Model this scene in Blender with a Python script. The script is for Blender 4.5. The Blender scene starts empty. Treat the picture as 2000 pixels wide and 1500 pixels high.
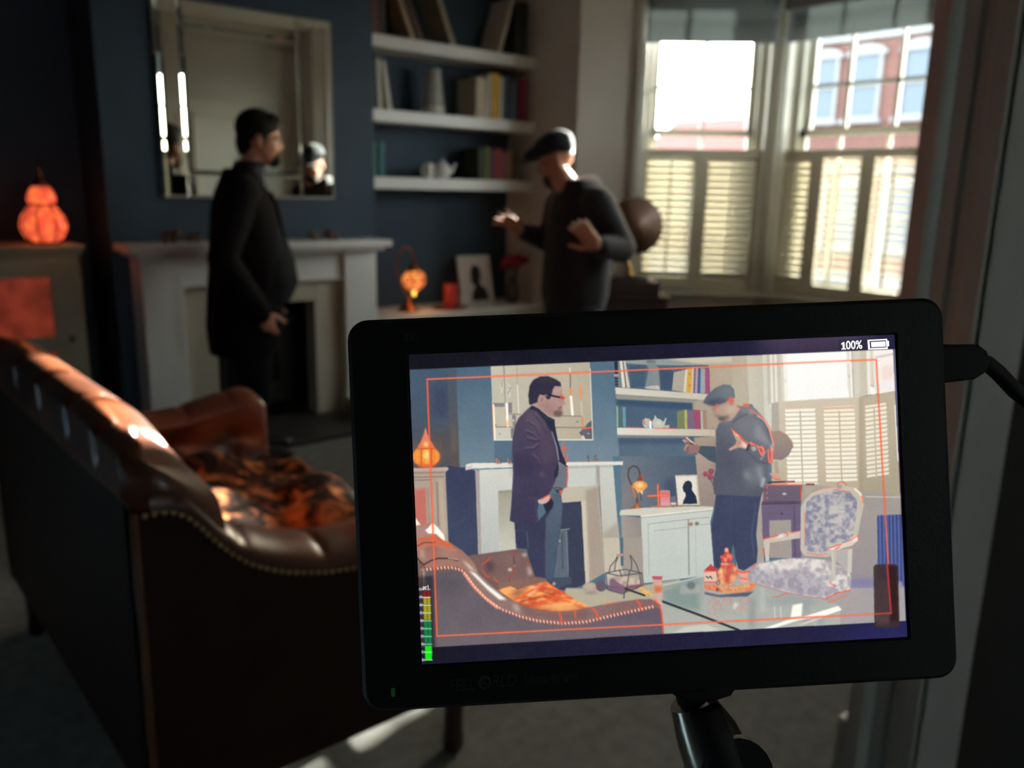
import bpy, bmesh, math, random
import numpy as np
from mathutils import Vector, Matrix, Quaternion

random.seed(4)
PI = math.pi
S = bpy.context.scene
COL = S.collection

# ------------------------------------------------------------------ camera
FPX, CAM_H = 1650.0, 1.40
YAW, PITCH, ROLL = (math.radians(a) for a in (40.6, 13.0, 1.22))
_f = Vector((math.sin(YAW), math.cos(YAW), 0)); _r = Vector((math.cos(YAW), -math.sin(YAW), 0)); _u = Vector((0, 0, 1))
FWD = _f * math.cos(PITCH) - _u * math.sin(PITCH)
_u2 = _u * math.cos(PITCH) + _f * math.sin(PITCH)
RGT = _r * math.cos(ROLL) + _u2 * math.sin(ROLL)
UPV = _u2 * math.cos(ROLL) - _r * math.sin(ROLL)
cam_d = bpy.data.cameras.new('camera')
cam = bpy.data.objects.new('camera', cam_d); COL.objects.link(cam)
cam.matrix_world = Matrix(((RGT.x, UPV.x, -FWD.x, 0), (RGT.y, UPV.y, -FWD.y, 0), (RGT.z, UPV.z, -FWD.z, CAM_H), (0, 0, 0, 1)))
cam_d.sensor_width = 36; cam_d.lens = FPX / 2000 * 36; cam_d.clip_start = 0.02; cam_d.clip_end = 400
cam_d.dof.use_dof = True; cam_d.dof.focus_distance = 0.262; cam_d.dof.aperture_fstop = 14.0
S.camera = cam

# ------------------------------------------------------------------ sky, sun, exposure
SUN_AZ, SUN_EL = math.radians(10), math.radians(15.0)          # azimuth from +X towards +Y
SKY, SUN = 18.0, 85.0
w = bpy.data.worlds.new('sky'); S.world = w; w.use_nodes = True
nt = w.node_tree; nt.nodes.clear()
sky = nt.nodes.new('ShaderNodeTexSky'); sky.sky_type = 'NISHITA'; sky.sun_disc = False
sky.sun_elevation = SUN_EL; sky.sun_rotation = PI / 2 - SUN_AZ; sky.dust_density = 4.0; sky.air_density = 1.0
mixn = nt.nodes.new('ShaderNodeMix'); mixn.data_type = 'RGBA'; mixn.inputs['Factor'].default_value = 0.65
mixn.inputs['B'].default_value = (0.92, 0.97, 1.0, 1)
bgn = nt.nodes.new('ShaderNodeBackground'); bgn.inputs['Strength'].default_value = SKY
out = nt.nodes.new('ShaderNodeOutputWorld')
scl = nt.nodes.new('ShaderNodeVectorMath'); scl.operation = 'SCALE'; scl.inputs['Scale'].default_value = 0.16
nt.links.new(sky.outputs[0], scl.inputs[0]); nt.links.new(scl.outputs[0], mixn.inputs['A'])
nt.links.new(mixn.outputs['Result'], bgn.inputs[0]); nt.links.new(bgn.outputs[0], out.inputs[0])
sl = bpy.data.lights.new('sun', 'SUN'); sl.energy = SUN; sl.color = (1.0, 0.95, 0.88); sl.angle = math.radians(0.6)
so = bpy.data.objects.new('sun', sl); COL.objects.link(so)
sdir = Vector((math.cos(SUN_EL) * math.cos(SUN_AZ), math.cos(SUN_EL) * math.sin(SUN_AZ), math.sin(SUN_EL)))
so.rotation_euler = sdir.to_track_quat('Z', 'Y').to_euler(); so.location = sdir * 30
vs = S.view_settings; vs.view_transform = 'Standard'; vs.look = 'None'; vs.exposure = 0.25; vs.gamma = 1.0; vs.use_curve_mapping = False
S.cycles.use_denoising = True
S.cycles.caustics_reflective = False; S.cycles.caustics_refractive = False
S.cycles.sample_clamp_indirect = 4.0; S.cycles.max_bounces = 8; S.cycles.diffuse_bounces = 5; S.cycles.transparent_max_bounces = 16

# ------------------------------------------------------------------ helpers
def lin(c):
    c = c / 255.0
    return c / 12.92 if c <= 0.04045 else ((c + 0.055) / 1.055) ** 2.4
def rgb(r, g, b): return (lin(r), lin(g), lin(b), 1.0)
def rgbh(h): return rgb(int(h[0:2], 16), int(h[2:4], 16), int(h[4:6], 16))

MATS = {}
def mat(name, col, rough=0.6, metal=0.0, spec=0.5, var=0.0, vscale=8.0, bump=0.0, bscale=60.0, coat=0.0, stretch=(1, 1, 1), emit=None, estr=1.0, trans=0.0, sheen=0.0, col2=None):
    if name in MATS: return MATS[name]
    m = bpy.data.materials.new(name); m.use_nodes = True
    n = m.node_tree; b = n.nodes['Principled BSDF']
    b.inputs['Base Color'].default_value = col; b.inputs['Roughness'].default_value = rough
    b.inputs['Metallic'].default_value = metal; b.inputs['Specular IOR Level'].default_value = spec
    b.inputs['Coat Weight'].default_value = coat; b.inputs['Coat Roughness'].default_value = 0.15
    b.inputs['Transmission Weight'].default_value = trans
    b.inputs['Sheen Weight'].default_value = sheen
    if emit:
        b.inputs['Emission Color'].default_value = emit; b.inputs['Emission Strength'].default_value = estr
    if var or bump or col2:
        tc = n.nodes.new('ShaderNodeTexCoord'); mp = n.nodes.new('ShaderNodeMapping'); mp.inputs['Scale'].default_value = stretch
        n.links.new(tc.outputs['Object'], mp.inputs['Vector'])
    if var or col2:
        ns = n.nodes.new('ShaderNodeTexNoise'); ns.inputs['Scale'].default_value = vscale; ns.inputs['Detail'].default_value = 5
        n.links.new(mp.outputs[0], ns.inputs['Vector'])
        cr = n.nodes.new('ShaderNodeValToRGB'); cr.color_ramp.elements[0].position = 0.3; cr.color_ramp.elements[1].position = 0.7
        if col2: c0, c1 = col, col2
        else: c0, c1 = tuple(max(0, x * (1 - var)) for x in col[:3]) + (1,), tuple(min(1, x * (1 + var)) for x in col[:3]) + (1,)
        cr.color_ramp.elements[0].color = c0; cr.color_ramp.elements[1].color = c1
        n.links.new(ns.outputs['Fac'], cr.inputs[0]); n.links.new(cr.outputs[0], b.inputs['Base Color'])
    if bump:
        n2 = n.nodes.new('ShaderNodeTexNoise'); n2.inputs['Scale'].default_value = bscale; n2.inputs['Detail'].default_value = 4
        n.links.new(mp.outputs[0], n2.inputs['Vector'])
        bp = n.nodes.new('ShaderNodeBump'); bp.inputs['Strength'].default_value = bump; bp.inputs['Distance'].default_value = 0.01
        n.links.new(n2.outputs['Fac'], bp.inputs['Height']); n.links.new(bp.outputs[0], b.inputs['Normal'])
    MATS[name] = m
    return m

class MB:
    """collects shapes in world space and links them as one mesh object"""
    def __init__(s): s.v = []; s.f = []
    def add(s, v, f):
        o = len(s.v); s.v += [tuple(p) for p in v]; s.f += [tuple(i + o for i in q) for q in f]; return s
    def box(s, x0, x1, y0, y1, z0, z1):
        v = [(x, y, z) for x in (x0, x1) for y in (y0, y1) for z in (z0, z1)]
        return s.add(v, [(0, 1, 3, 2), (4, 6, 7, 5), (0, 4, 5, 1), (2, 3, 7, 6), (0, 2, 6, 4), (1, 5, 7, 3)])
    def obox(s, o, ax, ay, az, x0, x1, y0, y1, z0, z1):
        o, ax, ay, az = Vector(o), Vector(ax), Vector(ay), Vector(az)
        v = [o + ax * x + ay * y + az * z for x in (x0, x1) for y in (y0, y1) for z in (z0, z1)]
        return s.add(v, [(0, 1, 3, 2), (4, 6, 7, 5), (0, 4, 5, 1), (2, 3, 7, 6), (0, 2, 6, 4), (1, 5, 7, 3)])
    def prism(s, pts, fn0, fn1):
        n = len(pts); v = [fn0(p) for p in pts] + [fn1(p) for p in pts]
        f = [tuple(range(n))[::-1], tuple(range(n, 2 * n))] + [(i, (i + 1) % n, n + (i + 1) % n, n + i) for i in range(n)]
        return s.add(v, f)
    def lathe(s, prof, c, n=24, ax=(0, 0, 1), sq=1.0):
        ax = Vector(ax).normalized(); t = Vector((1, 0, 0)) if abs(ax.x) < 0.9 else Vector((0, 1, 0))
        a = (t - ax * t.dot(ax)).normalized(); b = ax.cross(a); c = Vector(c); v = []
        for r, h in prof:
            for k in range(n):
                q = 2 * PI * k / n; v.append(c + ax * h + a * (r * math.cos(q)) + b * (r * math.sin(q) * sq))
        f = []
        for i in range(len(prof) - 1):
            for k in range(n):
                f.append((i * n + k, i * n + (k + 1) % n, (i + 1) * n + (k + 1) % n, (i + 1) * n + k))
        if prof[0][0] > 1e-5: f.append(tuple(range(n))[::-1])
        if prof[-1][0] > 1e-5: f.append(tuple(range((len(prof) - 1) * n, len(prof) * n)))
        return s.add(v, f)
    def tube(s, pts, rad, n=10, flat=1.0, up=(0, 0, 1), caps=True):
        pts = [Vector(p) for p in pts]; m = len(pts)
        rs = rad if isinstance(rad, (list, tuple)) else [rad] * m
        v = []; prev = Vector(up)
        for i, p in enumerate(pts):
            t = (pts[min(i + 1, m - 1)] - pts[max(i - 1, 0)]).normalized()
            a = prev - t * prev.dot(t)
            if a.length < 1e-4: a = Vector((1, 0, 0)) - t * t.x
            if a.length < 1e-4: a = Vector((0, 1, 0)) - t * t.y
            a.normalize(); b = t.cross(a); prev = a
            for k in range(n):
                q = 2 * PI * k / n
                v.append(p + a * (rs[i] * flat * math.cos(q)) + b * (rs[i] * math.sin(q)))
        f = [(i * n + k, i * n + (k + 1) % n, (i + 1) * n + (k + 1) % n, (i + 1) * n + k) for i in range(m - 1) for k in range(n)]
        if caps: f += [tuple(range(n))[::-1], tuple(range((m - 1) * n, m * n))]
        return s.add(v, f)
    def ell(s, c, r, rot=None, n=16, m=10):
        c = Vector(c); R = rot if rot is not None else Matrix.Identity(3); v = []
        for i in range(1, m):
            th = PI * i / m
            for k in range(n):
                q = 2 * PI * k / n
                v.append(c + R @ Vector((r[0] * math.sin(th) * math.cos(q), r[1] * math.sin(th) * math.sin(q), r[2] * math.cos(th))))
        top, bot = len(v), len(v) + 1
        v += [c + R @ Vector((0, 0, r[2])), c + R @ Vector((0, 0, -r[2]))]
        f = [(i * n + k, (i + 1) * n + k, (i + 1) * n + (k + 1) % n, i * n + (k + 1) % n) for i in range(m - 2) for k in range(n)]
        f += [(top, k, (k + 1) % n) for k in range(n)] + [(bot, (m - 2) * n + (k + 1) % n, (m - 2) * n + k) for k in range(n)]
        return s.add(v, f)
    def cap(s, p0, r0, p1, r1, n=12, flat=1.0, up=(0, 0, 1)):
        """tapered limb with rounded ends"""
        p0, p1 = Vector(p0), Vector(p1); d = p1 - p0; L = d.length; d.normalize(); P = []; Rr = []
        for a in (85, 60, 30, 0): P.append(p0 - d * r0 * math.sin(math.radians(a))); Rr.append(max(1e-4, r0 * math.cos(math.radians(a))))
        for a in (0, 30, 60, 85): P.append(p1 + d * r1 * math.sin(math.radians(a))); Rr.append(max(1e-4, r1 * math.cos(math.radians(a))))
        return s.tube(P, Rr, n, flat, up)
    def loft(s, rings):
        """rings: list of equal-length closed loops"""
        n = len(rings[0]); v = [p for r in rings for p in r]
        f = [(i * n + k, i * n + (k + 1) % n, (i + 1) * n + (k + 1) % n, (i + 1) * n + k) for i in range(len(rings) - 1) for k in range(n)]
        f += [tuple(range(n))[::-1], tuple(range((len(rings) - 1) * n, len(rings) * n))]
        return s.add(v, f)
    def grid(s, fn, nu, nv, cu=False):
        """fn(u,v) for u,v in 0..1"""
        v = [fn(i / (nu if cu else nu - 1), j / (nv - 1)) for i in range(nu) for j in range(nv)]
        f = [(i * nv + j, ((i + 1) % nu) * nv + j, ((i + 1) % nu) * nv + j + 1, i * nv + j + 1) for i in range(nu if cu else nu - 1) for j in range(nv - 1)]
        return s.add(v, f)
    def mesh(s, name, o=(0, 0, 0), smooth=False, ang=None):
        me = bpy.data.meshes.new(name); o = Vector(o)
        me.from_pydata([Vector(p) - o for p in s.v], [], s.f)
        bm = bmesh.new(); bm.from_mesh(me); bmesh.ops.recalc_face_normals(bm, faces=bm.faces)
        if ang is not None:
            for e in bm.edges:
                e.smooth = e.calc_face_angle(0) < math.radians(ang)
        bm.to_mesh(me); bm.free()
        if smooth or ang is not None: me.polygons.foreach_set('use_smooth', [True] * len(me.polygons))
        return me
    def build(s, name, m, parent=None, smooth=False, bevel=0.0, ang=None, at=None, seg=2):
        base = parent_origin(parent) if parent is not None else Vector(at or (0, 0, 0))
        me = s.mesh(name, base, smooth, ang); me.materials.append(m)
        o = bpy.data.objects.new(name, me); COL.objects.link(o)
        if parent is not None:
            o.parent = parent
        else: o.location = base
        if bevel:
            b = o.modifiers.new('bevel', 'BEVEL'); b.width = bevel; b.segments = seg; b.limit_method = 'ANGLE'; b.angle_limit = math.radians(40)
            o.data.polygons.foreach_set('use_smooth', [True] * len(o.data.polygons))
            wn = o.modifiers.new('wn', 'WEIGHTED_NORMAL'); wn.keep_sharp = True
        return o

def parent_origin(p):
    o = Vector(p.location)
    while p.parent is not None:
        p = p.parent; o = o + Vector(p.location)
    return o
def thing(name, label, cat, loc=(0, 0, 0), group=None):
    o = bpy.data.objects.new(name, None); COL.objects.link(o); o.location = loc; o.empty_display_size = 0.05
    return tag(o, label, cat, group)
def tag(o, label, cat, group=None, kind=None):
    o['label'] = label; o['category'] = cat
    if group: o['group'] = group
    if kind: o['kind'] = kind
    return o
def struct(o): o['kind'] = 'structure'; return o
def twin(src, parent, off=(0, 0, 0), name=None):
    """a copy of a part (shared mesh) shifted by off"""
    c = src.copy(); COL.objects.link(c); c.parent = parent; c.location = Vector(src.location) + Vector(off)
    return c
def bake(o):
    """apply modifiers into the mesh"""
    dg = bpy.context.evaluated_depsgraph_get(); ev = o.evaluated_get(dg)
    me = bpy.data.meshes.new_from_object(ev); o.modifiers.clear(); old = o.data; o.data = me; bpy.data.meshes.remove(old)
    return o

# ------------------------------------------------------------------ materials of the room
M_BLUE = mat('petrol_blue_paint', rgb(40, 60, 76), 0.7, var=0.08, vscale=3, bump=0.05, bscale=90)
M_WHITE = mat('white_gloss_paint', rgb(222, 222, 216), 0.45, var=0.03, vscale=4)
M_CREAM = mat('cream_wall_paint', rgb(204, 201, 193), 0.75, var=0.05, vscale=2.5, bump=0.05, bscale=120)
M_TRIM = mat('stone_trim_paint', rgb(188, 192, 180), 0.5, var=0.04, vscale=3)
M_CEIL = mat('ceiling_paint', rgb(225, 223, 216), 0.8)
M_CARPET = mat('taupe_carpet', rgb(142, 141, 135), 0.95, var=0.16, vscale=22, bump=0.7, bscale=420, spec=0.1)
# ================================================================== the room
PX = 0.15
fl = MB()
fl.add([(-1.0, -3.2, 0), (2.6, -3.2, 0), (4.5, -3.2, 0), (4.5, 1.3, 0), (5.4, 2.2, 0), (5.4, 3.5, 0), (4.5, 4.4, 0), (4.5, 5.3, 0), (-1.0, 5.3, 0),
        (-1.0, -3.2, -.1), (2.6, -3.2, -.1), (4.5, -3.2, -.1), (4.5, 1.3, -.1), (5.4, 2.2, -.1), (5.4, 3.5, -.1), (4.5, 4.4, -.1), (4.5, 5.3, -.1), (-1.0, 5.3, -.1)],
       [tuple(range(9)), tuple(range(9, 18))[::-1]] + [(i, i + 9, (i + 1) % 9 + 9, (i + 1) % 9) for i in range(9)])
struct(fl.build('floor', M_CARPET))
CH = 2.9
struct(MB().box(-1.0, 5.6, -3.2, 5.4, CH, CH + .1).build('ceiling', M_CEIL))
# back wall: two alcoves and the chimney breast between them
struct(MB().box(-1.0, 4.28 + PX, 5.1, 5.1 + PX, 0, CH).build('wall_back', M_BLUE))
cb = MB().box(1.28, 1.64, 4.7, 5.1, 0, CH).box(2.46, 2.86, 4.7, 5.1, 0, CH).box(1.64, 2.46, 4.7, 5.1, .80, CH)
struct(cb.build('wall_chimney', M_BLUE))
fbk = MB().box(1.64, 2.46, 5.08, 5.1, 0, .8)
struct(fbk.build('wall_firebox', mat('soot_brick', rgb(26, 24, 23), .95, var=.3, vscale=20)))
struct(MB().box(-1.0 - PX, -1.0, -3.2, 5.4, 0, CH).build('wall_left', M_BLUE))
rw = MB().box(-1.0, 1.25, -3.2 - PX, -3.2, 0, CH).box(1.70, 4.5, -3.2 - PX, -3.2, 0, CH).box(1.25, 1.70, -3.2 - PX, -3.2, 0, 1.2).box(1.25, 1.70, -3.2 - PX, -3.2, 2.1, CH)
struct(rw.build('wall_rear', M_CREAM))
# right wall beyond the bay, and the short piece before it
struct(MB().box(4.28, 4.28 + PX, 4.19, 5.1, 0, CH).build('wall_right', M_CREAM))
struct(MB().box(4.28, 4.28 + PX, .80, 1.45, 0, CH).build('wall_right_near', M_CREAM))
# wall between the two rooms: the pier beside the opening
XJ, YF, YN = 1.75, 0.79, 0.664
dv = MB().box(XJ + .06, 4.28, YN, YF + .05, 0, CH).box(-1.0, XJ + .06, YN, YF + .05, 2.62, CH)
struct(dv.build('wall_divider', M_CREAM))
# moulded architrave round the opening (nearest vertical strip at the right)
ar = MB()
prof = [(0, 0), (0, .028), (.012, .034), (.022, .028), (.03, .016), (.058, .016), (.066, .006), (.085, .006), (.094, .018), (.126, .018), (.126, -.02), (0, -.02)]
def arch(z): return lambda p: (XJ + .06 - .02 - p[1] - .02 + .02, YF - p[0], z)
ar.prism(prof, lambda p: (XJ + .03 - p[1], YF - p[0], 0), lambda p: (XJ + .03 - p[1], YF - p[0], 2.62))
struct(ar.build('trim_1', M_TRIM, ang=30))
jb = MB().box(XJ + .03, XJ + .06, YN, YF, 0, 2.62)
struct(jb.build('trim_2', M_TRIM))
# near room: its right wall comes towards the camera
struct(MB().box(2.045, 2.20, -3.2, YN, 0, CH).build('wall_right_rear', mat('shaded_wall_paint', rgb(92, 88, 80), .8)))  # shade on this wall is put into its darker base colour
# panelling on the far side of the divider, seen in the mirror
M_PANEL = mat('pale_panelling_paint', rgb(200, 196, 180), .5)
pn = MB()
for x0 in (1.95, 2.55, 3.15, 3.75):
    for z0, z1 in ((.2, .85), (1.0, 2.05)):
        x1 = x0 + .48
        for a in ((x0, x1, z0, z0 + .03), (x0, x1, z1 - .03, z1), (x0, x0 + .03, z0, z1), (x1 - .03, x1, z0, z1)):
            pn.box(a[0], a[1], YF + .05, YF + .075, a[2], a[3])
pn.box(XJ + .06, 4.28, YF + .05, YF + .085, 2.2, 2.26).box(XJ + .06, 4.28, YF + .05, YF + .08, .9, .95).box(XJ + .06, 4.28, YF + .05, YF + .075, 0, .16)
pn.box(XJ + .06, 4.28, YF + .05, YF + .14, CH - .14, CH).box(XJ + .06, 4.28, YF + .05, YF + .19, CH - .06, CH)
struct(pn.build('trim_3', M_PANEL, bevel=.006))
# cornice and skirting
co = MB()
for a in ((2.86, 4.28, 5.02, 5.1), (-1, 1.28, 5.02, 5.1), (1.28, 2.86, 4.62, 4.7)): co.box(a[0], a[1], a[2], a[3], CH - .14, CH)
co.box(4.20, 4.28, 4.19, 5.1, CH - .14, CH)
struct(co.build('trim_4', M_CEIL, bevel=.02))
bb = MB().box(-1, 1.28, 5.08, 5.1, 0, .16).box(2.84, 2.86, 4.7, 5.1, 0, .16).box(4.26, 4.28, 4.19, 5.1, 0, .16)
struct(bb.build('baseboard_back', M_WHITE, bevel=.004))

# ------------------------------------------------------------------ bay window
P0 = Vector((4.28, 4.19, 0)); D1 = Vector((.70711, -.70711, 0)); P1 = P0 + D1 * 1.212      # (5.137, 3.333)
D2 = Vector((0, -1, 0)); P2 = P1 + D2 * 1.06
D3 = Vector((-.70711, -.70711, 0))
UZ = Vector((0, 0, 1))
M_FRAME = mat('window_gloss_white', rgb(178, 177, 166), .35)
M_SHUT = mat('shutter_cream_paint', rgb(186, 181, 164), .45, var=.03, vscale=5)
def glass_mat():
    m = bpy.data.materials.new('window_glass'); m.use_nodes = True; n = m.node_tree; n.nodes.clear()
    o = n.nodes.new('ShaderNodeOutputMaterial'); t = n.nodes.new('ShaderNodeBsdfTransparent'); g = n.nodes.new('ShaderNodeBsdfGlossy')
    g.inputs['Roughness'].default_value = .02; t.inputs['Color'].default_value = (.93, .95, .94, 1)
    mx = n.nodes.new('ShaderNodeMixShader'); lw = n.nodes.new('ShaderNodeLayerWeight'); lw.inputs['Blend'].default_value = .5
    pw = n.nodes.new('ShaderNodeMath'); pw.operation = 'POWER'; pw.inputs[1].default_value = 5; fr = n.nodes.new('ShaderNodeMath'); fr.operation = 'MULTIPLY_ADD'; fr.inputs[1].default_value = .8; fr.inputs[2].default_value = .03
    n.links.new(lw.outputs['Facing'], pw.inputs[0]); n.links.new(pw.outputs[0], fr.inputs[0])
    n.links.new(fr.outputs[0], mx.inputs[0]); n.links.new(t.outputs[0], mx.inputs[1]); n.links.new(g.outputs[0], mx.inputs[2]); n.links.new(mx.outputs[0], o.inputs[0])
    return m
M_GLASS = glass_mat()
def fabric_mat():
    m = bpy.data.materials.new('roman_blind_fabric'); m.use_nodes = True; n = m.node_tree; b = n.nodes['Principled BSDF']
    b.inputs['Base Color'].default_value = rgb(96, 102, 104); b.inputs['Roughness'].default_value = .9
    t = n.nodes.new('ShaderNodeBsdfTranslucent'); t.inputs['Color'].default_value = rgb(150, 158, 158)
    mx = n.nodes.new('ShaderNodeMixShader'); mx.inputs[0].default_value = .22
    n.links.new(b.outputs[0], mx.inputs[1]); n.links.new(t.outputs[0], mx.inputs[2]); n.links.new(mx.outputs[0], n.nodes['Material Output'].inputs[0])
    return m
M_BLIND = fabric_mat()
ZS, ZH, ZT = .74, 1.69, 2.72         # sill, shutter top, head of the opening

def bay_facet(n, O, D, L, a, b, blind_label, panels, muntins, tilt, cap0=.0, cap1=.0):
    """wall pieces, sash window, shutters and blind for one side of the bay; a..b is the opening along D"""
    N = Vector((-D.y, D.x, 0))                       # outward
    if N.dot(Vector((1, 0, 0))) < 0 and n != 3: N = -N
    if n == 3: N = Vector((.70711, -.70711, 0))
    w = MB()
    w.obox(O, D, N, UZ, -cap0, a, 0, .22, 0, CH); w.obox(O, D, N, UZ, b, L + cap1, 0, .22, 0, CH)
    w.obox(O, D, N, UZ, a, b, 0, .22, 0, ZS); w.obox(O, D, N, UZ, a, b, 0, .22, ZT, CH)
    struct(w.build('wall_bay_%d' % n, M_CREAM))
    win = thing('window_%d' % n, 'bay window', 'window', O + D * ((a + b) / 2) + UZ * ZS); struct(win); del win['category']; del win['label']
    f = MB()
    for x0, x1, z0, z1 in ((a, a + .05, ZS, ZT), (b - .05, b, ZS, ZT), (a, b, ZT - .05, ZT), (a, b, ZS, ZS + .05)):
        f.obox(O, D, N, UZ, x0, x1, .07, .2, z0, z1)
    f.build('window_frame', M_FRAME, win, bevel=.004)
    # architrave on the room side
    t = MB()
    for x0, x1, z0, z1 in ((a - .085, a, ZS - .02, ZT + .085), (b, b + .085, ZS - .02, ZT + .085), (a, b, ZT, ZT + .085)):
        t.obox(O, D, N, UZ, x0, x1, -.03, .0, z0, z1); t.obox(O, D, N, UZ, x0 + .02 * (x1 - x0 < .1), x1 - .02 * (x1 - x0 < .1), -.042, -.03, z0, z1)
    t.build('architrave', M_FRAME, win, bevel=.005)
    MB().obox(O, D, N, UZ, a - .08, b + .08, -.10, .07, ZS - .035, ZS).build('window_sill', M_FRAME, win, bevel=.006)
    zm = 1.80
    for nm, z0, z1, y0 in (('sash', zm - .02, ZT - .05, .14), ('sash', ZS + .05, zm + .02, .10)):
        s = MB(); x0, x1 = a + .05, b - .05
        for q in ((x0, x0 + .045, z0, z1), (x1 - .045, x1, z0, z1), (x0, x1, z0, z0 + .045), (x0, x1, z1 - .045, z1)):
            s.obox(O, D, N, UZ, q[0], q[1], y0, y0 + .035, q[2], q[3])
        for mx_ in muntins: s.obox(O, D, N, UZ, mx_ - .011, mx_ + .011, y0 + .004, y0 + .03, z0, z1)
        if y0 > .12: s.obox(O, D, N, UZ, x0, x1, y0 + .004, y0 + .03, 2.085, 2.107)
        so_ = s.build(nm, M_FRAME, win)
        xs = [x0 + .045] + [q for q in muntins] + [x1 - .045]
        zs = [z0 + .045] + ([2.096] if y0 > .12 else []) + [z1 - .045]
        for i in range(len(xs) - 1):
            for j in range(len(zs) - 1):
                g = MB().obox(O, D, N, UZ, xs[i], xs[i + 1], y0 + .015, y0 + .019, zs[j], zs[j + 1])
                g.build('pane', M_GLASS, so_)
    # light portal for the sky at the opening
    # plantation shutters across the lower half, on the room side of the sill
    sh = []
    for k, (p0, p1) in enumerate(panels):
        root = thing('window_shutter', 'shutter', 'shutter', O + D * ((p0 + p1) / 2) + UZ * ZS, 'cafe shutters across the bay window')
        sf = MB(); st = .048
        for q in ((p0, p0 + st, ZS, ZH), (p1 - st, p1, ZS, ZH), (p0 + st, p1 - st, ZH - .06, ZH), (p0 + st, p1 - st, ZS, ZS + .08)):
            sf.obox(O, D, N, UZ, q[0], q[1], .02, .05, q[2], q[3])
        sf.build('shutter_frame', M_SHUT, root, bevel=.003)
        MB().obox(O, D, N, UZ, (p0 + p1) / 2 - .006, (p0 + p1) / 2 + .006, -.012, .0, ZS + .1, ZH - .08).build('tilt_rod', M_SHUT, root)
        z = ZS + .08 + .0225; src = None; tl = tilt[k]
        while z < ZH - .06 - .015:
            ay = N * math.cos(tl) - UZ * math.sin(tl); az = UZ * math.cos(tl) + N * math.sin(tl); c = O + D * 0 + N * .035 + UZ * z
            if src is None:
                prof = [(-.027, 0), (-.016, .0038), (0, .005), (.016, .0038), (.027, 0), (.016, -.0038), (0, -.005), (-.016, -.0038)]
                m_ = MB().prism(prof, lambda p: c + D * (p0 + st) + ay * p[0] + az * p[1], lambda p: c + D * (p1 - st) + ay * p[0] + az * p[1])
                src = m_.build('slat', M_SHUT, root, ang=50); z0_ = z
            else: twin(src, root, (0, 0, z - z0_))
            z += .0450
        sh.append(root)
    # roman blind, drawn most of the way up
    bl = thing('roman_blind', blind_label, 'blind', O + D * ((a + b) / 2) + UZ * 2.35)
    ba, bb_ = max(a - .02, .05), min(b + .02, L - .05)
    def fab(u, v):
        z = 2.35 + .43 * v; y = -.055 - .018 * abs(math.sin(v * PI * 3.0)) - .006 * math.sin(u * 9)
        return O + D * (ba + (bb_ - ba) * u) + N * y + UZ * z
    g = MB().grid(fab, 24, 25)
    bo = g.build('blind_fabric', M_BLIND, bl, smooth=True); so2 = bo.modifiers.new('t', 'SOLIDIFY'); so2.thickness = .004
    MB().obox(O, D, N, UZ, ba, bb_, -.10, -.03, 2.78, 2.82).build('head_rail', M_FRAME, bl, bevel=.004)
    return sh
s1 = bay_facet(1, P0, D1, 1.212, .33, 1.13, 'grey roman blind over the left bay window with white sky below', [(.32, .735), (.735, 1.14)], [.735], [math.radians(52), math.radians(58)], cap0=.12, cap1=.02)
s2 = bay_facet(2, P1, D2, 1.06, .06, 1.0, 'dark roman blind over the right bay window showing brick houses', [(.03, .30), (.30, .645), (.645, 1.02)], [.06 + .335, .06 + .66], [math.radians(55), math.radians(24), math.radians(20)], cap0=.02, cap1=.02)
s3 = bay_facet(3, P2, D3, 1.212, .12, .95, 'roman blind over the hidden near bay window', [(.12, .535), (.535, .95)], [.535], [math.radians(60), math.radians(60)], cap0=.02, cap1=.12)
for o_, l_ in zip(s1 + s2, ('cream louvred shutter panel under white sky, nearest the gramophone', 'cream louvred shutter panel under white sky, beside the corner post',
                            'narrow cream shutter panel with nearly closed slats, right of corner post', 'cream shutter panel with open bright slats, middle of right window',
                            'cream shutter panel with open slats at far right of bay')): o_['label'] = l_
for o_, l_ in zip(s3, ('closed shutter panel on the hidden near side of bay, far half', 'closed shutter panel on the hidden near side of bay, near half')): o_['label'] = l_
# corner posts of the bay
pst = MB(); pst.lathe([(.05, 0), (.05, CH)], P1 + Vector((-.02, .0, 0)), 8)
struct(pst.build('trim_5', M_FRAME, ang=20))
# dark pelmet board along the head of the right bay window
pm = MB().obox(P1, D2, Vector((1, 0, 0)), UZ, 0.07, .99, -.16, -.105, 2.62, 2.70).obox(P1, D2, Vector((1, 0, 0)), UZ, 0.07, .99, -.14, -.105, 2.53, 2.62)
struct(pm.build('trim_6', mat('dark_pelmet', rgb(70, 72, 72), .6), bevel=.006))
rwn = thing('window_4', 'x', 'x', (1.47, -3.25, 1.2)); struct(rwn); del rwn['category']; del rwn['label']  # added window behind the camera, unseen, lets fill light onto pier and bezel
fr_ = MB()
for q in ((1.25, 1.29, 1.2, 2.1), (1.66, 1.70, 1.2, 2.1), (1.29, 1.66, 1.2, 1.24), (1.29, 1.66, 2.06, 2.1), (1.29, 1.66, 1.63, 1.67)): fr_.box(q[0], q[1], -3.3, -3.24, q[2], q[3])
fr_.build('window_frame', M_FRAME, rwn)
for z0, z1 in ((1.24, 1.63), (1.67, 2.06)): MB().box(1.29, 1.66, -3.275, -3.27, z0, z1).build('pane', M_GLASS, rwn)
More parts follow.
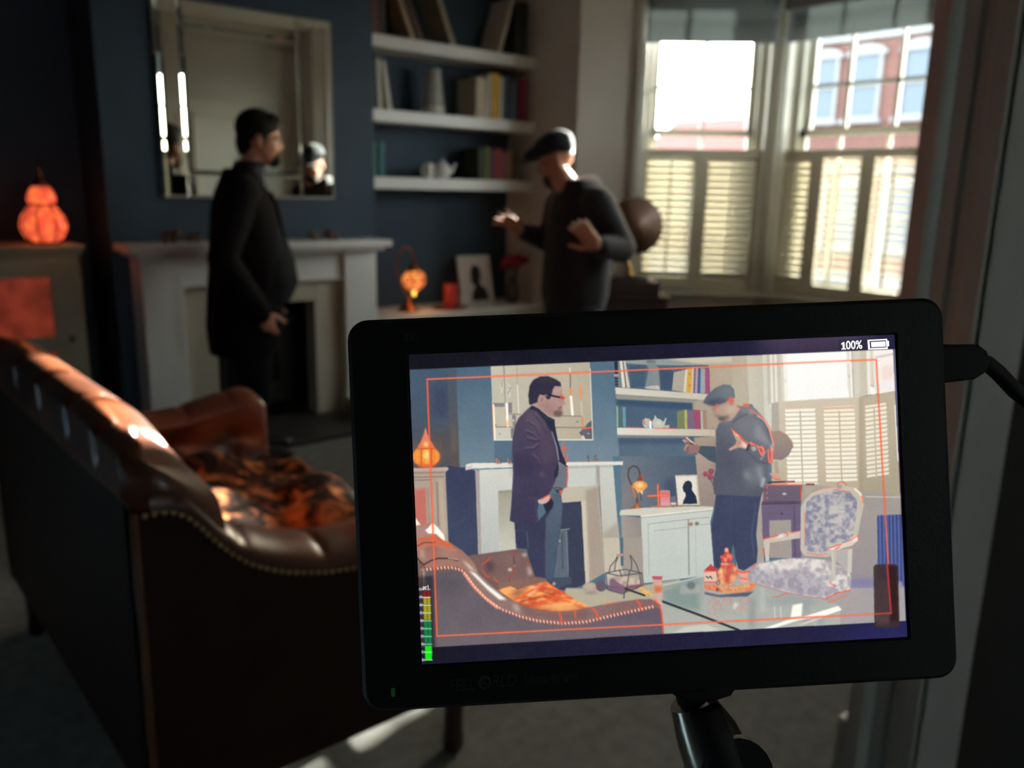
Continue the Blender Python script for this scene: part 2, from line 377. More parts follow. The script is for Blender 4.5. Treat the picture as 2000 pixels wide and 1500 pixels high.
for O, D, N, a, b in ((P0, D1, Vector((.70711, .70711, 0)), .33, 1.13), (P1, D2, Vector((1, 0, 0)), .06, 1.0)):
    pl = bpy.data.lights.new('sky_portal', 'AREA'); pl.shape = 'RECTANGLE'; pl.size = b - a; pl.size_y = ZT - ZS; pl.cycles.is_portal = True
    po = bpy.data.objects.new('sky_portal', pl); COL.objects.link(po)
    c = O + D * ((a + b) / 2) + N * .24 + UZ * ((ZS + ZT) / 2); po.location = c
    z = N; x = D; y = z.cross(x); po.matrix_world = Matrix(((x.x, y.x, z.x, c.x), (x.y, y.y, z.y, c.y), (x.z, y.z, z.z, c.z), (0, 0, 0, 1)))

# ================================================================== outside: street and houses
M_ROAD = mat('street_asphalt', rgb(70, 70, 69), .9, var=.1, vscale=2)
struct(MB().box(5.7, 60, -30, 60, -.9, -.8).build('ground_street', M_ROAD))
def brick_mat(name, c1, c2, mort):
    m = bpy.data.materials.new(name); m.use_nodes = True; n = m.node_tree; b = n.nodes['Principled BSDF']
    tc = n.nodes.new('ShaderNodeTexCoord'); sp = n.nodes.new('ShaderNodeSeparateXYZ'); cb_ = n.nodes.new('ShaderNodeCombineXYZ'); br = n.nodes.new('ShaderNodeTexBrick')
    br.inputs['Color1'].default_value = c1; br.inputs['Color2'].default_value = c2; br.inputs['Mortar'].default_value = mort
    br.inputs['Scale'].default_value = 4.4; br.inputs['Mortar Size'].default_value = .015
    n.links.new(tc.outputs['Object'], sp.inputs[0]); n.links.new(sp.outputs['Y'], cb_.inputs[0]); n.links.new(sp.outputs['Z'], cb_.inputs[1]); n.links.new(cb_.outputs[0], br.inputs['Vector'])
    n.links.new(br.outputs['Color'], b.inputs['Base Color']); b.inputs['Roughness'].default_value = .9
    return m
M_BRICK = brick_mat('red_brick', rgb(86, 52, 44), rgb(75, 45, 38), rgb(74, 59, 54))
M_STONE = mat('painted_stone', rgb(98, 98, 98), .8)
M_FGLASS = mat('far_window_glass', rgb(62, 72, 82), .2, spec=.3)
M_SLATE = mat('clay_roof_tiles', rgb(92, 42, 34), .85, var=.2, vscale=3)
hs = thing('brick_house', 'red brick terrace house across the street seen through right bay window', 'house', (24, 11.5, -.8))
wb = MB().box(24, 32, 6.0, 15.6, -.8, 5.75); wb.build('wall', M_BRICK, hs)
MB().box(23.85, 24.1, 5.95, 15.65, 5.7, 5.9).build('parapet', M_STONE, hs)
MB().box(23.93, 24.0, 6.0, 15.6, 2.05, 2.25).build('string_course', M_STONE, hs)
for yc in (8.0, 9.4, 11.3, 12.85, 14.15):
    for z0, z1 in ((3.55, 5.4), (-.1, 1.75)):
        wdw = MB()
        for q in ((yc - .5, yc - .4, z0, z1), (yc + .4, yc + .5, z0, z1), (yc - .4, yc + .4, z0, z0 + .08), (yc - .4, yc + .4, z1 - .1, z1), (yc - .4, yc + .4, (z0 + z1) / 2 - .04, (z0 + z1) / 2 + .04)):
            wdw.box(23.90, 24.0, *q)
        wo = wdw.build('window', M_STONE, hs)
        MB().box(23.955, 23.99, yc - .4, yc + .4, z0 + .08, z1 - .1).build('pane', M_FGLASS, wo)
        arc = [(yc + .62 * math.cos(t), z1 - .12 + .30 * math.sin(t)) for t in [PI * k / 10 for k in range(11)]]
        MB().prism(arc, lambda p: (23.88, p[0], p[1]), lambda p: (23.99, p[0], p[1])).build('lintel', M_STONE, wo)
        MB().box(23.80, 24.0, yc - .62, yc + .62, z0 - .12, z0).build('sill', M_STONE, wo)
h2 = thing('low_house', 'distant low house with red tiled roof under white sky in left bay window', 'house', (27, 20, -.8))
MB().box(26.2, 32, 17.0, 23.5, -.8, 2.5).build('wall', M_BRICK, h2)
MB().prism([(25.9, 2.4), (29.1, 4.3), (32.3, 2.4)], lambda p: (p[0], 16.8, p[1]), lambda p: (p[0], 23.7, p[1])).build('roof', M_SLATE, h2)
ch = MB().box(28.6, 29.6, 17.2, 17.9, 3.6, 5.0).lathe([(.12, 5.0), (.12, 5.35), (.15, 5.4)], (29.0, 17.4, 0), 8).lathe([(.12, 5.0), (.12, 5.35), (.15, 5.4)], (29.0, 17.75, 0), 8)
ch.build('chimney', M_BRICK, h2)
for yc in (18.2, 20.2, 22.2):
    wo = MB().box(26.12, 26.2, yc - .5, yc + .5, .3, 1.8).build('window', M_STONE, h2); MB().box(26.10, 26.12, yc - .42, yc + .42, .38, 1.72).build('pane', M_FGLASS, wo)
# ================================================================== fireplace
fp = thing('fireplace_surround', 'white painted wooden fireplace surround behind the standing man', 'fireplace', (2.06, 4.6, 0))
MB().box(1.29, 2.81, 4.42, 4.70, 1.045, 1.085).box(1.325, 2.775, 4.45, 4.70, 1.02, 1.045).build('mantel_shelf', M_WHITE, fp, bevel=.006)
for x0, x1 in ((1.365, 1.575), (2.535, 2.755)):
    p = MB().box(x0, x1, 4.52, 4.70, .0, 1.02).box(x0 - .012, x1 + .012, 4.505, 4.70, 0, .14)
    p.build('pilaster', M_WHITE, fp, bevel=.005)
MB().box(1.575, 2.535, 4.55, 4.70, .865, 1.02).box(1.575, 2.535, 4.535, 4.70, .85, .872).build('frieze', M_WHITE, fp, bevel=.004)
M_SLIP = mat('cream_stone_slip', rgb(192, 186, 166), .6, var=.06, vscale=6)
for x0, x1 in ((1.575, 1.76), (2.36, 2.535)): MB().box(x0, x1, 4.58, 4.70, 0, .85).build('slip', M_SLIP, fp, bevel=.003)
MB().box(1.76, 2.36, 4.58, 4.70, .73, .85).build('slip', M_SLIP, fp, bevel=.003)
hearth = MB().box(1.30, 2.82, 4.12, 4.70, 0.001, .03).build('hearth_slab', mat('dark_slate', rgb(58, 56, 54), .5, var=.15), None, bevel=.006)
tag(hearth, 'dark slate hearth slab in front of the white fireplace', 'hearth')
st = thing('wood_stove', 'black iron wood stove inside the fireplace opening', 'stove', (2.06, 4.86, .03))
M_IRON = mat('black_iron', rgb(34, 34, 36), .55, metal=.3)
MB().box(1.83, 2.29, 4.72, 5.02, .10, .60).box(1.81, 2.31, 4.70, 5.04, .60, .63).build('body', M_IRON, st, bevel=.008)
for x, y in ((1.86, 4.75), (2.26, 4.75), (1.86, 5.0), (2.26, 5.0)): MB().lathe([(.022, .03), (.016, .06), (.028, .105)], (x, y, 0), 10).build('leg', M_IRON, st)
dr = MB().box(1.89, 2.23, 4.70, 4.72, .18, .54).build('door', M_IRON, st, bevel=.006)
MB().box(1.94, 2.18, 4.695, 4.70, .24, .48).build('glass', mat('stove_glass', rgb(12, 12, 12), .1), dr)
MB().lathe([(.08, .63), (.08, .79)], (2.06, 4.9, 0), 14).build('flue_pipe', M_IRON, st, smooth=True)
for i, (x, y, r, l) in enumerate(((2.50, 4.36, .075, 'pale round stone ball on hearth right of the man'), (2.68, 4.30, .06, 'smaller dark round ball beside pale ball on hearth'))):
    b_ = MB().ell((x, y, .03 + r * .9), (r, r, r * .9)); o = b_.build('stone_ball', mat('stone_ball_%d' % i, (rgb(120, 112, 100), rgb(60, 44, 40))[i], .8, var=.2, vscale=14, bump=.3, bscale=40), smooth=True, at=(x, y, .03))
    tag(o, l, 'ball')

# ================================================================== mirror
mr = thing('wall_mirror', 'large square mirror with glinting edges on the blue chimney breast', 'mirror', (2.07, 4.69, 1.315))
M_MIR = mat('mirror_silver', (.80, .83, .76, 1), .015, metal=1.0)
MB().box(1.565, 2.572, 4.684, 4.699, 1.315, 2.322).build('backing', mat('mirror_back', rgb(40, 40, 40), .6), mr)
def pane(x0, x1, z0, z1, y, bw=.014, bd=.0061):
    v = [(x0, y, z0), (x1, y, z0), (x1, y, z1), (x0, y, z1), (x0 + bw, y - bd, z0 + bw), (x1 - bw, y - bd, z0 + bw), (x1 - bw, y - bd, z1 - bw), (x0 + bw, y - bd, z1 - bw)]
    return MB().add(v, [(0, 3, 2, 1), (4, 5, 6, 7), (0, 1, 5, 4), (1, 2, 6, 5), (2, 3, 7, 6), (3, 0, 4, 7)])
a0, a1, b0, b1 = 1.567, 2.570, 1.317, 2.320
pane(1.70, 2.36, 1.45, 2.187, 4.684).build('mirror_pane', M_MIR, mr)
for q in ((a0 + .02, 1.70, b0, b1), (2.36, a1, b0, b1), (1.70, 2.36, b0, 1.45), (1.70, 2.36, 2.187, b1)): pane(*q, 4.684).build('border_strip', M_MIR, mr)
pane(a0 - .012, a0 + .022, b0, b1, 4.684, .016, .007).build('edge_strip', M_MIR, mr)

# ================================================================== shelves and what stands on them
SZ = (2.318, 1.875, 1.458)
for z, l in zip(SZ, ('topmost white floating shelf holding tall leaning books', 'middle white floating shelf with vase and yellow book', 'lowest white floating shelf with white teapot')):
    tag(MB().box(2.862, 4.278, 4.80, 5.098, z - .075, z).build('floating_shelf', M_WHITE, bevel=.003, at=(3.57, 4.95, z - .075)), l, 'shelf', 'alcove shelves')
M_PAGE = mat('book_pages', rgb(205, 196, 176), .9)
def book(x, th, h, dp, col, lean, z, label, y0=4.845):
    root = thing('book', label, 'book', (x, y0, z), 'books on the alcove shelves')
    m = mat('book_cover_%02x%02x%02x' % col, rgb(*col), .6, var=.1, vscale=30)
    c, s = math.cos(lean), math.sin(lean)
    def tf(px, py, pz):
        if s >= 0: return (x + px * c + pz * s, y0 + py, z + pz * c + (th - px) * s)
        return (x + px * c + pz * s, y0 + py, z + pz * c - px * s)
    cv = MB(); t = .003
    for q in ((0, t, 0, dp, 0, h), (th - t, th, 0, dp, 0, h), (0, th, 0, t, 0, h)):
        v = [tf(a, b, d) for a in q[0:2] for b in q[2:4] for d in q[4:6]]; cv.add(v, [(0, 1, 3, 2), (4, 6, 7, 5), (0, 4, 5, 1), (2, 3, 7, 6), (0, 2, 6, 4), (1, 5, 7, 3)])
    cv.build('cover', m, root)
    pg = MB(); v = [tf(a, b, d) for a in (t, th - t) for b in (t, dp - .004) for d in (.004, h - .004)]
    pg.add(v, [(0, 1, 3, 2), (4, 6, 7, 5), (0, 4, 5, 1), (2, 3, 7, 6), (0, 2, 6, 4), (1, 5, 7, 3)]).build('page_block', M_PAGE, root)
T, Mi, L = SZ
for a in ((2.90, .045, .30, .21, (60, 40, 34), .0, T, 'dark brown book upright at left end of the topmost shelf'),
          (2.95, .05, .29, .20, (96, 52, 42), .0, T, 'reddish brown book upright on topmost shelf, second from left'),
          (3.005, .04, .31, .21, (44, 40, 38), .0, T, 'black book upright on topmost shelf, third from left'),
          (3.24, .035, .36, .21, (168, 148, 116), -.42, T, 'tan book leaning left on topmost shelf'),
          (3.30, .045, .34, .21, (70, 48, 38), -.45, T, 'dark brown book leaning left against the tan one on topmost shelf'),
          (3.56, .04, .36, .21, (150, 142, 124), -.42, T, 'pale grey book leaning left in middle of topmost shelf'),
          (3.96, .03, .38, .22, (196, 190, 176), .30, T, 'white thin book leaning right on topmost shelf'),
          (4.12, .05, .34, .22, (52, 60, 62), .0, T, 'dark slate book upright near right end of topmost shelf'),
          (4.175, .05, .36, .22, (40, 52, 50), .0, T, 'dark green book upright at right end of topmost shelf'),
          (2.90, .03, .30, .20, (24, 26, 30), .0, Mi, 'black thin book at left end of the middle shelf'),
          (2.935, .03, .29, .20, (44, 84, 88), .0, Mi, 'teal thin book beside the black one on middle shelf'),
          (2.985, .03, .31, .21, (206, 202, 190), -.04, Mi, 'white slim book standing on middle shelf, left of the vase'),
          (3.06, .03, .30, .21, (214, 210, 198), -.16, Mi, 'white slim book leaning left on middle shelf'),
          (3.77, .10, .27, .22, (186, 176, 152), .0, Mi, 'large beige book right of the vase on middle shelf'),
          (3.875, .03, .30, .21, (226, 222, 210), .0, Mi, 'white book between beige and yellow books on middle shelf'),
          (3.91, .065, .31, .21, (214, 168, 44), .0, Mi, 'yellow book on the middle shelf'),
          (3.98, .03, .29, .2, (216, 212, 200), .0, Mi, 'cream thin book right of the yellow book on middle shelf'),
          (4.015, .035, .30, .2, (92, 100, 112), .0, Mi, 'slate grey book on middle shelf'),
          (4.055, .035, .30, .2, (66, 78, 100), .0, Mi, 'navy book on middle shelf, right of the slate grey one'),
          (4.095, .03, .28, .2, (120, 150, 160), .0, Mi, 'pale blue book on middle shelf'),
          (4.13, .04, .29, .2, (96, 70, 104), .0, Mi, 'purple book on middle shelf'),
          (4.18, .05, .30, .2, (150, 44, 60), .0, Mi, 'crimson book at right end of middle shelf'),
          (2.90, .03, .23, .17, (34, 60, 60), .0, L, 'dark teal book at left end of the lowest shelf'),
          (2.935, .03, .22, .17, (90, 140, 130), .0, L, 'pale green book on lowest shelf, second from left'),
          (2.985, .045, .22, .17, (44, 104, 116), .0, L, 'bright teal book on lowest shelf left of the teapot'),
          (3.80, .06, .22, .18, (52, 62, 40), .0, L, 'dark olive book on lowest shelf right of the teapot'),
          (3.865, .03, .23, .18, (120, 140, 56), .0, L, 'lime green book on the lowest shelf'),
          (3.90, .05, .21, .18, (96, 58, 72), .0, L, 'plum book beside the lime green book on lowest shelf'),
          (3.955, .05, .22, .18, (150, 52, 58), .0, L, 'red book on the lowest shelf'),
          (4.01, .045, .20, .18, (140, 84, 92), .0, L, 'dusty pink book on lowest shelf'),
          (4.06, .05, .22, .18, (150, 126, 92), .0, L, 'tan book on lowest shelf right of the dusty pink one'),
          (4.115, .05, .21, .18, (92, 76, 62), .0, L, 'brown book at right end of lowest shelf')):
    book(*a)
M_CERAM = mat('grey_stoneware', rgb(150, 150, 146), .4, var=.12, vscale=12, stretch=(1, 1, 4))
vz = thing('stoneware_vase', 'tall grey stoneware vase on the middle shelf', 'vase', (3.47, 4.93, Mi))
MB().lathe([(.055, Mi), (.075, Mi + .02), (.072, Mi + .07), (.062, Mi + .18), (.05, Mi + .27), (.052, Mi + .30), (.046, Mi + .30), (.043, Mi + .27), (.0, Mi + .05)], (3.47, 4.93, 0), 24).build('body', M_CERAM, vz, smooth=True)
MB().lathe([(.0762, Mi + .012), (.077, Mi + .03), (.0755, Mi + .055), (.0735, Mi + .055), (.074, Mi + .012)], (3.47, 4.93, 0), 24).build('glaze_band', mat('pale_glaze', rgb(196, 194, 186), .3), vz, smooth=True)
M_PORC = mat('white_porcelain', rgb(224, 222, 216), .2, coat=.4)
tp = thing('teapot', 'white porcelain teapot on the lowest shelf', 'teapot', (3.545, 4.93, L))
bx, by = 3.545, 4.93
MB().lathe([(.035, L), (.04, L + .006), (.062, L + .03), (.068, L + .055), (.058, L + .085), (.034, L + .1), (0, L + .1)], (bx, by, 0), 24).build('body', M_PORC, tp, smooth=True)
ld = MB().lathe([(.035, L + .099), (.028, L + .112), (.010, L + .118), (0, L + .118)], (bx, by, 0), 20).build('lid', M_PORC, tp, smooth=True)
MB().ell((bx, by, L + .126), (.010, .010, .010)).build('knob', M_PORC, ld, smooth=True)
MB().tube([(bx + .05, by, L + .04), (bx + .085, by, L + .055), (bx + .10, by, L + .085), (bx + .118, by, L + .105)], [.018, .013, .010, .008], 10).build('spout', M_PORC, tp, smooth=True)
MB().tube([(bx - .055 - .035 * math.sin(t), by, L + .05 + .035 * math.cos(t)) for t in [PI * k / 8 for k in range(9)]], .006, 8).build('handle', M_PORC, tp, smooth=True)
mg = thing('milk_jug', 'small white jug left of the teapot on the lowest shelf', 'jug', (3.41, 4.9, L))
MB().lathe([(.026, L), (.036, L + .03), (.030, L + .085), (.034, L + .10), (.028, L + .10), (.024, L + .08), (0, L + .02)], (3.41, 4.9, 0), 20).build('body', M_PORC, mg, smooth=True)
MB().tube([(3.41 - .03 - .026 * math.sin(t), 4.9, L + .05 + .03 * math.cos(t)) for t in [PI * k / 8 for k in range(9)]], .005, 8).build('handle', M_PORC, mg, smooth=True)

# ================================================================== low cabinet in the right alcove
CZ = .57
lc = thing('alcove_cabinet', 'white low cabinet with two doors under the alcove shelves', 'cabinet', (3.57, 4.85, 0))
MB().box(2.87, 4.27, 4.63, 5.09, 0, CZ - .03).build('body', M_WHITE, lc, bevel=.004)
MB().box(2.862, 4.278, 4.60, 5.095, CZ - .03, CZ).build('top', M_WHITE, lc, bevel=.004)
for x0, x1, kx in ((2.92, 3.56, 3.52), (3.58, 4.22, 3.62)):
    d_ = MB().box(x0, x1, 4.61, 4.63, .08, CZ - .06)
    for q in ((x0, x0 + .06, .08, CZ - .06), (x1 - .06, x1, .08, CZ - .06), (x0 + .06, x1 - .06, .08, .14), (x0 + .06, x1 - .06, CZ - .12, CZ - .06)): d_.box(q[0], q[1], 4.602, 4.61, q[2], q[3])
    do = d_.build('door', M_WHITE, lc)
    MB().lathe([(.006, 0), (.006, .012), (.016, .016), (.016, .026), (0, .03)], (kx, 4.602, CZ - .14), 12, (0, -1, 0)).build('knob', mat('copper_knob', rgb(150, 90, 60), .35, metal=.8), do, smooth=True)
# copper swan-neck mosaic lamp
M_COP = mat('aged_copper', rgb(150, 86, 52), .35, metal=.9)
lx, ly = 3.20, 4.84
lm = thing('mosaic_lamp', 'copper swan neck table lamp with glowing mosaic globe on the low cabinet', 'lamp', (lx, ly, CZ))
MB().lathe([(.075, CZ), (.075, CZ + .008), (.05, CZ + .03), (.022, CZ + .05), (.014, CZ + .075), (.018, CZ + .085), (.008, CZ + .1)], (lx, ly, 0), 24).build('base', M_COP, lm, smooth=True)
nk = [(lx, ly, CZ + .09), (lx - .05, ly, CZ + .17), (lx - .09, ly, CZ + .28), (lx - .085, ly, CZ + .38), (lx - .035, ly, CZ + .435), (lx + .02, ly, CZ + .42), (lx + .045, ly, CZ + .36), (lx + .045, ly, CZ + .31)]
MB().tube(nk, .006, 8).build('swan_neck', M_COP, lm, smooth=True)
MB().lathe([(.008, CZ + .335), (.02, CZ + .32), (.03, CZ + .295), (.044, CZ + .275), (.044, CZ + .265)], (lx + .045, ly, 0), 18).build('globe_cap', M_COP, lm, smooth=True)
def mosaic(name, c0, c1, c2, s, sc):
    m = bpy.data.materials.new(name); m.use_nodes = True; n = m.node_tree; b = n.nodes['Principled BSDF']
    v = n.nodes.new('ShaderNodeTexVoronoi'); v.inputs['Scale'].default_value = sc; tc = n.nodes.new('ShaderNodeTexCoord'); n.links.new(tc.outputs['Object'], v.inputs['Vector'])
    r = n.nodes.new('ShaderNodeValToRGB'); e = r.color_ramp.elements; e[0].color = c0; e[1].color = c2; e.new(.45).color = c1; e[0].position = .15; e[2].position = .75
    n.links.new(v.outputs['Distance'], r.inputs[0]); n.links.new(r.outputs[0], b.inputs['Emission Color']); b.inputs['Emission Strength'].default_value = s
    b.inputs['Base Color'].default_value = c2; b.inputs['Roughness'].default_value = .3
    return m
gl = MB().lathe([(.02, CZ + .135), (.05, CZ + .15), (.074, CZ + .185), (.08, CZ + .215), (.07, CZ + .25), (.044, CZ + .272)], (lx + .045, ly, 0), 24)
gl.build('globe', mosaic('mosaic_glass', (1.0, .55, .12, 1), (.75, .16, .03, 1), (.10, .02, .01, 1), 1.1, 42), lm, smooth=True)
MB().ell((lx + .045, ly, CZ + .118), (.014, .014, .02)).build('finial', mat('lit_bulb_tip', (1, .7, .15, 1), .4, emit=(1.0, .62, .08, 1), estr=1.6), lm, smooth=True)
pl = bpy.data.lights.new('mosaic_bulb', 'POINT'); pl.energy = .5; pl.color = (1, .5, .18); pl.shadow_soft_size = .03
po = bpy.data.objects.new('mosaic_bulb', pl); COL.objects.link(po); po.parent = lm; po.location = (.045, -.115, .16)
# candle on a tray
tr = MB().lathe([(.12, CZ), (.125, CZ + .012), (.118, CZ + .012), (.112, CZ + .006), (0, CZ + .006)], (3.52, 4.80, 0), 28)
tag(tr.build('candle_tray', mat('wood_tray', rgb(120, 84, 60), .5), smooth=True, at=(3.52, 4.80, CZ)), 'round wooden tray under the red candle on the low cabinet', 'tray')
cd = thing('pillar_candle', 'red pillar candle beside the glowing mosaic lamp', 'candle', (3.53, 4.80, CZ + .006))
MB().lathe([(.05, CZ + .006), (.052, CZ + .012), (.052, CZ + .168), (.048, CZ + .172), (.03, CZ + .166), (0, CZ + .164)], (3.53, 4.80, 0), 24).build('wax', mat('red_wax', rgb(190, 62, 56), .45), cd, ang=40)
MB().tube([(3.53, 4.80, CZ + .16), (3.532, 4.80, CZ + .182)], .0015, 6).build('wick', M_IRON, cd)
jr = MB().lathe([(.03, CZ), (.034, CZ + .01), (.034, CZ + .06), (.026, CZ + .075), (.026, CZ + .085), (0, CZ + .085)], (3.655, 4.84, 0), 18)
tag(jr.build('small_jar', M_PORC, smooth=True, at=(3.655, 4.84, CZ)), 'small pale jar between the red candle and the silhouette picture', 'jar')
# silhouette picture
pf = thing('silhouette_picture', 'white framed picture of a black bust silhouette on the low cabinet', 'picture', (3.86, 4.92, CZ))
def lean(x, z, dy=0.0): return (x, 4.90 + dy + .22 * (z - CZ), z)
def lbox(mb, x0, x1, z0, z1, d0, d1):
    v = [lean(x, z, d) for x in (x0, x1) for d in (d0, d1) for z in (z0, z1)]
    return mb.add(v, [(0, 1, 3, 2), (4, 6, 7, 5), (0, 4, 5, 1), (2, 3, 7, 6), (0, 2, 6, 4), (1, 5, 7, 3)])
X0, X1, Z0, Z1 = 3.715, 4.01, CZ, CZ + .345
fr = MB()
for q in ((X0, X0 + .018, Z0, Z1), (X1 - .018, X1, Z0, Z1), (X0, X1, Z0, Z0 + .018), (X0, X1, Z1 - .018, Z1)): lbox(fr, *q, 0, .02)
fr.build('frame', M_WHITE, pf, bevel=.002)
lbox(MB(), X0 + .016, X1 - .016, Z0 + .016, Z1 - .016, .008, .016).build('paper', mat('picture_paper', rgb(226, 220, 216), .8), pf)
sil = [(.30, .0), (.31, .10), (.34, .20), (.44, .30), (.46, .36), (.40, .38), (.36, .40), (.355, .45), (.32, .475), (.34, .56), (.33, .64), (.36, .74), (.44, .82), (.54, .845), (.64, .80), (.70, .70), (.70, .58), (.65, .47), (.63, .40), (.72, .33), (.84, .26), (.90, .12), (.92, .0)]
def sl_(p, d): return lean(X0 + .018 + (X1 - X0 - .036) * p[0], Z0 + .018 + (Z1 - Z0 - .036) * p[1], d)
MB().prism(sil, lambda p: sl_(p, .006), lambda p: sl_(p, .009)).build('silhouette', mat('black_print', rgb(14, 14, 15), .7), pf)
# red flowers in a vase at the right end of the cabinet
fv = thing('flower_vase', 'dark vase of red roses behind the man in the flat cap', 'flowers', (4.12, 4.82, CZ))
MB().lathe([(.04, CZ), (.055, CZ + .05), (.045, CZ + .13), (.03, CZ + .16), (.036, CZ + .18), (.03, CZ + .18), (.0, CZ + .03)], (4.12, 4.82, 0), 20).build('vase', mat('dark_vase', rgb(70, 62, 60), .3), fv, smooth=True)
M_ROSE = mat('red_rose', rgb(150, 28, 46), .7, var=.3, vscale=40); M_STEM = mat('rose_stem', rgb(52, 74, 40), .7)
for k in range(9):
    a = k * 2.4; r = .025 + .075 * math.sqrt(k / 9); hx, hy, hz = 4.12 + r * math.cos(a), 4.82 + r * math.sin(a) * .8, CZ + .34 - r * .8 + .02 * (k % 3)
    MB().tube([(4.12, 4.82, CZ + .1), (4.12 + .5 * (hx - 4.12), 4.82 + .5 * (hy - 4.82), CZ + .22), (hx, hy, hz)], .003, 6).build('stem', M_STEM, fv)
    fm = MB()
    for j in range(7):
        q = j * 2.4; s_ = .012 * (j > 0) + .002 * j
        fm.ell((hx + s_ * math.cos(q), hy + s_ * math.sin(q), hz + .012 - .003 * j), (.02, .02, .022), n=8, m=6)
    fm.build('flower', M_ROSE, fv, smooth=True)

# ================================================================== cream cabinet in the left alcove with lantern
M_OLD = mat('old_cream_paint', rgb(168, 160, 138), .6, var=.1, vscale=5)
cc = thing('glazed_cabinet', 'cream painted cabinet with glowing red glass door left of fireplace', 'cabinet', (.78, 4.85, 0))
kz = 1.085
MB().box(.42, .46, 4.64, 5.06, 0, kz - .05).box(1.075, 1.115, 4.64, 5.06, 0, kz - .05).box(.42, 1.115, 5.04, 5.06, 0, kz - .05).box(.42, 1.115, 4.64, 5.06, 0, .06).box(.42, 1.115, 4.64, 5.06, kz - .1, kz - .05).box(.46, 1.075, 4.70, 5.04, .58, .60).build('carcass', M_OLD, cc, bevel=.003)
MB().box(.40, 1.135, 4.61, 5.07, kz - .022, kz).box(.41, 1.125, 4.625, 5.065, kz - .05, kz - .022).build('cornice', M_OLD, cc, bevel=.006)
dd = MB()
for q in ((.44, .52, .06, kz - .06), (.965, 1.10, .06, kz - .06), (.52, .965, .06, .14), (.52, .965, kz - .15, kz - .06), (.52, .965, .56, .64)): dd.box(q[0], q[1], 4.615, 4.64, q[2], q[3])
do = dd.build('door', M_OLD, cc, bevel=.004)
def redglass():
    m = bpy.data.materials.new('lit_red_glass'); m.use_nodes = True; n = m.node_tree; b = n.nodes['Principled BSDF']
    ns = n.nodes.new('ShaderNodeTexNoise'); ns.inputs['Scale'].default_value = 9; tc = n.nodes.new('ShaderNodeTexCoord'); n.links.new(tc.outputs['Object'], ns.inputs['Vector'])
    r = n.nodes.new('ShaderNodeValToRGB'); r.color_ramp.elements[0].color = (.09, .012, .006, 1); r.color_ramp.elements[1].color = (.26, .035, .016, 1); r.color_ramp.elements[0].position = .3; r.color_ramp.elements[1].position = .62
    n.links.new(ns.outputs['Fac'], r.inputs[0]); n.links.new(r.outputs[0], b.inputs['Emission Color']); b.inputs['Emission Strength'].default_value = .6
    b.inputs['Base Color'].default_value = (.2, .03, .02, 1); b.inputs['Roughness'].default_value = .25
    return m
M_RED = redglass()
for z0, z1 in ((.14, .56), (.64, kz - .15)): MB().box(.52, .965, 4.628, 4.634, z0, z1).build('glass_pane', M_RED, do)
MB().lathe([(.008, 0), (.008, .01), (.014, .014), (.012, .024), (0, .026)], (1.035, 4.615, .62), 12, (0, -1, 0)).build('knob', M_IRON, do, smooth=True)
# pierced metal lantern
nx, ny = .985, 4.72
ln = thing('moroccan_lantern', 'glowing orange gourd-shaped pierced lantern on the cream cabinet', 'lantern', (nx, ny, kz))
M_LANT = mosaic('pierced_glow', (.95, .20, .045, 1), (.80, .11, .042, 1), (.58, .06, .03, 1), .95, 26)
lo = [(.06, kz + .012), (.085, kz + .03), (.105, kz + .07), (.108, kz + .095), (.098, kz + .135), (.07, kz + .175), (.055, kz + .19)]
up = [(.055, kz + .192), (.064, kz + .21), (.064, kz + .23), (.052, kz + .26), (.036, kz + .28)]
MB().lathe(lo, (nx, ny, 0), 32).build('lower_bulb', M_LANT, ln, smooth=True)
MB().lathe(up, (nx, ny, 0), 28).build('upper_bulb', M_LANT, ln, smooth=True)
M_BRASS = mat('dark_brass', rgb(96, 52, 30), .4, metal=.8)
MB().lathe([(.037, kz + .278), (.024, kz + .30), (.012, kz + .33), (.006, kz + .35), (.010, kz + .358), (.004, kz + .37), (.002, kz + .405)], (nx, ny, 0), 12).build('finial', M_BRASS, ln, smooth=True)
MB().lathe([(.07, kz), (.07, kz + .008), (.06, kz + .014)], (nx, ny, 0), 24).build('foot', M_BRASS, ln, smooth=True)
MB().lathe([(.057, kz + .186), (.06, kz + .191), (.057, kz + .197)], (nx, ny, 0), 24).build('collar', M_BRASS, ln, smooth=True)
for k in range(8):
    a = 2 * PI * k / 8 + .3
    MB().tube([(nx + (r + .001) * math.cos(a), ny + (r + .001) * math.sin(a), z) for r, z in lo], .0035, 6).build('rib', M_BRASS, ln, smooth=True)
pl = bpy.data.lights.new('lantern_bulb', 'POINT'); pl.energy = .30; pl.color = (1, .32, .10); pl.shadow_soft_size = .06
po = bpy.data.objects.new('lantern_bulb', pl); COL.objects.link(po); po.parent = ln; po.location = (0, -.17, .14)

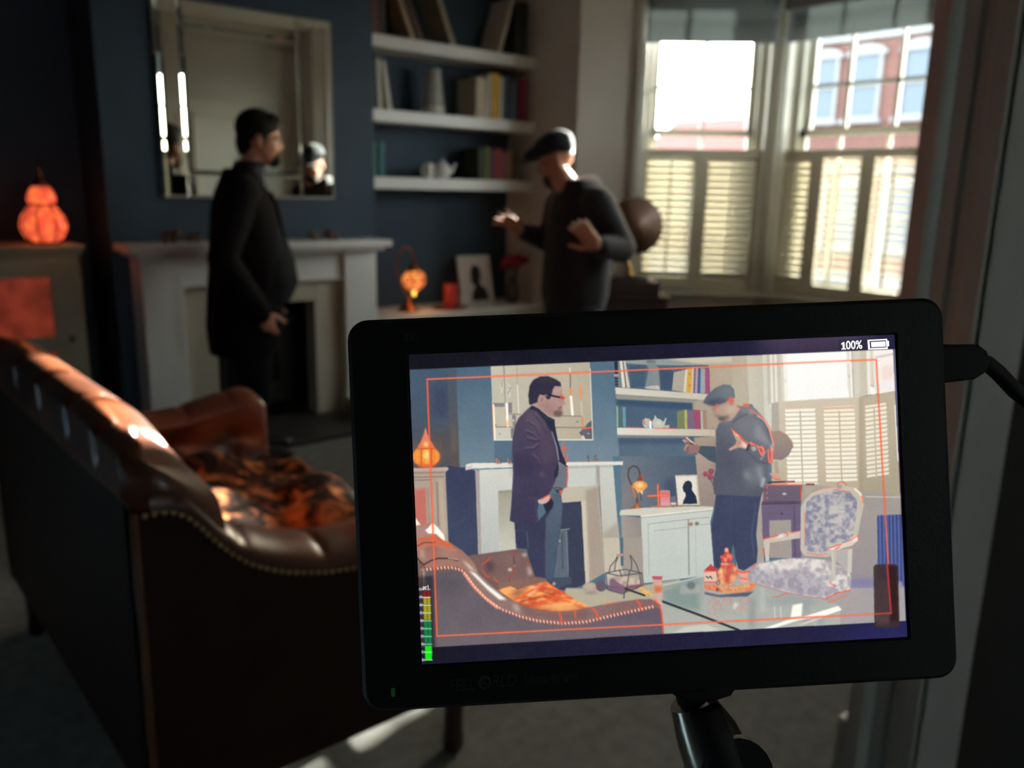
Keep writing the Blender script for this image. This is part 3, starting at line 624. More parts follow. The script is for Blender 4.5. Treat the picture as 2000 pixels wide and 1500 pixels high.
# ================================================================== ornaments on the mantel
M_BRZ = mat('bronze_ornament', rgb(96, 66, 44), .4, metal=.5)
def elephant(x, y, s, face, label):
    z = 1.085; m = MB(); f = face
    m.ell((x, y, z + .034 * s), (.034 * s, .02 * s, .022 * s)).ell((x + f * .034 * s, y, z + .046 * s), (.017 * s, .015 * s, .017 * s))
    m.tube([(x + f * .046 * s, y, z + .044 * s), (x + f * .056 * s, y, z + .03 * s), (x + f * .058 * s, y, z + .012 * s), (x + f * .064 * s, y, z + .008 * s)], [.007 * s, .006 * s, .0045 * s, .003 * s], 8)
    for sx in (-1, 1):
        for sy in (-1, 1): m.cap((x + sx * .02 * s, y + sy * .011 * s, z + .007 * s), .0075 * s, (x + sx * .02 * s, y + sy * .011 * s, z + .03 * s), .009 * s, 8)
        m.ell((x + f * .028 * s, y + sx * .017 * s, z + .046 * s), (.004 * s, .013 * s, .015 * s), n=8, m=6)
    m.tube([(x - f * .033 * s, y, z + .044 * s), (x - f * .041 * s, y, z + .03 * s), (x - f * .041 * s, y, z + .018 * s)], .002 * s, 6)
    tag(m.build('elephant_figurine', M_BRZ, smooth=True, at=(x, y, z)), label, 'figurine', 'elephant figurines on the mantel')
elephant(1.53, 4.55, 1.15, 1, 'bronze elephant figurine on the mantel left of the man, left one')
elephant(1.66, 4.57, .85, 1, 'small bronze elephant figurine on the mantel nearest the man\'s back')
elephant(2.36, 4.56, .75, -1, 'small bronze elephant figurine on mantel in front of the man')
elephant(2.47, 4.55, .95, -1, 'bronze elephant figurine on mantel near its right end')
tw = thing('coral_ornament', 'red branching coral ornament standing on the mantel before the man\'s belly', 'ornament', (2.15, 4.6, 1.085))
M_COR = mat('red_coral', rgb(150, 60, 44), .6)
MB().lathe([(.03, 1.085), (.03, 1.092), (.01, 1.10)], (2.15, 4.6, 0), 14).build('base', M_COR, tw, smooth=True)
for k in range(5):
    a = k * 1.3; h = .10 + .03 * (k % 3)
    MB().tube([(2.15, 4.6, 1.095), (2.15 + .012 * math.cos(a), 4.6 + .008 * math.sin(a), 1.095 + h * .5), (2.15 + .035 * math.cos(a), 4.6 + .02 * math.sin(a), 1.095 + h)], [.007, .006, .004], 8).build('branch', M_COR, tw, smooth=True)

# ================================================================== gramophone on its table by the window
tx, ty, tz = 4.12, 3.66, .76
M_MAHO = mat('dark_mahogany', rgb(54, 34, 34), .4, var=.2, vscale=6, stretch=(1, 1, 6), coat=.2)
tb = thing('side_table', 'dark wooden side table with drawer under the gramophone', 'table', (tx, ty, 0))
ax, ay_ = Vector((.766, -.643, 0)), Vector((.643, .766, 0)); o_ = Vector((tx, ty, 0))
MB().obox(o_, ax, ay_, UZ, -.24, .24, -.18, .18, tz - .025, tz).build('top', M_MAHO, tb, bevel=.004)
MB().obox(o_, ax, ay_, UZ, -.22, .22, -.16, .16, tz - .20, tz - .025).build('apron', M_MAHO, tb, bevel=.003)
dw = MB().obox(o_, ax, ay_, UZ, -.18, .18, -.168, -.16, tz - .18, tz - .045).build('drawer', M_MAHO, tb, bevel=.003)
MB().obox(o_, ax, ay_, UZ, -.03, .03, -.185, -.168, tz - .12, tz - .105).build('handle', M_BRASS, dw, bevel=.003)
for a in (-.2, .2):
    for b in (-.14, .14): MB().obox(o_ + ax * a + ay_ * b, ax, ay_, UZ, -.02, .02, -.02, .02, 0, tz - .2).build('leg', M_MAHO, tb, bevel=.003)
MB().obox(o_, ax, ay_, UZ, -.2, .2, -.14, .14, .15, .17).build('lower_shelf', M_MAHO, tb, bevel=.003)
gm = thing('gramophone', 'antique gramophone with big brown horn behind the man in flat cap', 'gramophone', (tx, ty, tz))
M_HORN = mat('brown_horn_metal', rgb(92, 66, 50), .45, metal=.4, var=.15, vscale=10)
MB().obox(o_, ax, ay_, UZ, -.17, .17, -.15, .15, tz, tz + .09).build('case', M_MAHO, gm, bevel=.006)
MB().lathe([(.12, tz + .095), (.12, tz + .105), (0, tz + .105)], (tx, ty, 0), 28).build('turntable', mat('dark_felt', rgb(40, 34, 34), .9), gm, ang=40)
hc = Vector((4.13, 3.655, 1.185)); hd = Vector((-.62, -.76, .18)).normalized()
prof = [(.178, .03), (.175, .025), (.15, -.005), (.11, -.04), (.07, -.09), (.042, -.15), (.028, -.19)]
m_ = MB().lathe(prof, hc, 36, hd)
ho = m_.build('horn', M_HORN, gm, smooth=True); sd = ho.modifiers.new('t', 'SOLIDIFY'); sd.thickness = .003
e_ = hc - hd * .19
MB().tube([e_, e_ - hd * .05 + Vector((0, 0, -.03)), e_ - hd * .06 + Vector((0, 0, -.12)), e_ - hd * .02 + Vector((0, 0, -.19)), (tx, ty, tz + .13)], [.026, .024, .02, .016, .013], 12).build('elbow', mat('brass_arm', rgb(176, 140, 84), .25, metal=1), gm, smooth=True)
MB().ell((tx - .05, ty - .04, tz + .125), (.03, .03, .018)).build('sound_box', mat('brass_arm', None), gm, smooth=True)
MB().tube([(tx, ty, tz + .09), (tx, ty, tz + .13)], .012, 10).build('tone_pillar', M_BRASS, gm, smooth=True)
# ================================================================== leather sofa seen from its end
SX0, SX1, SY0, SY1 = .40, 1.18, 1.48, 2.85
def leather_mat():
    m = bpy.data.materials.new('chestnut_leather'); m.use_nodes = True; n = m.node_tree; b = n.nodes['Principled BSDF']
    tc = n.nodes.new('ShaderNodeTexCoord'); a = n.nodes.new('ShaderNodeTexNoise'); a.inputs['Scale'].default_value = 7; a.inputs['Detail'].default_value = 6
    r = n.nodes.new('ShaderNodeValToRGB'); r.color_ramp.elements[0].color = rgb(52, 27, 16); r.color_ramp.elements[1].color = rgb(116, 60, 30); r.color_ramp.elements[0].position = .3; r.color_ramp.elements[1].position = .7
    n.links.new(tc.outputs['Object'], a.inputs['Vector']); n.links.new(a.outputs['Fac'], r.inputs[0]); n.links.new(r.outputs[0], b.inputs['Base Color'])
    v = n.nodes.new('ShaderNodeTexVoronoi'); v.inputs['Scale'].default_value = 260; bp = n.nodes.new('ShaderNodeBump'); bp.inputs['Strength'].default_value = .12; bp.inputs['Distance'].default_value = .004
    n.links.new(tc.outputs['Object'], v.inputs['Vector']); n.links.new(v.outputs['Distance'], bp.inputs['Height']); n.links.new(bp.outputs[0], b.inputs['Normal'])
    b.inputs['Roughness'].default_value = .38; b.inputs['Coat Weight'].default_value = .35; b.inputs['Coat Roughness'].default_value = .2
    return m
M_LEA = leather_mat()
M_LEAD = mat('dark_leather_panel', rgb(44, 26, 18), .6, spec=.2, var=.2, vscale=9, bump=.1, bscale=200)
sofa = thing('leather_sofa', 'tufted brown leather sofa with studded arm in the left foreground', 'sofa', (.79, 2.16, 0))
ARM = [(.400, .832), (.44, .832), (.472, .829), (.499, .812), (.525, .776), (.571, .718), (.62, .679), (.683, .648), (.773, .622), (.846, .613), (.92, .617), (1.0, .632), (1.08, .648), (1.14, .656), (1.18, .655)]
def arm_z(x):
    for (x0, z0), (x1, z1) in zip(ARM, ARM[1:]):
        if x <= x1: return z0 + (z1 - z0) * max(0, (x - x0)) / (x1 - x0)
    return ARM[-1][1]
def sm_arm(x): return (arm_z(x - .02) + 2 * arm_z(x) + arm_z(x + .02)) / 4 if x > .43 else .832
def smooth01(t): t = max(0, min(1, t)); return t * t * (3 - 2 * t)
# outer side panels
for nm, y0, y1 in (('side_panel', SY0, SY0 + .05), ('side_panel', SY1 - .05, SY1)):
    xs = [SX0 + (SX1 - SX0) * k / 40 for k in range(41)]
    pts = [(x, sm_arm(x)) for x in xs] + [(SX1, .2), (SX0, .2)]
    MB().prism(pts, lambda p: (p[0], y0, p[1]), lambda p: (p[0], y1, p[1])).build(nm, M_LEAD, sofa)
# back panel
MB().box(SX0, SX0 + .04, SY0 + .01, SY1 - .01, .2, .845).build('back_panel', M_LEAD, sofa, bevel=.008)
# rolled arm tops with tufted inner faces
def armpad(y_out, sgn):
    def fn(u, v):
        x = .43 + (SX1 + .012 - .43) * u; zb = sm_arm(x)
        endf = math.sqrt(max(0.02, 1 - max(0, (x - (SX1 - .05)) / .063) ** 2))
        hgt = .06 * endf
        if v < .6:                                 # over the top of the roll
            t = v / .6 * PI; y = .075 - .08 * math.cos(t); z = zb + hgt * math.sin(t) ** .8 - .004
        else:
            t = (v - .6) / .4; y = .155 + .02 * t; z = zb + (.40 - zb) * t
            # button tufting on the inner face
            k = 0
            for bx in (.66, .88, 1.08):
                d = math.hypot((x - bx) / .085, (z - .545) / .065); k += math.exp(-d * d)
            y += .012 * math.sin(math.pi * min(1, t * 1.2)) - .06 * k
        pl = 0
        for px_ in (.60, .77, .93, 1.08):
            pl += math.exp(-((x - px_) / .010) ** 2)
        z -= .010 * pl * math.sin(min(v / .6, 1) * PI)
        if u > .999: y = .075 + (y - .075) * .9
        return (x, y_out + sgn * y, z)
    return MB().grid(fn, 90, 34)
for yo, sg in ((SY0, 1), (SY1, -1)): armpad(yo, sg).build('arm_roll', M_LEA, sofa, smooth=True)
# rolled back
CS = [(.400, .845), (.378, .870), (.366, .905), (.370, .940), (.388, .968), (.420, .981), (.456, .975), (.490, .954), (.518, .918), (.553, .83), (.57, .74), (.59, .62), (.605, .5), (.61, .40)]
def cs(t):
    t = t * (len(CS) - 1); i = min(int(t), len(CS) - 2); f = t - i
    p0, p1, p2, p3 = CS[max(i - 1, 0)], CS[i], CS[i + 1], CS[min(i + 2, len(CS) - 1)]
    return tuple(.5 * (2 * b + (c - a) * f + (2 * a - 5 * b + 4 * c - d) * f * f + (3 * b - a - 3 * c + d) * f ** 3) for a, b, c, d in zip(p0, p1, p2, p3))
PLEAT = [1.625, 1.82, 2.06, 2.30, 2.54, 2.72]
def backroll(u, v):
    y = SY0 + .004 + (SY1 - SY0 - .008) * v; x, z = cs(u)
    e = min(y - SY0, SY1 - y); f = (.55 if x > .43 else .85) + (.45 if x > .43 else .15) * smooth01(e / .30)
    if z > .832: z = .832 + (z - .832) * f; x = .46 + (x - .46) * (.55 + .45 * f) if x < .46 else x
    if z > .832 and x < .41: x = max(x, .402 - .02 * f)
    pl = sum(math.exp(-((y - p) / .012) ** 2) for p in PLEAT); wt = smooth01((u - .05) / .2) * (1 - smooth01((u - .72) / .2))
    z -= .020 * pl * wt; x += (.010 if x < .46 else -.012) * pl * wt
    k = 0
    for i in range(6):
        for zz, o in ((.80, 0), (.66, .12), (.52, 0)):
            d = math.hypot((y - (1.70 + .24 * i + o)) / .07, (z - zz) / .055); k += math.exp(-d * d)
    if x > .5: x -= .03 * k
    return (x, y, z)
br_ = MB().grid(backroll, 52, 200); br_.f += [tuple(k * 200 for k in range(52)), tuple(k * 200 + 199 for k in range(52))]
br_.build('back_roll', M_LEA, sofa, smooth=True)
# seat
MB().box(SX0 + .05, SX1 - .02, SY0 + .05, SY1 - .05, .2, .36).build('seat_frame', M_LEAD, sofa, bevel=.01)
sc = MB()
def seatf(u, v):
    x = .56 + (1.20 - .56) * u; y = 1.64 + (2.69 - 1.64) * v
    e = min(u, 1 - u, v * 1.6, (1 - v) * 1.6); return (x, y, .36 + .10 * min(1, (e / .07) ** .5 if e > 0 else 0) + .012 * math.sin(u * PI) * math.sin(v * PI))
sc.grid(seatf, 40, 50); sc.build('seat_cushion', M_LEA, sofa, smooth=True)
M_LEG = mat('turned_dark_wood', rgb(48, 22, 16), .4, coat=.3)
for x, y in ((1.135, 1.525), (.45, 1.525), (1.135, 2.80), (.45, 2.80)):
    MB().lathe([(.018, 0), (.026, .012), (.028, .03), (.024, .07), (.027, .14), (.030, .2)], (x, y, 0), 16).build('leg', M_LEG, sofa, smooth=True)
# buttons on the far arm and back
M_STUD = mat('brass_stud', rgb(214, 178, 130), .3, metal=1.0)
for bx in (.66, .88, 1.08): MB().ell((bx, SY1 - .112, .545), (.011, .006, .011), n=10, m=6).build('button', M_LEA, sofa, smooth=True)
# stud nails along the near arm
pts = []; xs = [SX0 + .004 + .0005 * k for k in range(int((SX1 - SX0 - .006) / .0005))]; acc = 1; last = None
for x in xs:
    p = Vector((x, SY0 - .002, sm_arm(x) - .008))
    if last is None or (p - last).length >= .0165: pts.append(p); last = p
nail = None
for p in pts:
    if nail is None:
        nail = MB().ell(p, (.0058, .0036, .0058), n=10, m=6).build('stud', M_STUD, sofa, smooth=True); p_0 = p
    else: twin(nail, sofa, p - p_0)
# welt down the corner and round the bottom
MB().tube([(SX0, SY0, .2), (SX0, SY0, .4), (SX0 + .002, SY0, .6), (SX0 + .002, SY0, .83)], .008, 8).build('welt', mat('worn_leather_welt', rgb(104, 66, 40), .5), sofa, smooth=True)
MB().tube([(SX0, SY0 + .01, .846), (SX0 - .004, SY0 + .3, .85), (SX0 - .004, SY1 - .01, .85)], .006, 8).build('welt', mat('worn_leather_welt', None), sofa, smooth=True)

# fur throw lying over the seat
def fur_mat():
    m = bpy.data.materials.new('tawny_fur'); m.use_nodes = True; n = m.node_tree; b = n.nodes['Principled BSDF']
    tc = n.nodes.new('ShaderNodeTexCoord'); mp = n.nodes.new('ShaderNodeMapping'); mp.inputs['Scale'].default_value = (1.6, 1, 1); mp.inputs['Rotation'].default_value = (0, 0, .5)
    a = n.nodes.new('ShaderNodeTexNoise'); a.inputs['Scale'].default_value = 11; a.inputs['Detail'].default_value = 4; a.inputs['Distortion'].default_value = 1.2
    r = n.nodes.new('ShaderNodeValToRGB'); e = r.color_ramp.elements; e[0].color = rgb(24, 14, 10); e[0].position = .42; e[1].color = rgb(176, 112, 70); e[1].position = .68; e.new(.50).color = rgb(56, 31, 19); e.new(.58).color = rgb(126, 72, 42)
    n.links.new(tc.outputs['Object'], mp.inputs['Vector']); n.links.new(mp.outputs[0], a.inputs['Vector']); n.links.new(a.outputs['Fac'], r.inputs[0]); n.links.new(r.outputs[0], b.inputs['Base Color'])
    c = n.nodes.new('ShaderNodeTexNoise'); c.inputs['Scale'].default_value = 150; bp = n.nodes.new('ShaderNodeBump'); bp.inputs['Strength'].default_value = .6; bp.inputs['Distance'].default_value = .006
    n.links.new(mp.outputs[0], c.inputs['Vector']); n.links.new(c.outputs['Fac'], bp.inputs['Height']); n.links.new(bp.outputs[0], b.inputs['Normal'])
    b.inputs['Roughness'].default_value = .95; b.inputs['Specular IOR Level'].default_value = .1
    return m
def furf(u, v):
    x = .63 + .61 * u; y = 1.70 + .93 * v + .03 * math.sin(u * 7)
    z = .476 + .030 * math.sin(7 * x + 9 * y) * math.sin(5 * y - 3 * x + 1) + .022 * math.sin(17 * x - 8 * y) + .014 * math.sin(23 * y + 6 * x)
    z = max(z, .474) + .03 * (1 - u) + .02 * math.exp(-((y - 2.2) / .25) ** 2)
    if u > .9: t = (u - .9) / .1; x = 1.19 + .03 * t + .006 * math.sin(11 * y); z -= .13 * t * t
    return (x, y, z)
fu = MB().grid(furf, 70, 90).build('fur_throw', fur_mat(), smooth=True, at=(.93, 2.16, .47))
sd = fu.modifiers.new('t', 'SOLIDIFY'); sd.thickness = .008; sd.offset = 1
tag(fu, 'tawny brown fur throw crumpled over the leather sofa seat', 'throw')
stl = thing('round_stool', 'dark round-topped stool half hidden behind the sofa far arm', 'stool', (1.20, 3.55, 0))
MB().lathe([(.10, .36), (.115, .38), (.112, .42), (.08, .445), (0, .455)], (1.20, 3.55, 0), 24).build('cushion', mat('dark_velvet', rgb(34, 30, 32), .9, sheen=.3), stl, smooth=True)
for k in range(3):
    a = k * 2 * PI / 3 + .4; MB().tube([(1.20 + .07 * math.cos(a), 3.55 + .07 * math.sin(a), .37), (1.20 + .11 * math.cos(a), 3.55 + .11 * math.sin(a), 0)], [.014, .010], 8).build('leg', M_LEG, stl, smooth=True)
# ================================================================== the two men
M_SKIN = mat('skin', rgb(196, 142, 114), .5, var=.08, vscale=20)
M_HAIR = mat('black_hair', rgb(13, 11, 11), .75, spec=.2, bump=.4, bscale=180)
M_EYEW = mat('eye_white', rgb(225, 222, 215), .3); M_EYED = mat('eye_dark', rgb(30, 20, 16), .2)
M_LIP = mat('lips', rgb(150, 86, 76), .5)

def remesh(o, vox, it=4, fac=.5):
    r = o.modifiers.new('r', 'REMESH'); r.mode = 'VOXEL'; r.voxel_size = vox; r.use_smooth_shade = True
    s = o.modifiers.new('s', 'SMOOTH'); s.factor = fac; s.iterations = it
    return bake(o)

class Fig:
    """places local coordinates (x forward, y left, z up) in the room"""
    def __init__(s, base, fwd):
        s.o = Vector(base); f = Vector(fwd); f.z = 0; f.normalize(); s.f = f; s.l = Vector((-f.y, f.x, 0))
        s.R = Matrix(((s.f.x, s.l.x, 0), (s.f.y, s.l.y, 0), (0, 0, 1)))
    def p(s, x, y, z): return s.o + s.f * x + s.l * y + Vector((0, 0, z))
    def d(s, x, y, z): return (s.f * x + s.l * y + Vector((0, 0, z))).normalized()
    def rings(s, rows, n=28, sq=2.3):
        """rows of (z, centre x, half depth, half width[, tilt]) -> superellipse loops"""
        out = []
        for row in rows:
            z, cx, a, b = row[:4]; tl = row[4] if len(row) > 4 else 0; loop = []
            for k in range(n):
                t = 2 * PI * k / n; c, q = math.cos(t), math.sin(t)
                x = a * math.copysign(abs(c) ** (2 / sq), c); y = b * math.copysign(abs(q) ** (2 / sq), q)
                loop.append(s.p(cx + x, y, z + tl * x))
            out.append(loop)
        return out

def head(mb, F, c, fw, up):
    """skull, face, nose, ears, jaw and neck root; c is the centre of the head"""
    fw = fw.normalized(); up = (up - fw * up.dot(fw)).normalized(); lf = up.cross(fw)
    R = Matrix(((fw.x, lf.x, up.x), (fw.y, lf.y, up.y), (fw.z, lf.z, up.z)))
    q = lambda x, y, z: c + fw * x + lf * y + up * z
    mb.ell(q(-.012, 0, .035), (.098, .077, .092), R, 20, 14)
    mb.ell(q(.022, 0, -.025), (.072, .066, .088), R, 18, 12)
    mb.ell(q(.045, 0, -.088), (.040, .040, .030), R, 14, 10)         # chin
    mb.ell(q(.066, 0, .022), (.026, .052, .014), R, 14, 8)            # brow
    for s in (-1, 1):
        mb.ell(q(.050, s * .038, -.030), (.030, .024, .026), R, 12, 8)        # cheeks
        mb.ell(q(-.008, s * .077, -.008), (.020, .009, .033), R, 12, 8)       # ears
    mb.tube([q(.078, 0, .018), q(.090, 0, -.004), q(.100, 0, -.024), q(.086, 0, -.034)], [.009, .011, .013, .010], 10)
    for s in (-1, 1): mb.ell(q(.086, s * .012, -.030), (.012, .009, .008), R, 10, 6)
    mb.ell(q(.082, 0, -.060), (.012, .024, .006), R, 12, 6).ell(q(.081, 0, -.070), (.012, .021, .006), R, 12, 6)
    return q, R

def face_parts(q, R, root):
    for s in (-1, 1):
        e = MB().ell(q(.072, s * .031, .000), (.012, .014, .010), R, 12, 8).build('eye', M_EYEW, root, smooth=True)
        MB().ell(q(.081, s * .031, .000), (.005, .006, .006), R, 10, 6).build('iris', M_EYED, e, smooth=True)
    MB().ell(q(.0855, 0, -.065), (.010, .022, .0055), R, 12, 6).build('lips', M_LIP, root, smooth=True)

def hand(mb, w, d, nrm, side, curl=.35, spread=.16, s=1.0):
    """palm and five fingers; w wrist, d finger direction, nrm back-of-hand normal, side = +1/-1 thumb side along d x nrm"""
    d = d.normalized(); nrm = (nrm - d * nrm.dot(d)).normalized(); t = d.cross(nrm) * side
    P = lambda a, b, c: w + d * (a * s) + t * (b * s) + nrm * (c * s)
    mb.tube([P(-.02, 0, 0), P(.02, .002, 0), P(.06, .004, 0), P(.092, .002, 0)], [.026 * s, .036 * s, .042 * s, .038 * s], 14, .38, nrm)
    for k, (b, L, r) in enumerate(((.030, .078, .0092), (.010, .086, .0095), (-.010, .080, .0090), (-.029, .064, .0080))):
        a = P(.080, b, 0); ang = spread * (1.5 - k) * .75; dd = (d * math.cos(ang) + t * math.sin(ang)).normalized()
        cu = curl * (1 + .15 * k); p = a; rr = r; bend = 0; pts = [a - dd * .012]; rad = [rr * s]
        for f in (.46, .31, .23):
            bend += cu * .55; v = dd * math.cos(bend) - nrm * math.sin(bend); p = p + v * (L * f * s); rr *= .93; pts.append(p); rad.append(rr * s)
        mb.tube(pts, rad, 10); mb.ell(pts[-1], (rad[-1],) * 3, None, 10, 6)
    a = P(.018, .028, -.006); v1 = (d * .62 + t * .75 - nrm * .22).normalized(); v2 = (d * .85 + t * .48 - nrm * .22).normalized()
    q1 = a + v1 * (.042 * s); q2 = q1 + v2 * (.032 * s); q3 = q2 + v2 * (.024 * s)
    mb.tube([a - v1 * .012, a, q1, q2, q3], [.013 * s, .014 * s, .0115 * s, .0105 * s, .0085 * s], 10); mb.ell(q3, (.0085 * s,) * 3, None, 10, 6)

def limb(mb, pts, rad, n=14):
    for (a, ra), (b, rb) in zip(zip(pts, rad), zip(pts[1:], rad[1:])): mb.cap(a, ra, b, rb, n)

# ------------------------------------------------------------------ man in the dark jacket by the fireplace
F = Fig((1.812 - .911 * .07, 4.02 + .411 * .07, .0), (.911, -.411, 0))
man = MB()
hc = F.p(.072, 0, 1.605); q, R = head(man, F, hc, F.d(1, .0, -.06), Vector((0, 0, 1)))
man.cap(F.p(-.01, 0, 1.40), .062, F.p(.045, 0, 1.53), .058)
man.loft(F.rings([(.84, 0, .12, .15), (1.0, .01, .14, .16), (1.2, 0, .12, .17), (1.36, -.02, .09, .16), (1.42, -.02, .06, .08)]))
hip = lambda s: F.p(-.03, s * .09, .86); sh_ = lambda s: F.p(-.02, s * .20, 1.36)
for s in (-1, 1):
    limb(man, [hip(s), F.p(-.015, s * .10, .48), F.p(-.05, s * .10, .09)], [.075, .052, .04])
el = {-1: F.p(-.12, -.285, 1.06), 1: F.p(-.06, .24, 1.06)}; wr = {-1: F.p(.045, -.225, .79), 1: F.p(.06, .20, .79)}
for s in (-1, 1):
    limb(man, [sh_(s), el[s], wr[s]], [.045, .036, .026])
    hand(man, wr[s], F.d(.30, -s * .42, -1), F.d(.1, s, -s * s * .3), -1 if s < 0 else 1, .5, .05)
pm_ = man.build('person', M_SKIN, at=F.p(0, 0, 0)); remesh(pm_, .0052, 3)
tag(pm_, 'man in dark jacket standing in profile by the fireplace, hand in pocket', 'person')
face_parts(q, R, pm_)
# hair, goatee, glasses
hr = MB().ell(q(-.020, 0, .052), (.104, .085, .096), R, 22, 14).ell(q(-.072, 0, -.01), (.046, .070, .075), R, 16, 12).ell(q(.045, 0, .098), (.048, .062, .034), R, 14, 10)
for s in (-1, 1): hr.ell(q(.012, s * .068, .012), (.020, .012, .042), R, 12, 8)
ho = hr.build('hair', M_HAIR, pm_); remesh(ho, .006, 3)
gt = MB().ell(q(.062, 0, -.094), (.034, .036, .032), R, 14, 10).ell(q(.090, 0, -.050), (.010, .028, .006), R, 12, 6)
for s in (-1, 1): gt.cap(q(.088, s * .026, -.052), .006, q(.072, s * .032, -.09), .010, 8)
go = gt.build('goatee', M_HAIR, pm_); remesh(go, .004, 2)
gs = MB()
for s in (-1, 1):
    gs.tube([q(.098, s * .034 + .023 * math.cos(t), .002 + .016 * math.sin(t)) for t in [2 * PI * k / 16 for k in range(17)]], .0022, 6)
    gs.tube([q(.098, s * .057, .006), q(.05, s * .078, .008), q(-.01, s * .083, .006), q(-.03, s * .082, -.01)], .0022, 6)
gs.tube([q(.099, -.011, .006), q(.102, 0, .009), q(.099, .011, .006)], .002, 6)
gl_ = gs.build('glasses', mat('glasses_frame', rgb(20, 18, 18), .3), pm_, smooth=True)
# shirt, jacket, trousers, shoes
M_JKT = mat('aubergine_jacket', rgb(17, 14, 16), .9, spec=.12, var=.15, vscale=14, bump=.15, bscale=220)
M_SHRT = mat('grey_shirt', rgb(30, 33, 36), .9, spec=.12, var=.08, vscale=16)
M_TRS = mat('dark_blue_jeans', rgb(18, 21, 28), .9, spec=.12, var=.12, vscale=18)
M_SHOE = mat('dark_shoe', rgb(24, 20, 18), .4)
sh = MB().loft(F.rings([(.83, .03, .155, .185), (.92, .055, .172, .19), (1.02, .045, .168, .19), (1.16, .02, .150, .20), (1.30, -.005, .130, .20), (1.40, -.01, .085, .13), (1.47, .01, .066, .068)]))
so_ = sh.build('shirt', M_SHRT, pm_); remesh(so_, .008, 4)
jk = MB().loft(F.rings([(.575, -.055, .165, .215), (.70, -.045, .185, .228), (.85, -.03, .188, .228), (1.0, -.012, .19, .228), (1.15, -.015, .175, .235), (1.28, -.02, .158, .236), (1.36, -.025, .13, .215), (1.42, -.03, .098, .14), (1.47, -.022, .085, .085)]))
for s in (-1, 1):
    limb(jk, [F.p(-.025, s * .185, 1.36), el[s], F.p(.035, -.236, .80) if s < 0 else F.p(.04, .215, .80)], [.088, .070, .055])
jo = jk.build('jacket', M_JKT, pm_); remesh(jo, .008, 5)
for s in (-1, 1):
    MB().loft([[F.p(lx_ + dx, s * (.055 + .10 * (1.36 - z)) + dy, z) for dx, dy in ((0, -.03), (.014, -.025), (.016, .02), (0, .03))] for z, lx_ in ((1.0, .168), (1.1, .160), (1.2, .146), (1.3, .126), (1.36, .100))]).build('lapel', M_JKT, pm_, smooth=True)
MB().loft(F.rings([(1.40, -.012, .094, .105), (1.45, .0, .080, .084), (1.505, .018, .072, .072), (1.50, .018, .062, .062)])).build('collar', mat('black_collar', rgb(20, 20, 23), .8), pm_, smooth=True)
tr_ = MB().loft(F.rings([(.70, -.03, .125, .165), (.82, -.01, .150, .185), (.93, .02, .150, .19), (.96, .02, .146, .186)]))
for s in (-1, 1): limb(tr_, [F.p(-.03, s * .085, .80), F.p(-.01, s * .10, .46), F.p(-.05, s * .105, .10)], [.112, .088, .076])
to = tr_.build('trousers', M_TRS, pm_); remesh(to, .008, 4)
MB().loft(F.rings([(.93, .022, .157, .197), (.965, .022, .157, .197)])).build('belt', mat('black_belt', rgb(18, 16, 16), .4), pm_, smooth=True)
for s in (-1, 1):
    se = MB().ell(F.p(.03, s * .10, .05), (.145, .05, .048), F.R, 18, 10).ell(F.p(-.06, s * .10, .06), (.06, .044, .055), F.R, 14, 10)
    for k, (x, y, z) in enumerate(se.v): se.v[k] = (x, y, max(z, .002))
    o = se.build('shoe', M_SHOE, pm_); remesh(o, .008, 2)

# ------------------------------------------------------------------ man in the flat cap with raised hands
G = Fig((3.11 + .733 * .14, 3.35 - .68 * .14, 0), (-.95, .308, 0))
m2 = MB()
prof = Vector((-.733, .68, 0))
hf = (prof * .92 + Vector((0, 0, -.40))).normalized()
hc = Vector((3.11, 3.35, 1.545)) + Vector((.733, -.68, 0)) * .022
q, R = head(m2, G, hc, hf, Vector((0, 0, 1)) + prof * .35)
m2.cap(G.p(.01, 0, 1.36), .066, G.p(.10, 0, 1.47), .06)
m2.loft(G.rings([(.80, 0, .12, .15), (1.0, 0, .13, .17), (1.2, -.01, .13, .18), (1.34, .0, .10, .16), (1.41, .02, .06, .09)]))
for s in (-1, 1): limb(m2, [G.p(0, s * .09, .84), G.p(.015, s * .11, .47), G.p(-.02, s * .12, .09)], [.078, .054, .042])
el = {1: G.p(-.135, .262, 1.115), -1: G.p(.02, -.275, 1.12)}; wr = {1: G.p(.065, .365, 1.135), -1: G.p(.245, -.20, 1.185)}
for s in (-1, 1): limb(m2, [G.p(-.01, s * .20, 1.345), el[s], wr[s]], [.046, .037, .027])
hand(m2, wr[1], G.d(.70, -.02, .72), G.d(-.35, -.85, .35), 1, .22, .12, 1.08)
hand(m2, wr[-1], G.d(.85, .1, .55), G.d(-.3, -.7, .5), -1, .28, .34, 1.05)
p2 = m2.build('person', M_SKIN, at=G.p(0, 0, 0)); remesh(p2, .0052, 3)
tag(p2, 'man in flat cap and grey hoodie gesturing with both hands near the window', 'person')
face_parts(q, R, p2)
bd = MB().ell(q(.046, 0, -.080), (.056, .058, .052), R, 16, 12)
for s in (-1, 1): bd.cap(q(.01, s * .062, -.03), .014, q(.04, s * .045, -.08), .022, 10)
bd.ell(q(.088, 0, -.052), (.010, .028, .007), R, 12, 6)
remesh(bd.build('beard', mat('greying_beard', rgb(70, 60, 54), .8, bump=.4, bscale=200), p2), .005, 3)
cp = MB().ell(q(-.018, 0, .082), (.112, .097, .070), R, 24, 14).ell(q(.060, 0, .080), (.090, .088, .036), R, 20, 12).ell(q(-.060, 0, .058), (.066, .086, .058), R, 20, 12)
M_CAP = mat('charcoal_flat_cap', rgb(44, 49, 55), .9, spec=.2, var=.15, vscale=60, sheen=.1)
co_ = cp.build('flat_cap', M_CAP, p2); remesh(co_, .006, 4)
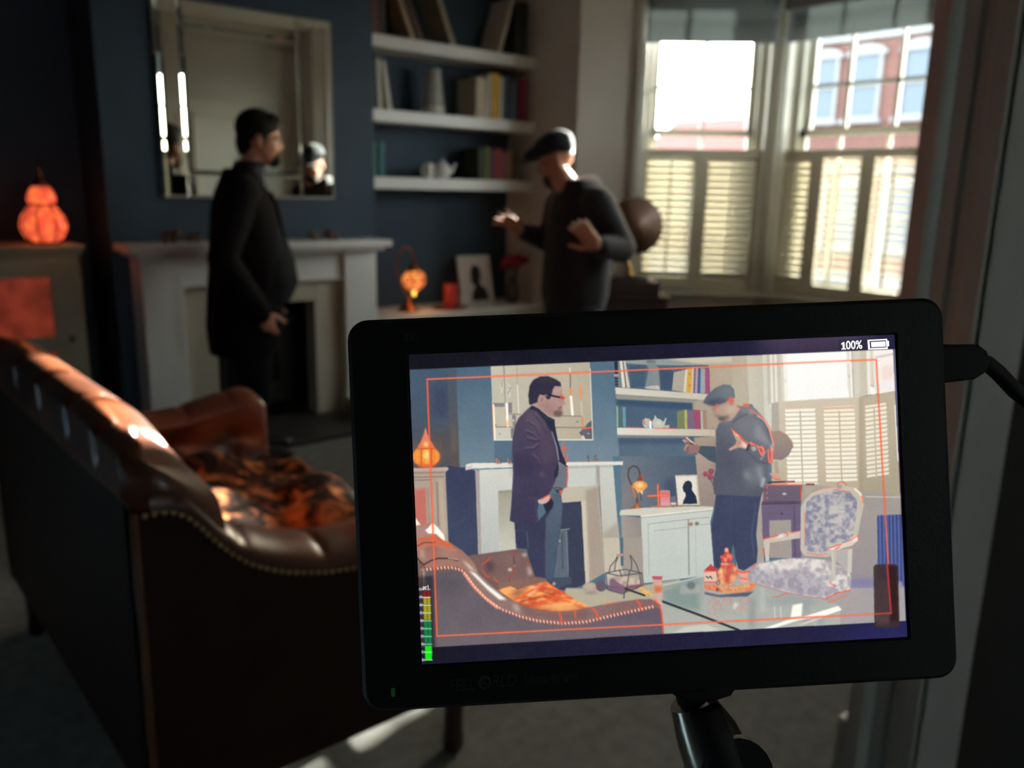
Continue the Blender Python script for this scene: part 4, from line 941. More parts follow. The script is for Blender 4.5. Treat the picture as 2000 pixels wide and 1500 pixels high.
def brim(u, v):
    a = (u - .5) * 2.2; r = .075 + .075 * v * math.cos(a * .62); return q(.03 + r * math.cos(a) * .95, r * math.sin(a) * .90, .066 + .006 * v - .030 * abs(math.sin(a)))
bo_ = MB().grid(brim, 20, 6).build('brim', M_CAP, co_, smooth=True); sdm = bo_.modifiers.new('t', 'SOLIDIFY'); sdm.thickness = .007
gs = MB()
for s in (-1, 1):
    gs.tube([q(.098, s * .034 + .022 * math.cos(t), .000 + .016 * math.sin(t)) for t in [2 * PI * k / 16 for k in range(17)]], .0018, 6)
    gs.tube([q(.098, s * .056, .004), q(.05, s * .078, .006), q(-.01, s * .083, .004)], .0018, 6)
gs.build('glasses', mat('thin_glasses', rgb(60, 40, 36), .3, metal=.6), p2, smooth=True)
M_HOOD = mat('grey_hoodie', rgb(50, 52, 56), .9, spec=.2, var=.1, vscale=20, bump=.12, bscale=260, sheen=.12)
hd_ = MB().loft(G.rings([(.775, -.005, .150, .19), (.86, -.005, .168, .208), (1.0, -.01, .168, .212), (1.15, -.022, .166, .222), (1.27, -.025, .155, .225), (1.35, -.02, .132, .20), (1.41, .005, .100, .14), (1.455, .03, .082, .085)]))
limb(hd_, [G.p(-.02, .19, 1.33), el[1], G.p(.03, .345, 1.13)], [.095, .074, .052]); limb(hd_, [G.p(0, -.19, 1.33), el[-1], G.p(.20, -.215, 1.17)], [.092, .072, .050])
# hood lying on the shoulders
hd_.tube([G.p(.075 - .0 * k, .10 * math.cos(a), 1.44) if False else G.p(-.01 - .085 * math.sin(a) + .07 * abs(math.cos(a)), .105 * math.cos(a), 1.445 - .015 * math.sin(a) - .02 * abs(math.cos(a))) for k, a in enumerate([PI * j / 12 for j in range(13)])], [.035 + .014 * math.sin(PI * j / 12) for j in range(13)], 12)
ho2 = hd_.build('hoodie', M_HOOD, p2); remesh(ho2, .008, 4)
MB().loft(G.rings([(.755, -.005, .142, .182), (.80, -.005, .148, .190), (.802, -.005, .140, .18)])).build('waistband', M_HOOD, p2, smooth=True)
for s in (-1, 1): MB().tube([wr[s] + (el[s] - wr[s]).normalized() * .03, wr[s] + (el[s] - wr[s]).normalized() * .065], [.040, .044], 14).build('cuff', M_HOOD, p2, smooth=True)
MB().tube([wr[1] + (el[1] - wr[1]).normalized() * .022, wr[1] + (el[1] - wr[1]).normalized() * .040], [.034, .034], 14).build('wrist_watch', mat('watch_band', rgb(24, 24, 26), .3), p2, smooth=True)
tr2 = MB().loft(G.rings([(.66, -.01, .13, .17), (.78, 0, .145, .18), (.86, 0, .14, .18)]))
for s in (-1, 1):
    limb(tr2, [G.p(0, s * .09, .78), G.p(.015, s * .115, .46), G.p(-.02, s * .125, .10)], [.118, .10, .082])
    tr2.ell(G.p(.0, s * .20, .52), (.07, .025, .085), G.R, 12, 8)
remesh(tr2.build('trousers', mat('navy_cargo_trousers', rgb(34, 40, 54), .9, var=.12, vscale=18), p2), .008, 4)
for s in (-1, 1):
    se = MB().ell(G.p(.05, s * .12, .05), (.145, .052, .05), G.R, 18, 10).ell(G.p(-.04, s * .12, .06), (.06, .046, .056), G.R, 14, 10)
    for k, (x, y, z) in enumerate(se.v): se.v[k] = (x, y, max(z, .002))
    remesh(se.build('shoe', M_SHOE, p2), .008, 2)
# ================================================================== field monitor
# pose: almost square to the lens, 7-inch 16:10 display
EX = (RGT * .9981 - UPV * -.043 + FWD * .0435).normalized()
EY = -UPV; EY = (EY - EX * EY.dot(EX)).normalized()                      # down the display
EN = EX.cross(EY).normalized()                                           # away from the viewer
if EN.dot(FWD) < 0: EN = -EN
SW, SH_ = .1508, .0943
CAMP = Vector((0, 0, CAM_H))
ORG = CAMP + (RGT * -.2082 - UPV * -.0595 + FWD * 1.6926) * SW            # display top-left corner
def mon(a, b, c=0.0): return ORG + EX * a + EY * b + EN * c               # metres right, down, back
mo = thing('field_monitor', 'black camera field monitor showing the two men, in the foreground', 'monitor', mon(SW / 2, .115, .012))
def rrect(x0, x1, y0, y1, r, n=6):
    p = []
    for cx, cy, a0 in ((x1 - r, y0 + r, -90), (x1 - r, y1 - r, 0), (x0 + r, y1 - r, 90), (x0 + r, y0 + r, 180)):
        for k in range(n + 1):
            a = math.radians(a0 + 90 * k / n); p.append((cx + r * math.cos(a), cy + r * math.sin(a)))
    return p
BX0, BX1, BY0, BY1 = -.0181, .1662, -.0109, .1077
M_BLK = mat('black_matt_plastic', rgb(22, 22, 25), .5, bump=.05, bscale=900)
M_BEZ = mat('black_gloss_bezel', rgb(11, 11, 13), .35)
b = MB(); o_ = rrect(BX0, BX1, BY0, BY1, .0062); i_ = rrect(-.0006, SW + .0006, -.0006, SH_ + .0006, .0008)
n = len(o_); o2 = rrect(BX0 + .0012, BX1 - .0012, BY0 + .0012, BY1 - .0012, .0055)
v = [mon(*p, .0012) for p in o_] + [mon(*p, .0) for p in o2] + [mon(*p, 0) for p in i_] + [mon(*p, .0012) for p in i_] + [mon(*p, .018) for p in o_] + [mon(p[0] * .9 + SW * .05, p[1] * .9 + SH_ * .05, .021) for p in o_]
f = []
for r_ in ((0, 1), (1, 2), (2, 3), (0, 4), (4, 5)):
    for k in range(n): f.append((r_[0] * n + k, r_[0] * n + (k + 1) % n, r_[1] * n + (k + 1) % n, r_[1] * n + k))
f.append(tuple(range(5 * n, 6 * n))); f.append(tuple(range(3 * n, 4 * n)))
b.add(v, f); b.build('housing', M_BLK, mo, ang=35)
# --- sub-shapes on the housing
MB().prism(rrect(-.0095, -.0083, .1005, .1030, .0003), lambda p: mon(p[0], p[1], -.0002), lambda p: mon(p[0], p[1], .0005)).build('status_light', mat('green_led', rgb(20, 60, 24), .4, emit=(.02, .10, .03, 1), estr=.15), mo)

def letters(txt, size, x, y, m, name, parent, shear=0.0, sx=1.0, off=0.0, back=-.0003, ext=.00012):
    c = bpy.data.curves.new(name, 'FONT'); c.body = txt; c.size = size; c.shear = shear; c.offset = off; c.extrude = ext
    o = bpy.data.objects.new(name, c); COL.objects.link(o)
    dg = bpy.context.evaluated_depsgraph_get(); me = bpy.data.meshes.new_from_object(o.evaluated_get(dg)); bpy.data.objects.remove(o); bpy.data.curves.remove(c)
    po_ = parent_origin(parent)
    for vv in me.vertices: vv.co = mon(x + vv.co.x * sx, y - vv.co.y, back - vv.co.z) - po_
    me.materials.clear(); me.materials.append(m); ob = bpy.data.objects.new(name, me); COL.objects.link(ob); ob.parent = parent
    return ob
M_LET = mat('dim_silver_print', rgb(66, 66, 68), .6)
letters('FEELW', .0052, .0076, .1024, M_LET, 'maker_lettering', mo, .25, .80)
letters('RLD', .0052, .0206, .1019, M_LET, 'maker_lettering', mo, .25, .80)
rg = MB()
rg.tube([mon(.0188 + .0016 * math.cos(t), .1003 + .0018 * math.sin(t), -.0004) for t in [2 * PI * k / 20 for k in range(21)]], .00035, 6)
for t0 in (.6, 2.7, 4.8): rg.tube([mon(.0188, .1003, -.0004), mon(.0188 + .0014 * math.cos(t0), .1003 + .0016 * math.sin(t0), -.0004)], .0003, 6)
rg.build('maker_emblem', M_LET, mo, smooth=True)
letters('Ultra-Bright', .0030, .0309, .1010, M_LET, 'range_lettering', mo, 0, 1.12)
letters('4K', .0038, -.0020, -.0036, M_LET, 'resolution_lettering', mo, .15, 1.15)
HMAT = [[0.000999508939492879, -4.3206624771579374e-05, -0.7667497846935639], [6.634442967680615e-05, 0.0016053053815068353, -1.1637465086072192], [-2.5734087016664312e-05, -2.883495168416594e-16, 1.0]]
# ---------------------------------------------------------------- picture on the display (drawn, not loaded)
GW, GH = 880, 550; SSW, SSH = GW * 2, GH * 2
HM = np.array(HMAT)
SHEET = {0: (0, 0, 1), 1: (790, 690, .13998), 2: (980, 720, .13998), 3: (1190, 690, .13998), 4: (1310, 730, .13998), 5: (1500, 670, .15334), 6: (790, 880, .13998),
         7: (980, 920, .16667), 8: (1200, 900, .13998), 9: (1470, 920, .17338), 10: (800, 1050, .16667), 11: (1050, 1060, .14), 12: (1280, 1060, .14), 13: (1480, 1080, .15)}
def dsp(k, pts):
    """drawing sheet coordinates -> canvas coordinates of the display"""
    x0, y0, s = SHEET[k]; p = np.array(pts, float); p = np.c_[x0 + p[:, 0] * s, y0 + p[:, 1] * s, np.ones(len(p))] @ HM.T
    return np.c_[p[:, 0] / p[:, 2] * SSW, p[:, 1] / p[:, 2] * SSH]
CV = np.zeros((SSH, SSW, 3), np.float32); CLIP = None
rng = np.random.default_rng(7)
def vnoise(h, w, cell, seed, octs=3, sx=1.0):
    out = np.zeros((h, w), np.float32); amp = 1; tot = 0; r = np.random.default_rng(seed)
    for o in range(octs):
        c = max(2.0, cell / 2 ** o); gy, gx = int(h / c) + 3, int(w / (c * sx)) + 3; g = r.random((gy, gx)).astype(np.float32)
        yy = np.arange(h) / c; xx = np.arange(w) / (c * sx); yi = yy.astype(int); xi = xx.astype(int); fy = (yy - yi)[:, None]; fx = (xx - xi)[None]
        fy = fy * fy * (3 - 2 * fy); fx = fx * fx * (3 - 2 * fx)
        a = g[yi][:, xi]; b_ = g[yi][:, xi + 1]; c_ = g[yi + 1][:, xi]; d = g[yi + 1][:, xi + 1]
        out += amp * (a * (1 - fy) * (1 - fx) + b_ * (1 - fy) * fx + c_ * fy * (1 - fx) + d * fy * fx); tot += amp; amp *= .55
    return out / tot
def blurm(m, r):
    r = int(r)
    if r < 1: return m
    for _ in range(2):
        for ax in (0, 1):
            p = np.pad(m, [(r + 1, r) if a == ax else (0, 0) for a in (0, 1)], mode='edge'); c = np.cumsum(p, axis=ax)
            m = (np.take(c, range(2 * r + 1, c.shape[ax]), ax) - np.take(c, range(0, c.shape[ax] - 2 * r - 1), ax)) / (2 * r + 1)
    return m
def region(P, pad):
    x0 = int(max(0, P[:, 0].min() - pad)); x1 = int(min(SSW, P[:, 0].max() + pad + 2)); y0 = int(max(0, P[:, 1].min() - pad)); y1 = int(min(SSH, P[:, 1].max() + pad + 2))
    return x0, x1, y0, y1
def put(x0, x1, y0, y1, m, col, al):
    if CLIP is not None: m = m * CLIP[y0:y1, x0:x1]
    m = (m * al)[..., None]; CV[y0:y1, x0:x1] = CV[y0:y1, x0:x1] * (1 - m) + np.asarray(col, np.float32) * m
def polymask(P, x0, x1, y0, y1):
    X = np.arange(x0, x1) + .5; Y = np.arange(y0, y1) + .5; m = np.zeros((len(Y), len(X)), bool)
    for (ax_, ay), (bx_, by) in zip(P, np.roll(P, -1, 0)):
        if ay == by: continue
        rows = (Y >= min(ay, by)) & (Y < max(ay, by))
        if not rows.any(): continue
        xc = ax_ + (Y[rows] - ay) / (by - ay) * (bx_ - ax_); m[rows] ^= X[None] < xc[:, None]
    return m.astype(np.float32)
def pg(k, col, pts, al=1.0, bl=0, c2=None, d=(0, 1), noise=None):
    """filled outline; c2 = second colour of a ramp along d; noise = (cell, seed, col_b, threshold width, stretch)"""
    P = dsp(k, pts); q = region(P, bl * 3 + 1); x0, x1, y0, y1 = q
    if x1 <= x0 or y1 <= y0: return
    m = blurm(polymask(P, *q), bl)
    if noise:
        n_ = vnoise(y1 - y0, x1 - x0, noise[0], noise[1], 3, noise[4] if len(noise) > 4 else 1); t = np.clip((n_ - .5) / noise[3] + .5, 0, 1)[..., None]
        c = np.array(col) * (1 - t) + np.array(noise[2]) * t
    elif c2 is not None:
        Y, X = np.mgrid[y0:y1, x0:x1]; s_ = X * d[0] + Y * d[1]; pr = P @ np.array(d, float); t = np.clip((s_ - pr.min()) / (np.ptp(pr) + 1e-6), 0, 1)[..., None]
        c = np.array(col) * (1 - t) + np.array(c2) * t
    else: c = np.array(col)
    put(*q, m, c, al)
def ln(k, col, pts, w=2.0, al=1.0, soft=.8):
    """stroke; w in canvas samples"""
    P = dsp(k, pts); q = region(P, w + 3); x0, x1, y0, y1 = q
    if x1 <= x0 or y1 <= y0: return
    Y, X = np.mgrid[y0:y1, x0:x1].astype(np.float32); D = np.full(X.shape, 1e9, np.float32)
    for a, b_ in zip(P[:-1], P[1:]):
        v_ = b_ - a; L2 = v_ @ v_ + 1e-6; t = np.clip(((X - a[0]) * v_[0] + (Y - a[1]) * v_[1]) / L2, 0, 1)
        D = np.minimum(D, np.hypot(X - a[0] - t * v_[0], Y - a[1] - t * v_[1]))
    put(*q, np.clip((w / 2 - D) / (2 * soft) + .5, 0, 1), col, al)
def el_(k, col, c, r, al=1.0, bl=0, **kw): pg(k, col, [(c[0] + r[0] * math.cos(t), c[1] + r[1] * math.sin(t)) for t in [2 * PI * j / 28 for j in range(28)]], al, bl, **kw)
RED, ORG_ = (255, 84, 56), (255, 150, 104)

# dark letterbox
pg(0, (22, 22, 29), [(780, 640), (1790, 640), (1800, 1310), (800, 1330)], c2=(40, 38, 74), d=(1, .45))
pg(0, (96, 78, 100), [(1490, 650), (1560, 645), (1700, 645), (1700, 690), (1490, 700)], .6, 44)
pg(0, (46, 44, 106), [(1660, 1226), (1800, 1214), (1800, 1270), (1660, 1262)], .6, 44)
IMG = [(799.5, 722), (1200, 705), (1747, 682), (1760, 930), (1772.5, 1214.5), (1300, 1240), (816, 1268), (806, 930)]
pg(0, (104, 110, 140), [(1745, 682), (1756, 681), (1766, 900), (1762, 900)], .9, 1)
Pi = dsp(0, IMG); CLIP = polymask(Pi, 0, SSW, 0, SSH)
# walls
pg(0, (88, 112, 130), IMG)
pg(1, (72, 92, 112), [(40, 200), (610, 200), (660, 1500), (660, 2600), (40, 2600)], c2=(74, 72, 84))
el_(1, (92, 82, 80), (480, 1300), (330, 260), .7, 26)
pg(1, (62, 62, 92), [(390, 420), (600, 420), (610, 900), (400, 900)], .6, 18)
pg(1, (80, 92, 106), [(600, 205), (728, 205), (775, 1700), (640, 1700)], 1, 4, c2=(92, 80, 78))
pg(1, (130, 112, 90), [(670, 1000), (700, 1000), (715, 1400), (680, 1400)], .7, 8)
pg(1, (80, 104, 124), [(722, 200), (1240, 170), (1260, 1700), (775, 1700)], 1, 1, c2=(116, 136, 148))
pg(2, (84, 112, 132), [(1230, -40), (1590, -40), (1640, 1000), (1700, 1400), (700, 1400), (700, 980), (1275, 985)], 1, 0, c2=(122, 140, 152))
# mirror
pg(0, (198, 192, 174), [(958, 710), (1153, 702), (1158.5, 859), (964, 860)], 1, 0, c2=(184, 172, 150), d=(1, .2))
pg(1, (208, 206, 192), [(1255, 1035), (1520, 1030), (1500, 1200), (1270, 1205)], .7)
for a in ((1335, 440, 1350, 560), (1375, 400, 1360, 540), (1440, 410, 1470, 600), (1500, 460, 1455, 610), (1350, 560, 1375, 480), (1465, 430, 1440, 520)): ln(1, (226, 222, 212), [a[:2], a[2:]], 2.4, .8)
for a in ((1365, 380, 1362, 470), (1450, 480, 1480, 500), (1440, 560, 1500, 470)): ln(1, (120, 120, 120), [a[:2], a[2:]], 2, .7)
ln(1, (152, 148, 136), [(1385, 170), (1400, 400), (1412, 700)], 6, .9); ln(1, (222, 218, 206), [(1408, 300), (1425, 700)], 3, .9)
ln(1, (160, 156, 142), [(1568, 170), (1575, 440)], 2.5, .8); ln(1, (236, 232, 220), [(1576, 440), (1595, 850)], 3.5, .9)
for p in ([(1245, 695), (1398, 695), (1398, 748), (1255, 748)], [(1438, 690), (1502, 690), (1506, 832), (1452, 836)], [(1505, 865), (1558, 865), (1556, 1012), (1512, 1012)]): pg(1, (138, 130, 134), p)
el_(1, (210, 204, 200), (1523, 938), (14, 16)); el_(1, (90, 84, 84), (1332, 1126), (6, 10)); el_(1, (110, 100, 90), (1272, 1005), (8, 12))
ln(1, (124, 118, 104), [(1255, 1028), (1545, 1030)], 3); ln(1, (130, 124, 110), [(1440, 846), (1620, 852)], 3)
pg(1, (120, 118, 124), [(1485, 1050), (1530, 1045), (1500, 1190), (1490, 1190)])
ln(1, RED, [(1226, 720), (1250, 1205)], 5, .6, 1.6); ln(1, (255, 240, 206), [(1240, 725), (1260, 1205)], 7)
ln(1, RED, [(1414, 790), (1428, 1020)], 5, .7, 1.6); ln(1, (255, 250, 240), [(1428, 705), (1434, 960)], 9); ln(1, (255, 214, 160), [(1434, 950), (1440, 1020)], 8)
ln(2, (240, 236, 224), [(950, -10), (958, 70)], 4); ln(2, (120, 114, 100), [(958, 70), (962, 270)], 4)
ln(2, (240, 140, 90), [(960, 270), (966, 390)], 6); ln(2, (255, 250, 238), [(968, 390), (990, 650)], 9); ln(2, (255, 200, 140), [(956, 420), (966, 560)], 3, .7)
pg(2, (236, 150, 96), [(1105, 210), (1125, 300), (1118, 460), (1105, 460), (1082, 320)], .9, 1); ln(2, (212, 200, 180), [(1112, 460), (1128, 690)], 4); ln(2, (240, 130, 90), [(1128, 680), (1136, 815)], 5)
ln(2, (132, 122, 104), [(760, 656), (1120, 664)], 3); ln(2, (126, 116, 98), [(745, 820), (1150, 825)], 3); el_(2, (96, 88, 80), (1060, 744), (14, 8))
pg(2, (98, 96, 110), [(1262, 722), (1210, 760), (1165, 818), (1262, 818)])
pg(2, (104, 102, 110), [(1130, 845), (1085, 900), (1110, 930), (1150, 945), (1170, 985), (1268, 985), (1268, 838)]); el_(2, (190, 184, 178), (1215, 908), (16, 10)); pg(2, (214, 208, 198), [(1118, 950), (1150, 930), (1172, 985), (1120, 985)])
ln(2, RED, [(1145, 824), (1278, 832)], 4.5)
ln(2, (226, 222, 208), [(1238, 0), (1275, 985)], 3.5); ln(2, (232, 230, 220), [(700, 994), (1275, 994)], 4); ln(1, (226, 224, 214), [(1250, 1212), (1510, 1210)], 4)
# alcove with shelves
pg(3, (80, 104, 124), [(80, 90), (1500, 40), (1500, 1500), (150, 1500)], 1, 0, c2=(92, 110, 126))
pg(3, (148, 156, 152), [(150, 95), (800, 70), (1420, 160), (1000, 168), (550, 162), (230, 140)])
pg(3, (182, 166, 144), [(800, 72), (1800, 25), (1800, 1500), (1260, 1500), (1200, 1250), (1190, 1180), (1490, 1160), (1490, 1060), (1370, 1060), (1370, 800), (1175, 790), (1170, 690), (1390, 570), (1420, 470), (1400, 165)], 1, 0, c2=(166, 148, 132))
pg(3, (206, 202, 184), [(800, 72), (1800, 25), (1800, 120), (1250, 145)], .8, 4)
pg(3, (60, 80, 104), [(105, 640), (1175, 690), (1172, 795), (600, 760), (110, 720)], .9, 5)
pg(3, (64, 84, 108), [(105, 720), (960, 760), (960, 1045), (120, 1040)], .35, 8)
pg(3, (66, 82, 104), [(290, 170), (520, 165), (500, 470), (310, 480)], .6, 3); pg(3, (64, 80, 104), [(700, 200), (905, 250), (885, 515), (720, 510)], .8, 2)
pg(3, (214, 208, 192), [(90, 475), (1385, 570), (1330, 652), (97, 572)], 1, 0, c2=(204, 194, 174), d=(1, 0)); pg(3, (152, 152, 140), [(97, 575), (1330, 654), (1170, 692), (108, 640)], .95, 1)
pg(3, (226, 222, 208), [(115, 1040), (1490, 1065), (1490, 1162), (120, 1142)], 1, 0, c2=(196, 184, 164), d=(1, 0)); pg(3, (150, 140, 144), [(120, 1146), (1150, 1160), (1090, 1186), (125, 1182)], .9, 1)
for c, p in (((44, 50, 70), [(80, 112), (124, 108), (132, 470), (88, 472)]), ((112, 132, 132), [(126, 105), (165, 104), (190, 475), (134, 470)]), ((224, 214, 196), [(150, 104), (192, 102), (236, 477), (190, 478)]), ((60, 52, 54), [(194, 102), (204, 102), (252, 480), (238, 478)]), ((208, 198, 182), [(202, 102), (232, 104), (300, 482), (250, 482)]),
             ((128, 140, 142), [(530, 112), (655, 108), (664, 165), (695, 200), (716, 420), (716, 512), (505, 482), (525, 400), (560, 215), (535, 165)]), ((192, 188, 174), [(498, 476), (600, 450), (716, 456), (716, 514), (520, 492)]),
             ((178, 168, 154), [(912, 266), (1076, 226), (1052, 542), (884, 516)]), ((218, 208, 188), [(1074, 226), (1106, 220), (1084, 546), (1044, 540)]), ((216, 166, 76), [(1108, 216), (1166, 210), (1152, 552), (1084, 546)]), ((204, 190, 170), [(1166, 190), (1196, 186), (1182, 552), (1152, 552)]),
             ((130, 100, 130), [(1196, 200), (1220, 198), (1208, 554), (1184, 552)]), ((176, 156, 168), [(1220, 200), (1252, 200), (1240, 556), (1208, 554)]), ((80, 92, 122), [(1252, 205), (1288, 205), (1280, 558), (1240, 556)]), ((124, 172, 176), [(1288, 208), (1312, 208), (1304, 560), (1280, 558)]), ((172, 152, 162), [(1312, 210), (1350, 212), (1350, 562), (1304, 560)]), ((152, 82, 116), [(1350, 215), (1412, 232), (1420, 565), (1350, 562)]),
             ((152, 172, 160), [(104, 736), (130, 740), (136, 1032), (114, 1032)]), ((84, 110, 108), [(134, 748), (186, 752), (192, 1034), (140, 1036)]), ((112, 152, 166), [(192, 750), (236, 750), (242, 1034), (198, 1034)]),
             ((124, 132, 94), [(958, 816), (1062, 790), (1062, 1052), (960, 1048)]), ((180, 178, 102), [(1060, 786), (1096, 790), (1102, 1056), (1064, 1052)]), ((126, 104, 128), [(1104, 802), (1192, 800), (1196, 1058), (1108, 1056)]), ((164, 78, 100), [(1194, 802), (1272, 796), (1276, 1062), (1208, 1060)]), ((196, 176, 164), [(1282, 802), (1312, 800), (1322, 1062), (1294, 1062)]), ((162, 132, 110), [(1312, 802), (1366, 800), (1376, 1064), (1322, 1062)])): pg(3, c, p)
pg(3, (150, 154, 150), [(600, 210), (690, 205), (712, 430), (640, 440)], .4, 6); el_(3, (112, 120, 120), (590, 112), (70, 18)); el_(3, (240, 236, 226), (672, 458), (8, 8))
for y in (290, 450): el_(3, (150, 104, 50), (1130, y), (10, 20), .7)
for y in range(290, 470, 40): ln(3, (190, 190, 186), [(88, y), (126, y)], 3, .5)
ln(3, (214, 190, 176), [(84, 306), (124, 306)], 7, .8)
pg(3, (186, 184, 178), [(500, 920), (560, 912), (598, 935), (604, 1048), (515, 1042), (505, 980)]); ln(3, (200, 196, 190), [(520, 915), (485, 940), (484, 990), (510, 1030)], 6); ln(3, RED, [(490, 930), (490, 985)], 5, .7)
pg(3, (255, 255, 250), [(568, 935), (594, 935), (600, 1050), (574, 1050)]); ln(3, RED, [(566, 936), (598, 938)], 4, .8)
pg(3, (192, 194, 182), [(602, 965), (628, 920), (640, 905), (640, 880), (650, 866), (664, 880), (668, 905), (720, 922), (760, 955), (775, 945), (790, 905), (812, 905), (806, 925), (790, 980), (765, 1048), (620, 1050)]); el_(3, (214, 222, 196), (700, 975), (30, 26), .7, 3)
pg(3, (190, 176, 160), [(768, 1010), (850, 1000), (846, 1050), (780, 1050)]); ln(3, RED, [(245, 1034), (480, 1038)], 3, .8); ln(3, RED, [(640, 1050), (970, 1052)], 3, .8)
# lower part of the alcove
pg(8, (118, 126, 134), [(60, -60), (1150, -60), (1165, 210), (1200, 640), (100, 700)], 1, 0, c2=(78, 92, 110), d=(1, -.2)); pg(3, (60, 78, 100), [(128, 1186), (1190, 1188), (1195, 1260), (130, 1270)], .6, 6)
pg(8, (150, 132, 120), [(90, 230), (240, 260), (260, 660), (100, 690)], .6, 22); pg(8, (64, 76, 98), [(700, 270), (860, 240), (890, 630), (700, 420)], .7, 10)
pg(8, (92, 120, 138), [(-20, -60), (92, -60), (110, 500), (132, 1480), (98, 1480), (40, 700)])
pg(8, (172, 154, 138), [(1140, -80), (1270, -80), (1440, 40), (1440, 430), (1400, 650), (1205, 650), (1165, 200)], 1, 0, c2=(150, 136, 130))
ln(8, (84, 70, 70), [(330, 560), (250, 350), (198, 225), (206, 120), (268, 74), (330, 92), (358, 160), (362, 215)], 5); ln(8, (226, 120, 86), [(250, 350), (322, 560)], 5)
pg(8, (128, 80, 70), [(362, 190), (380, 195), (420, 282), (318, 288), (345, 230)]); ln(8, RED, [(380, 200), (412, 270)], 3, .7)
el_(8, (236, 150, 76), (368, 352), (104, 66)); el_(8, (252, 190, 100), (360, 350), (74, 52), .9, 4); el_(8, (255, 238, 190), (362, 346), (38, 32), .9, 5)
for j in range(26): el_(8, (180, 92, 48), (290 + 165 * rng.random(), 305 + 95 * rng.random()), (6, 5), .55)
pg(8, (244, 176, 110), [(300, 405), (430, 408), (395, 440), (330, 436)]); el_(8, (255, 226, 180), (390, 450), (18, 20), 1, 2); el_(8, (240, 180, 120), (340, 440), (14, 16), .9, 1)
ln(8, (84, 66, 64), [(372, 460), (382, 560)], 3); ln(8, (110, 76, 70), [(320, 520), (324, 590)], 7)
pg(8, (156, 92, 72), [(308, 590), (340, 590), (392, 655), (400, 692), (218, 702), (232, 672), (282, 632)]); pg(8, (230, 140, 100), [(315, 620), (345, 620), (350, 690), (310, 692)], .8, 3)
pg(8, (204, 190, 168), [(440, 690), (600, 655), (1000, 640), (1330, 640), (1150, 672), (620, 724)]); pg(8, (158, 122, 112), [(508, 640), (640, 625), (890, 622), (900, 655), (560, 682)]); ln(8, (216, 110, 90), [(520, 640), (880, 655)], 2, .6)
pg(8, (210, 118, 122), [(640, 426), (786, 424), (792, 636), (652, 634)], 1, 0, c2=(226, 164, 164)); el_(8, (200, 150, 150), (714, 424), (72, 10)); ln(8, (130, 90, 90), [(714, 405), (714, 424)], 2)
pg(8, (112, 112, 126), [(802, 505), (866, 500), (870, 590), (798, 592)]); pg(8, (206, 206, 204), [(796, 590), (872, 588), (872, 616), (798, 620)]); ln(8, RED, [(896, 545), (892, 620)], 6, .8)
pg(8, (208, 194, 174), [(858, 206), (1166, 200), (1206, 628), (900, 630)]); pg(8, (228, 222, 208), [(882, 230), (1146, 222), (1180, 606), (914, 612)]); ln(8, (250, 248, 240), [(870, 215), (905, 625)], 2)
pg(8, (44, 52, 72), [(962, 380), (974, 340), (1000, 296), (1040, 280), (1082, 300), (1097, 350), (1090, 408), (1110, 440), (1150, 500), (1170, 604), (963, 610), (976, 560), (1006, 500), (1002, 452), (972, 430), (970, 405)])
for c, r in (((1284, 190), 36), ((1362, 152), 40), ((1352, 232), 42)): el_(8, (142, 74, 94), c, (r, r), 1, 1); el_(8, (190, 96, 104), (c[0] + 8, c[1] - 10), (r * .5, r * .45), .8, 3)
ln(8, (96, 92, 96), [(1360, 270), (1420, 420)], 6, .6)
pg(8, (210, 206, 190), [(80, 738), (98, 692), (450, 660), (1395, 645), (1392, 690), (378, 798), (374, 772), (82, 768)]); pg(8, (228, 226, 212), [(374, 770), (1392, 664), (1392, 690), (378, 800)])
pg(8, (164, 154, 148), [(100, 770), (380, 800), (412, 1560), (128, 1560)], 1, 0, c2=(150, 142, 134), d=(1, 0)); pg(8, (204, 208, 200), [(380, 800), (1392, 692), (1350, 860), (1372, 1130), (1410, 1600), (412, 1720)], 1, 0, c2=(192, 200, 192))
for p, c, w_ in (([(470, 890), (1040, 822), (1340, 792)], (164, 166, 158), 3), ([(478, 890), (492, 1600)], (172, 176, 168), 3), ([(1040, 826), (1052, 1600)], (146, 150, 144), 5), ([(560, 985), (1030, 932)], (172, 176, 168), 3), ([(1200, 900), (1340, 884)], (170, 174, 166), 3), ([(380, 800), (1392, 694)], (170, 170, 158), 3), ([(1140, 960), (1152, 1600)], (180, 182, 174), 2)): ln(8, c, p, w_)
for c, q_ in (((176, 100, 98), (1080, 890)), ((106, 118, 102), (1166, 882))): el_(8, (150, 150, 140), (q_[0] - 18, q_[1] + 12), (22, 24), .6, 3); el_(8, c, q_, (26, 24), 1, 1); el_(8, (226, 170, 160), (q_[0] + 4, q_[1] - 8), (8, 7), .7, 1)
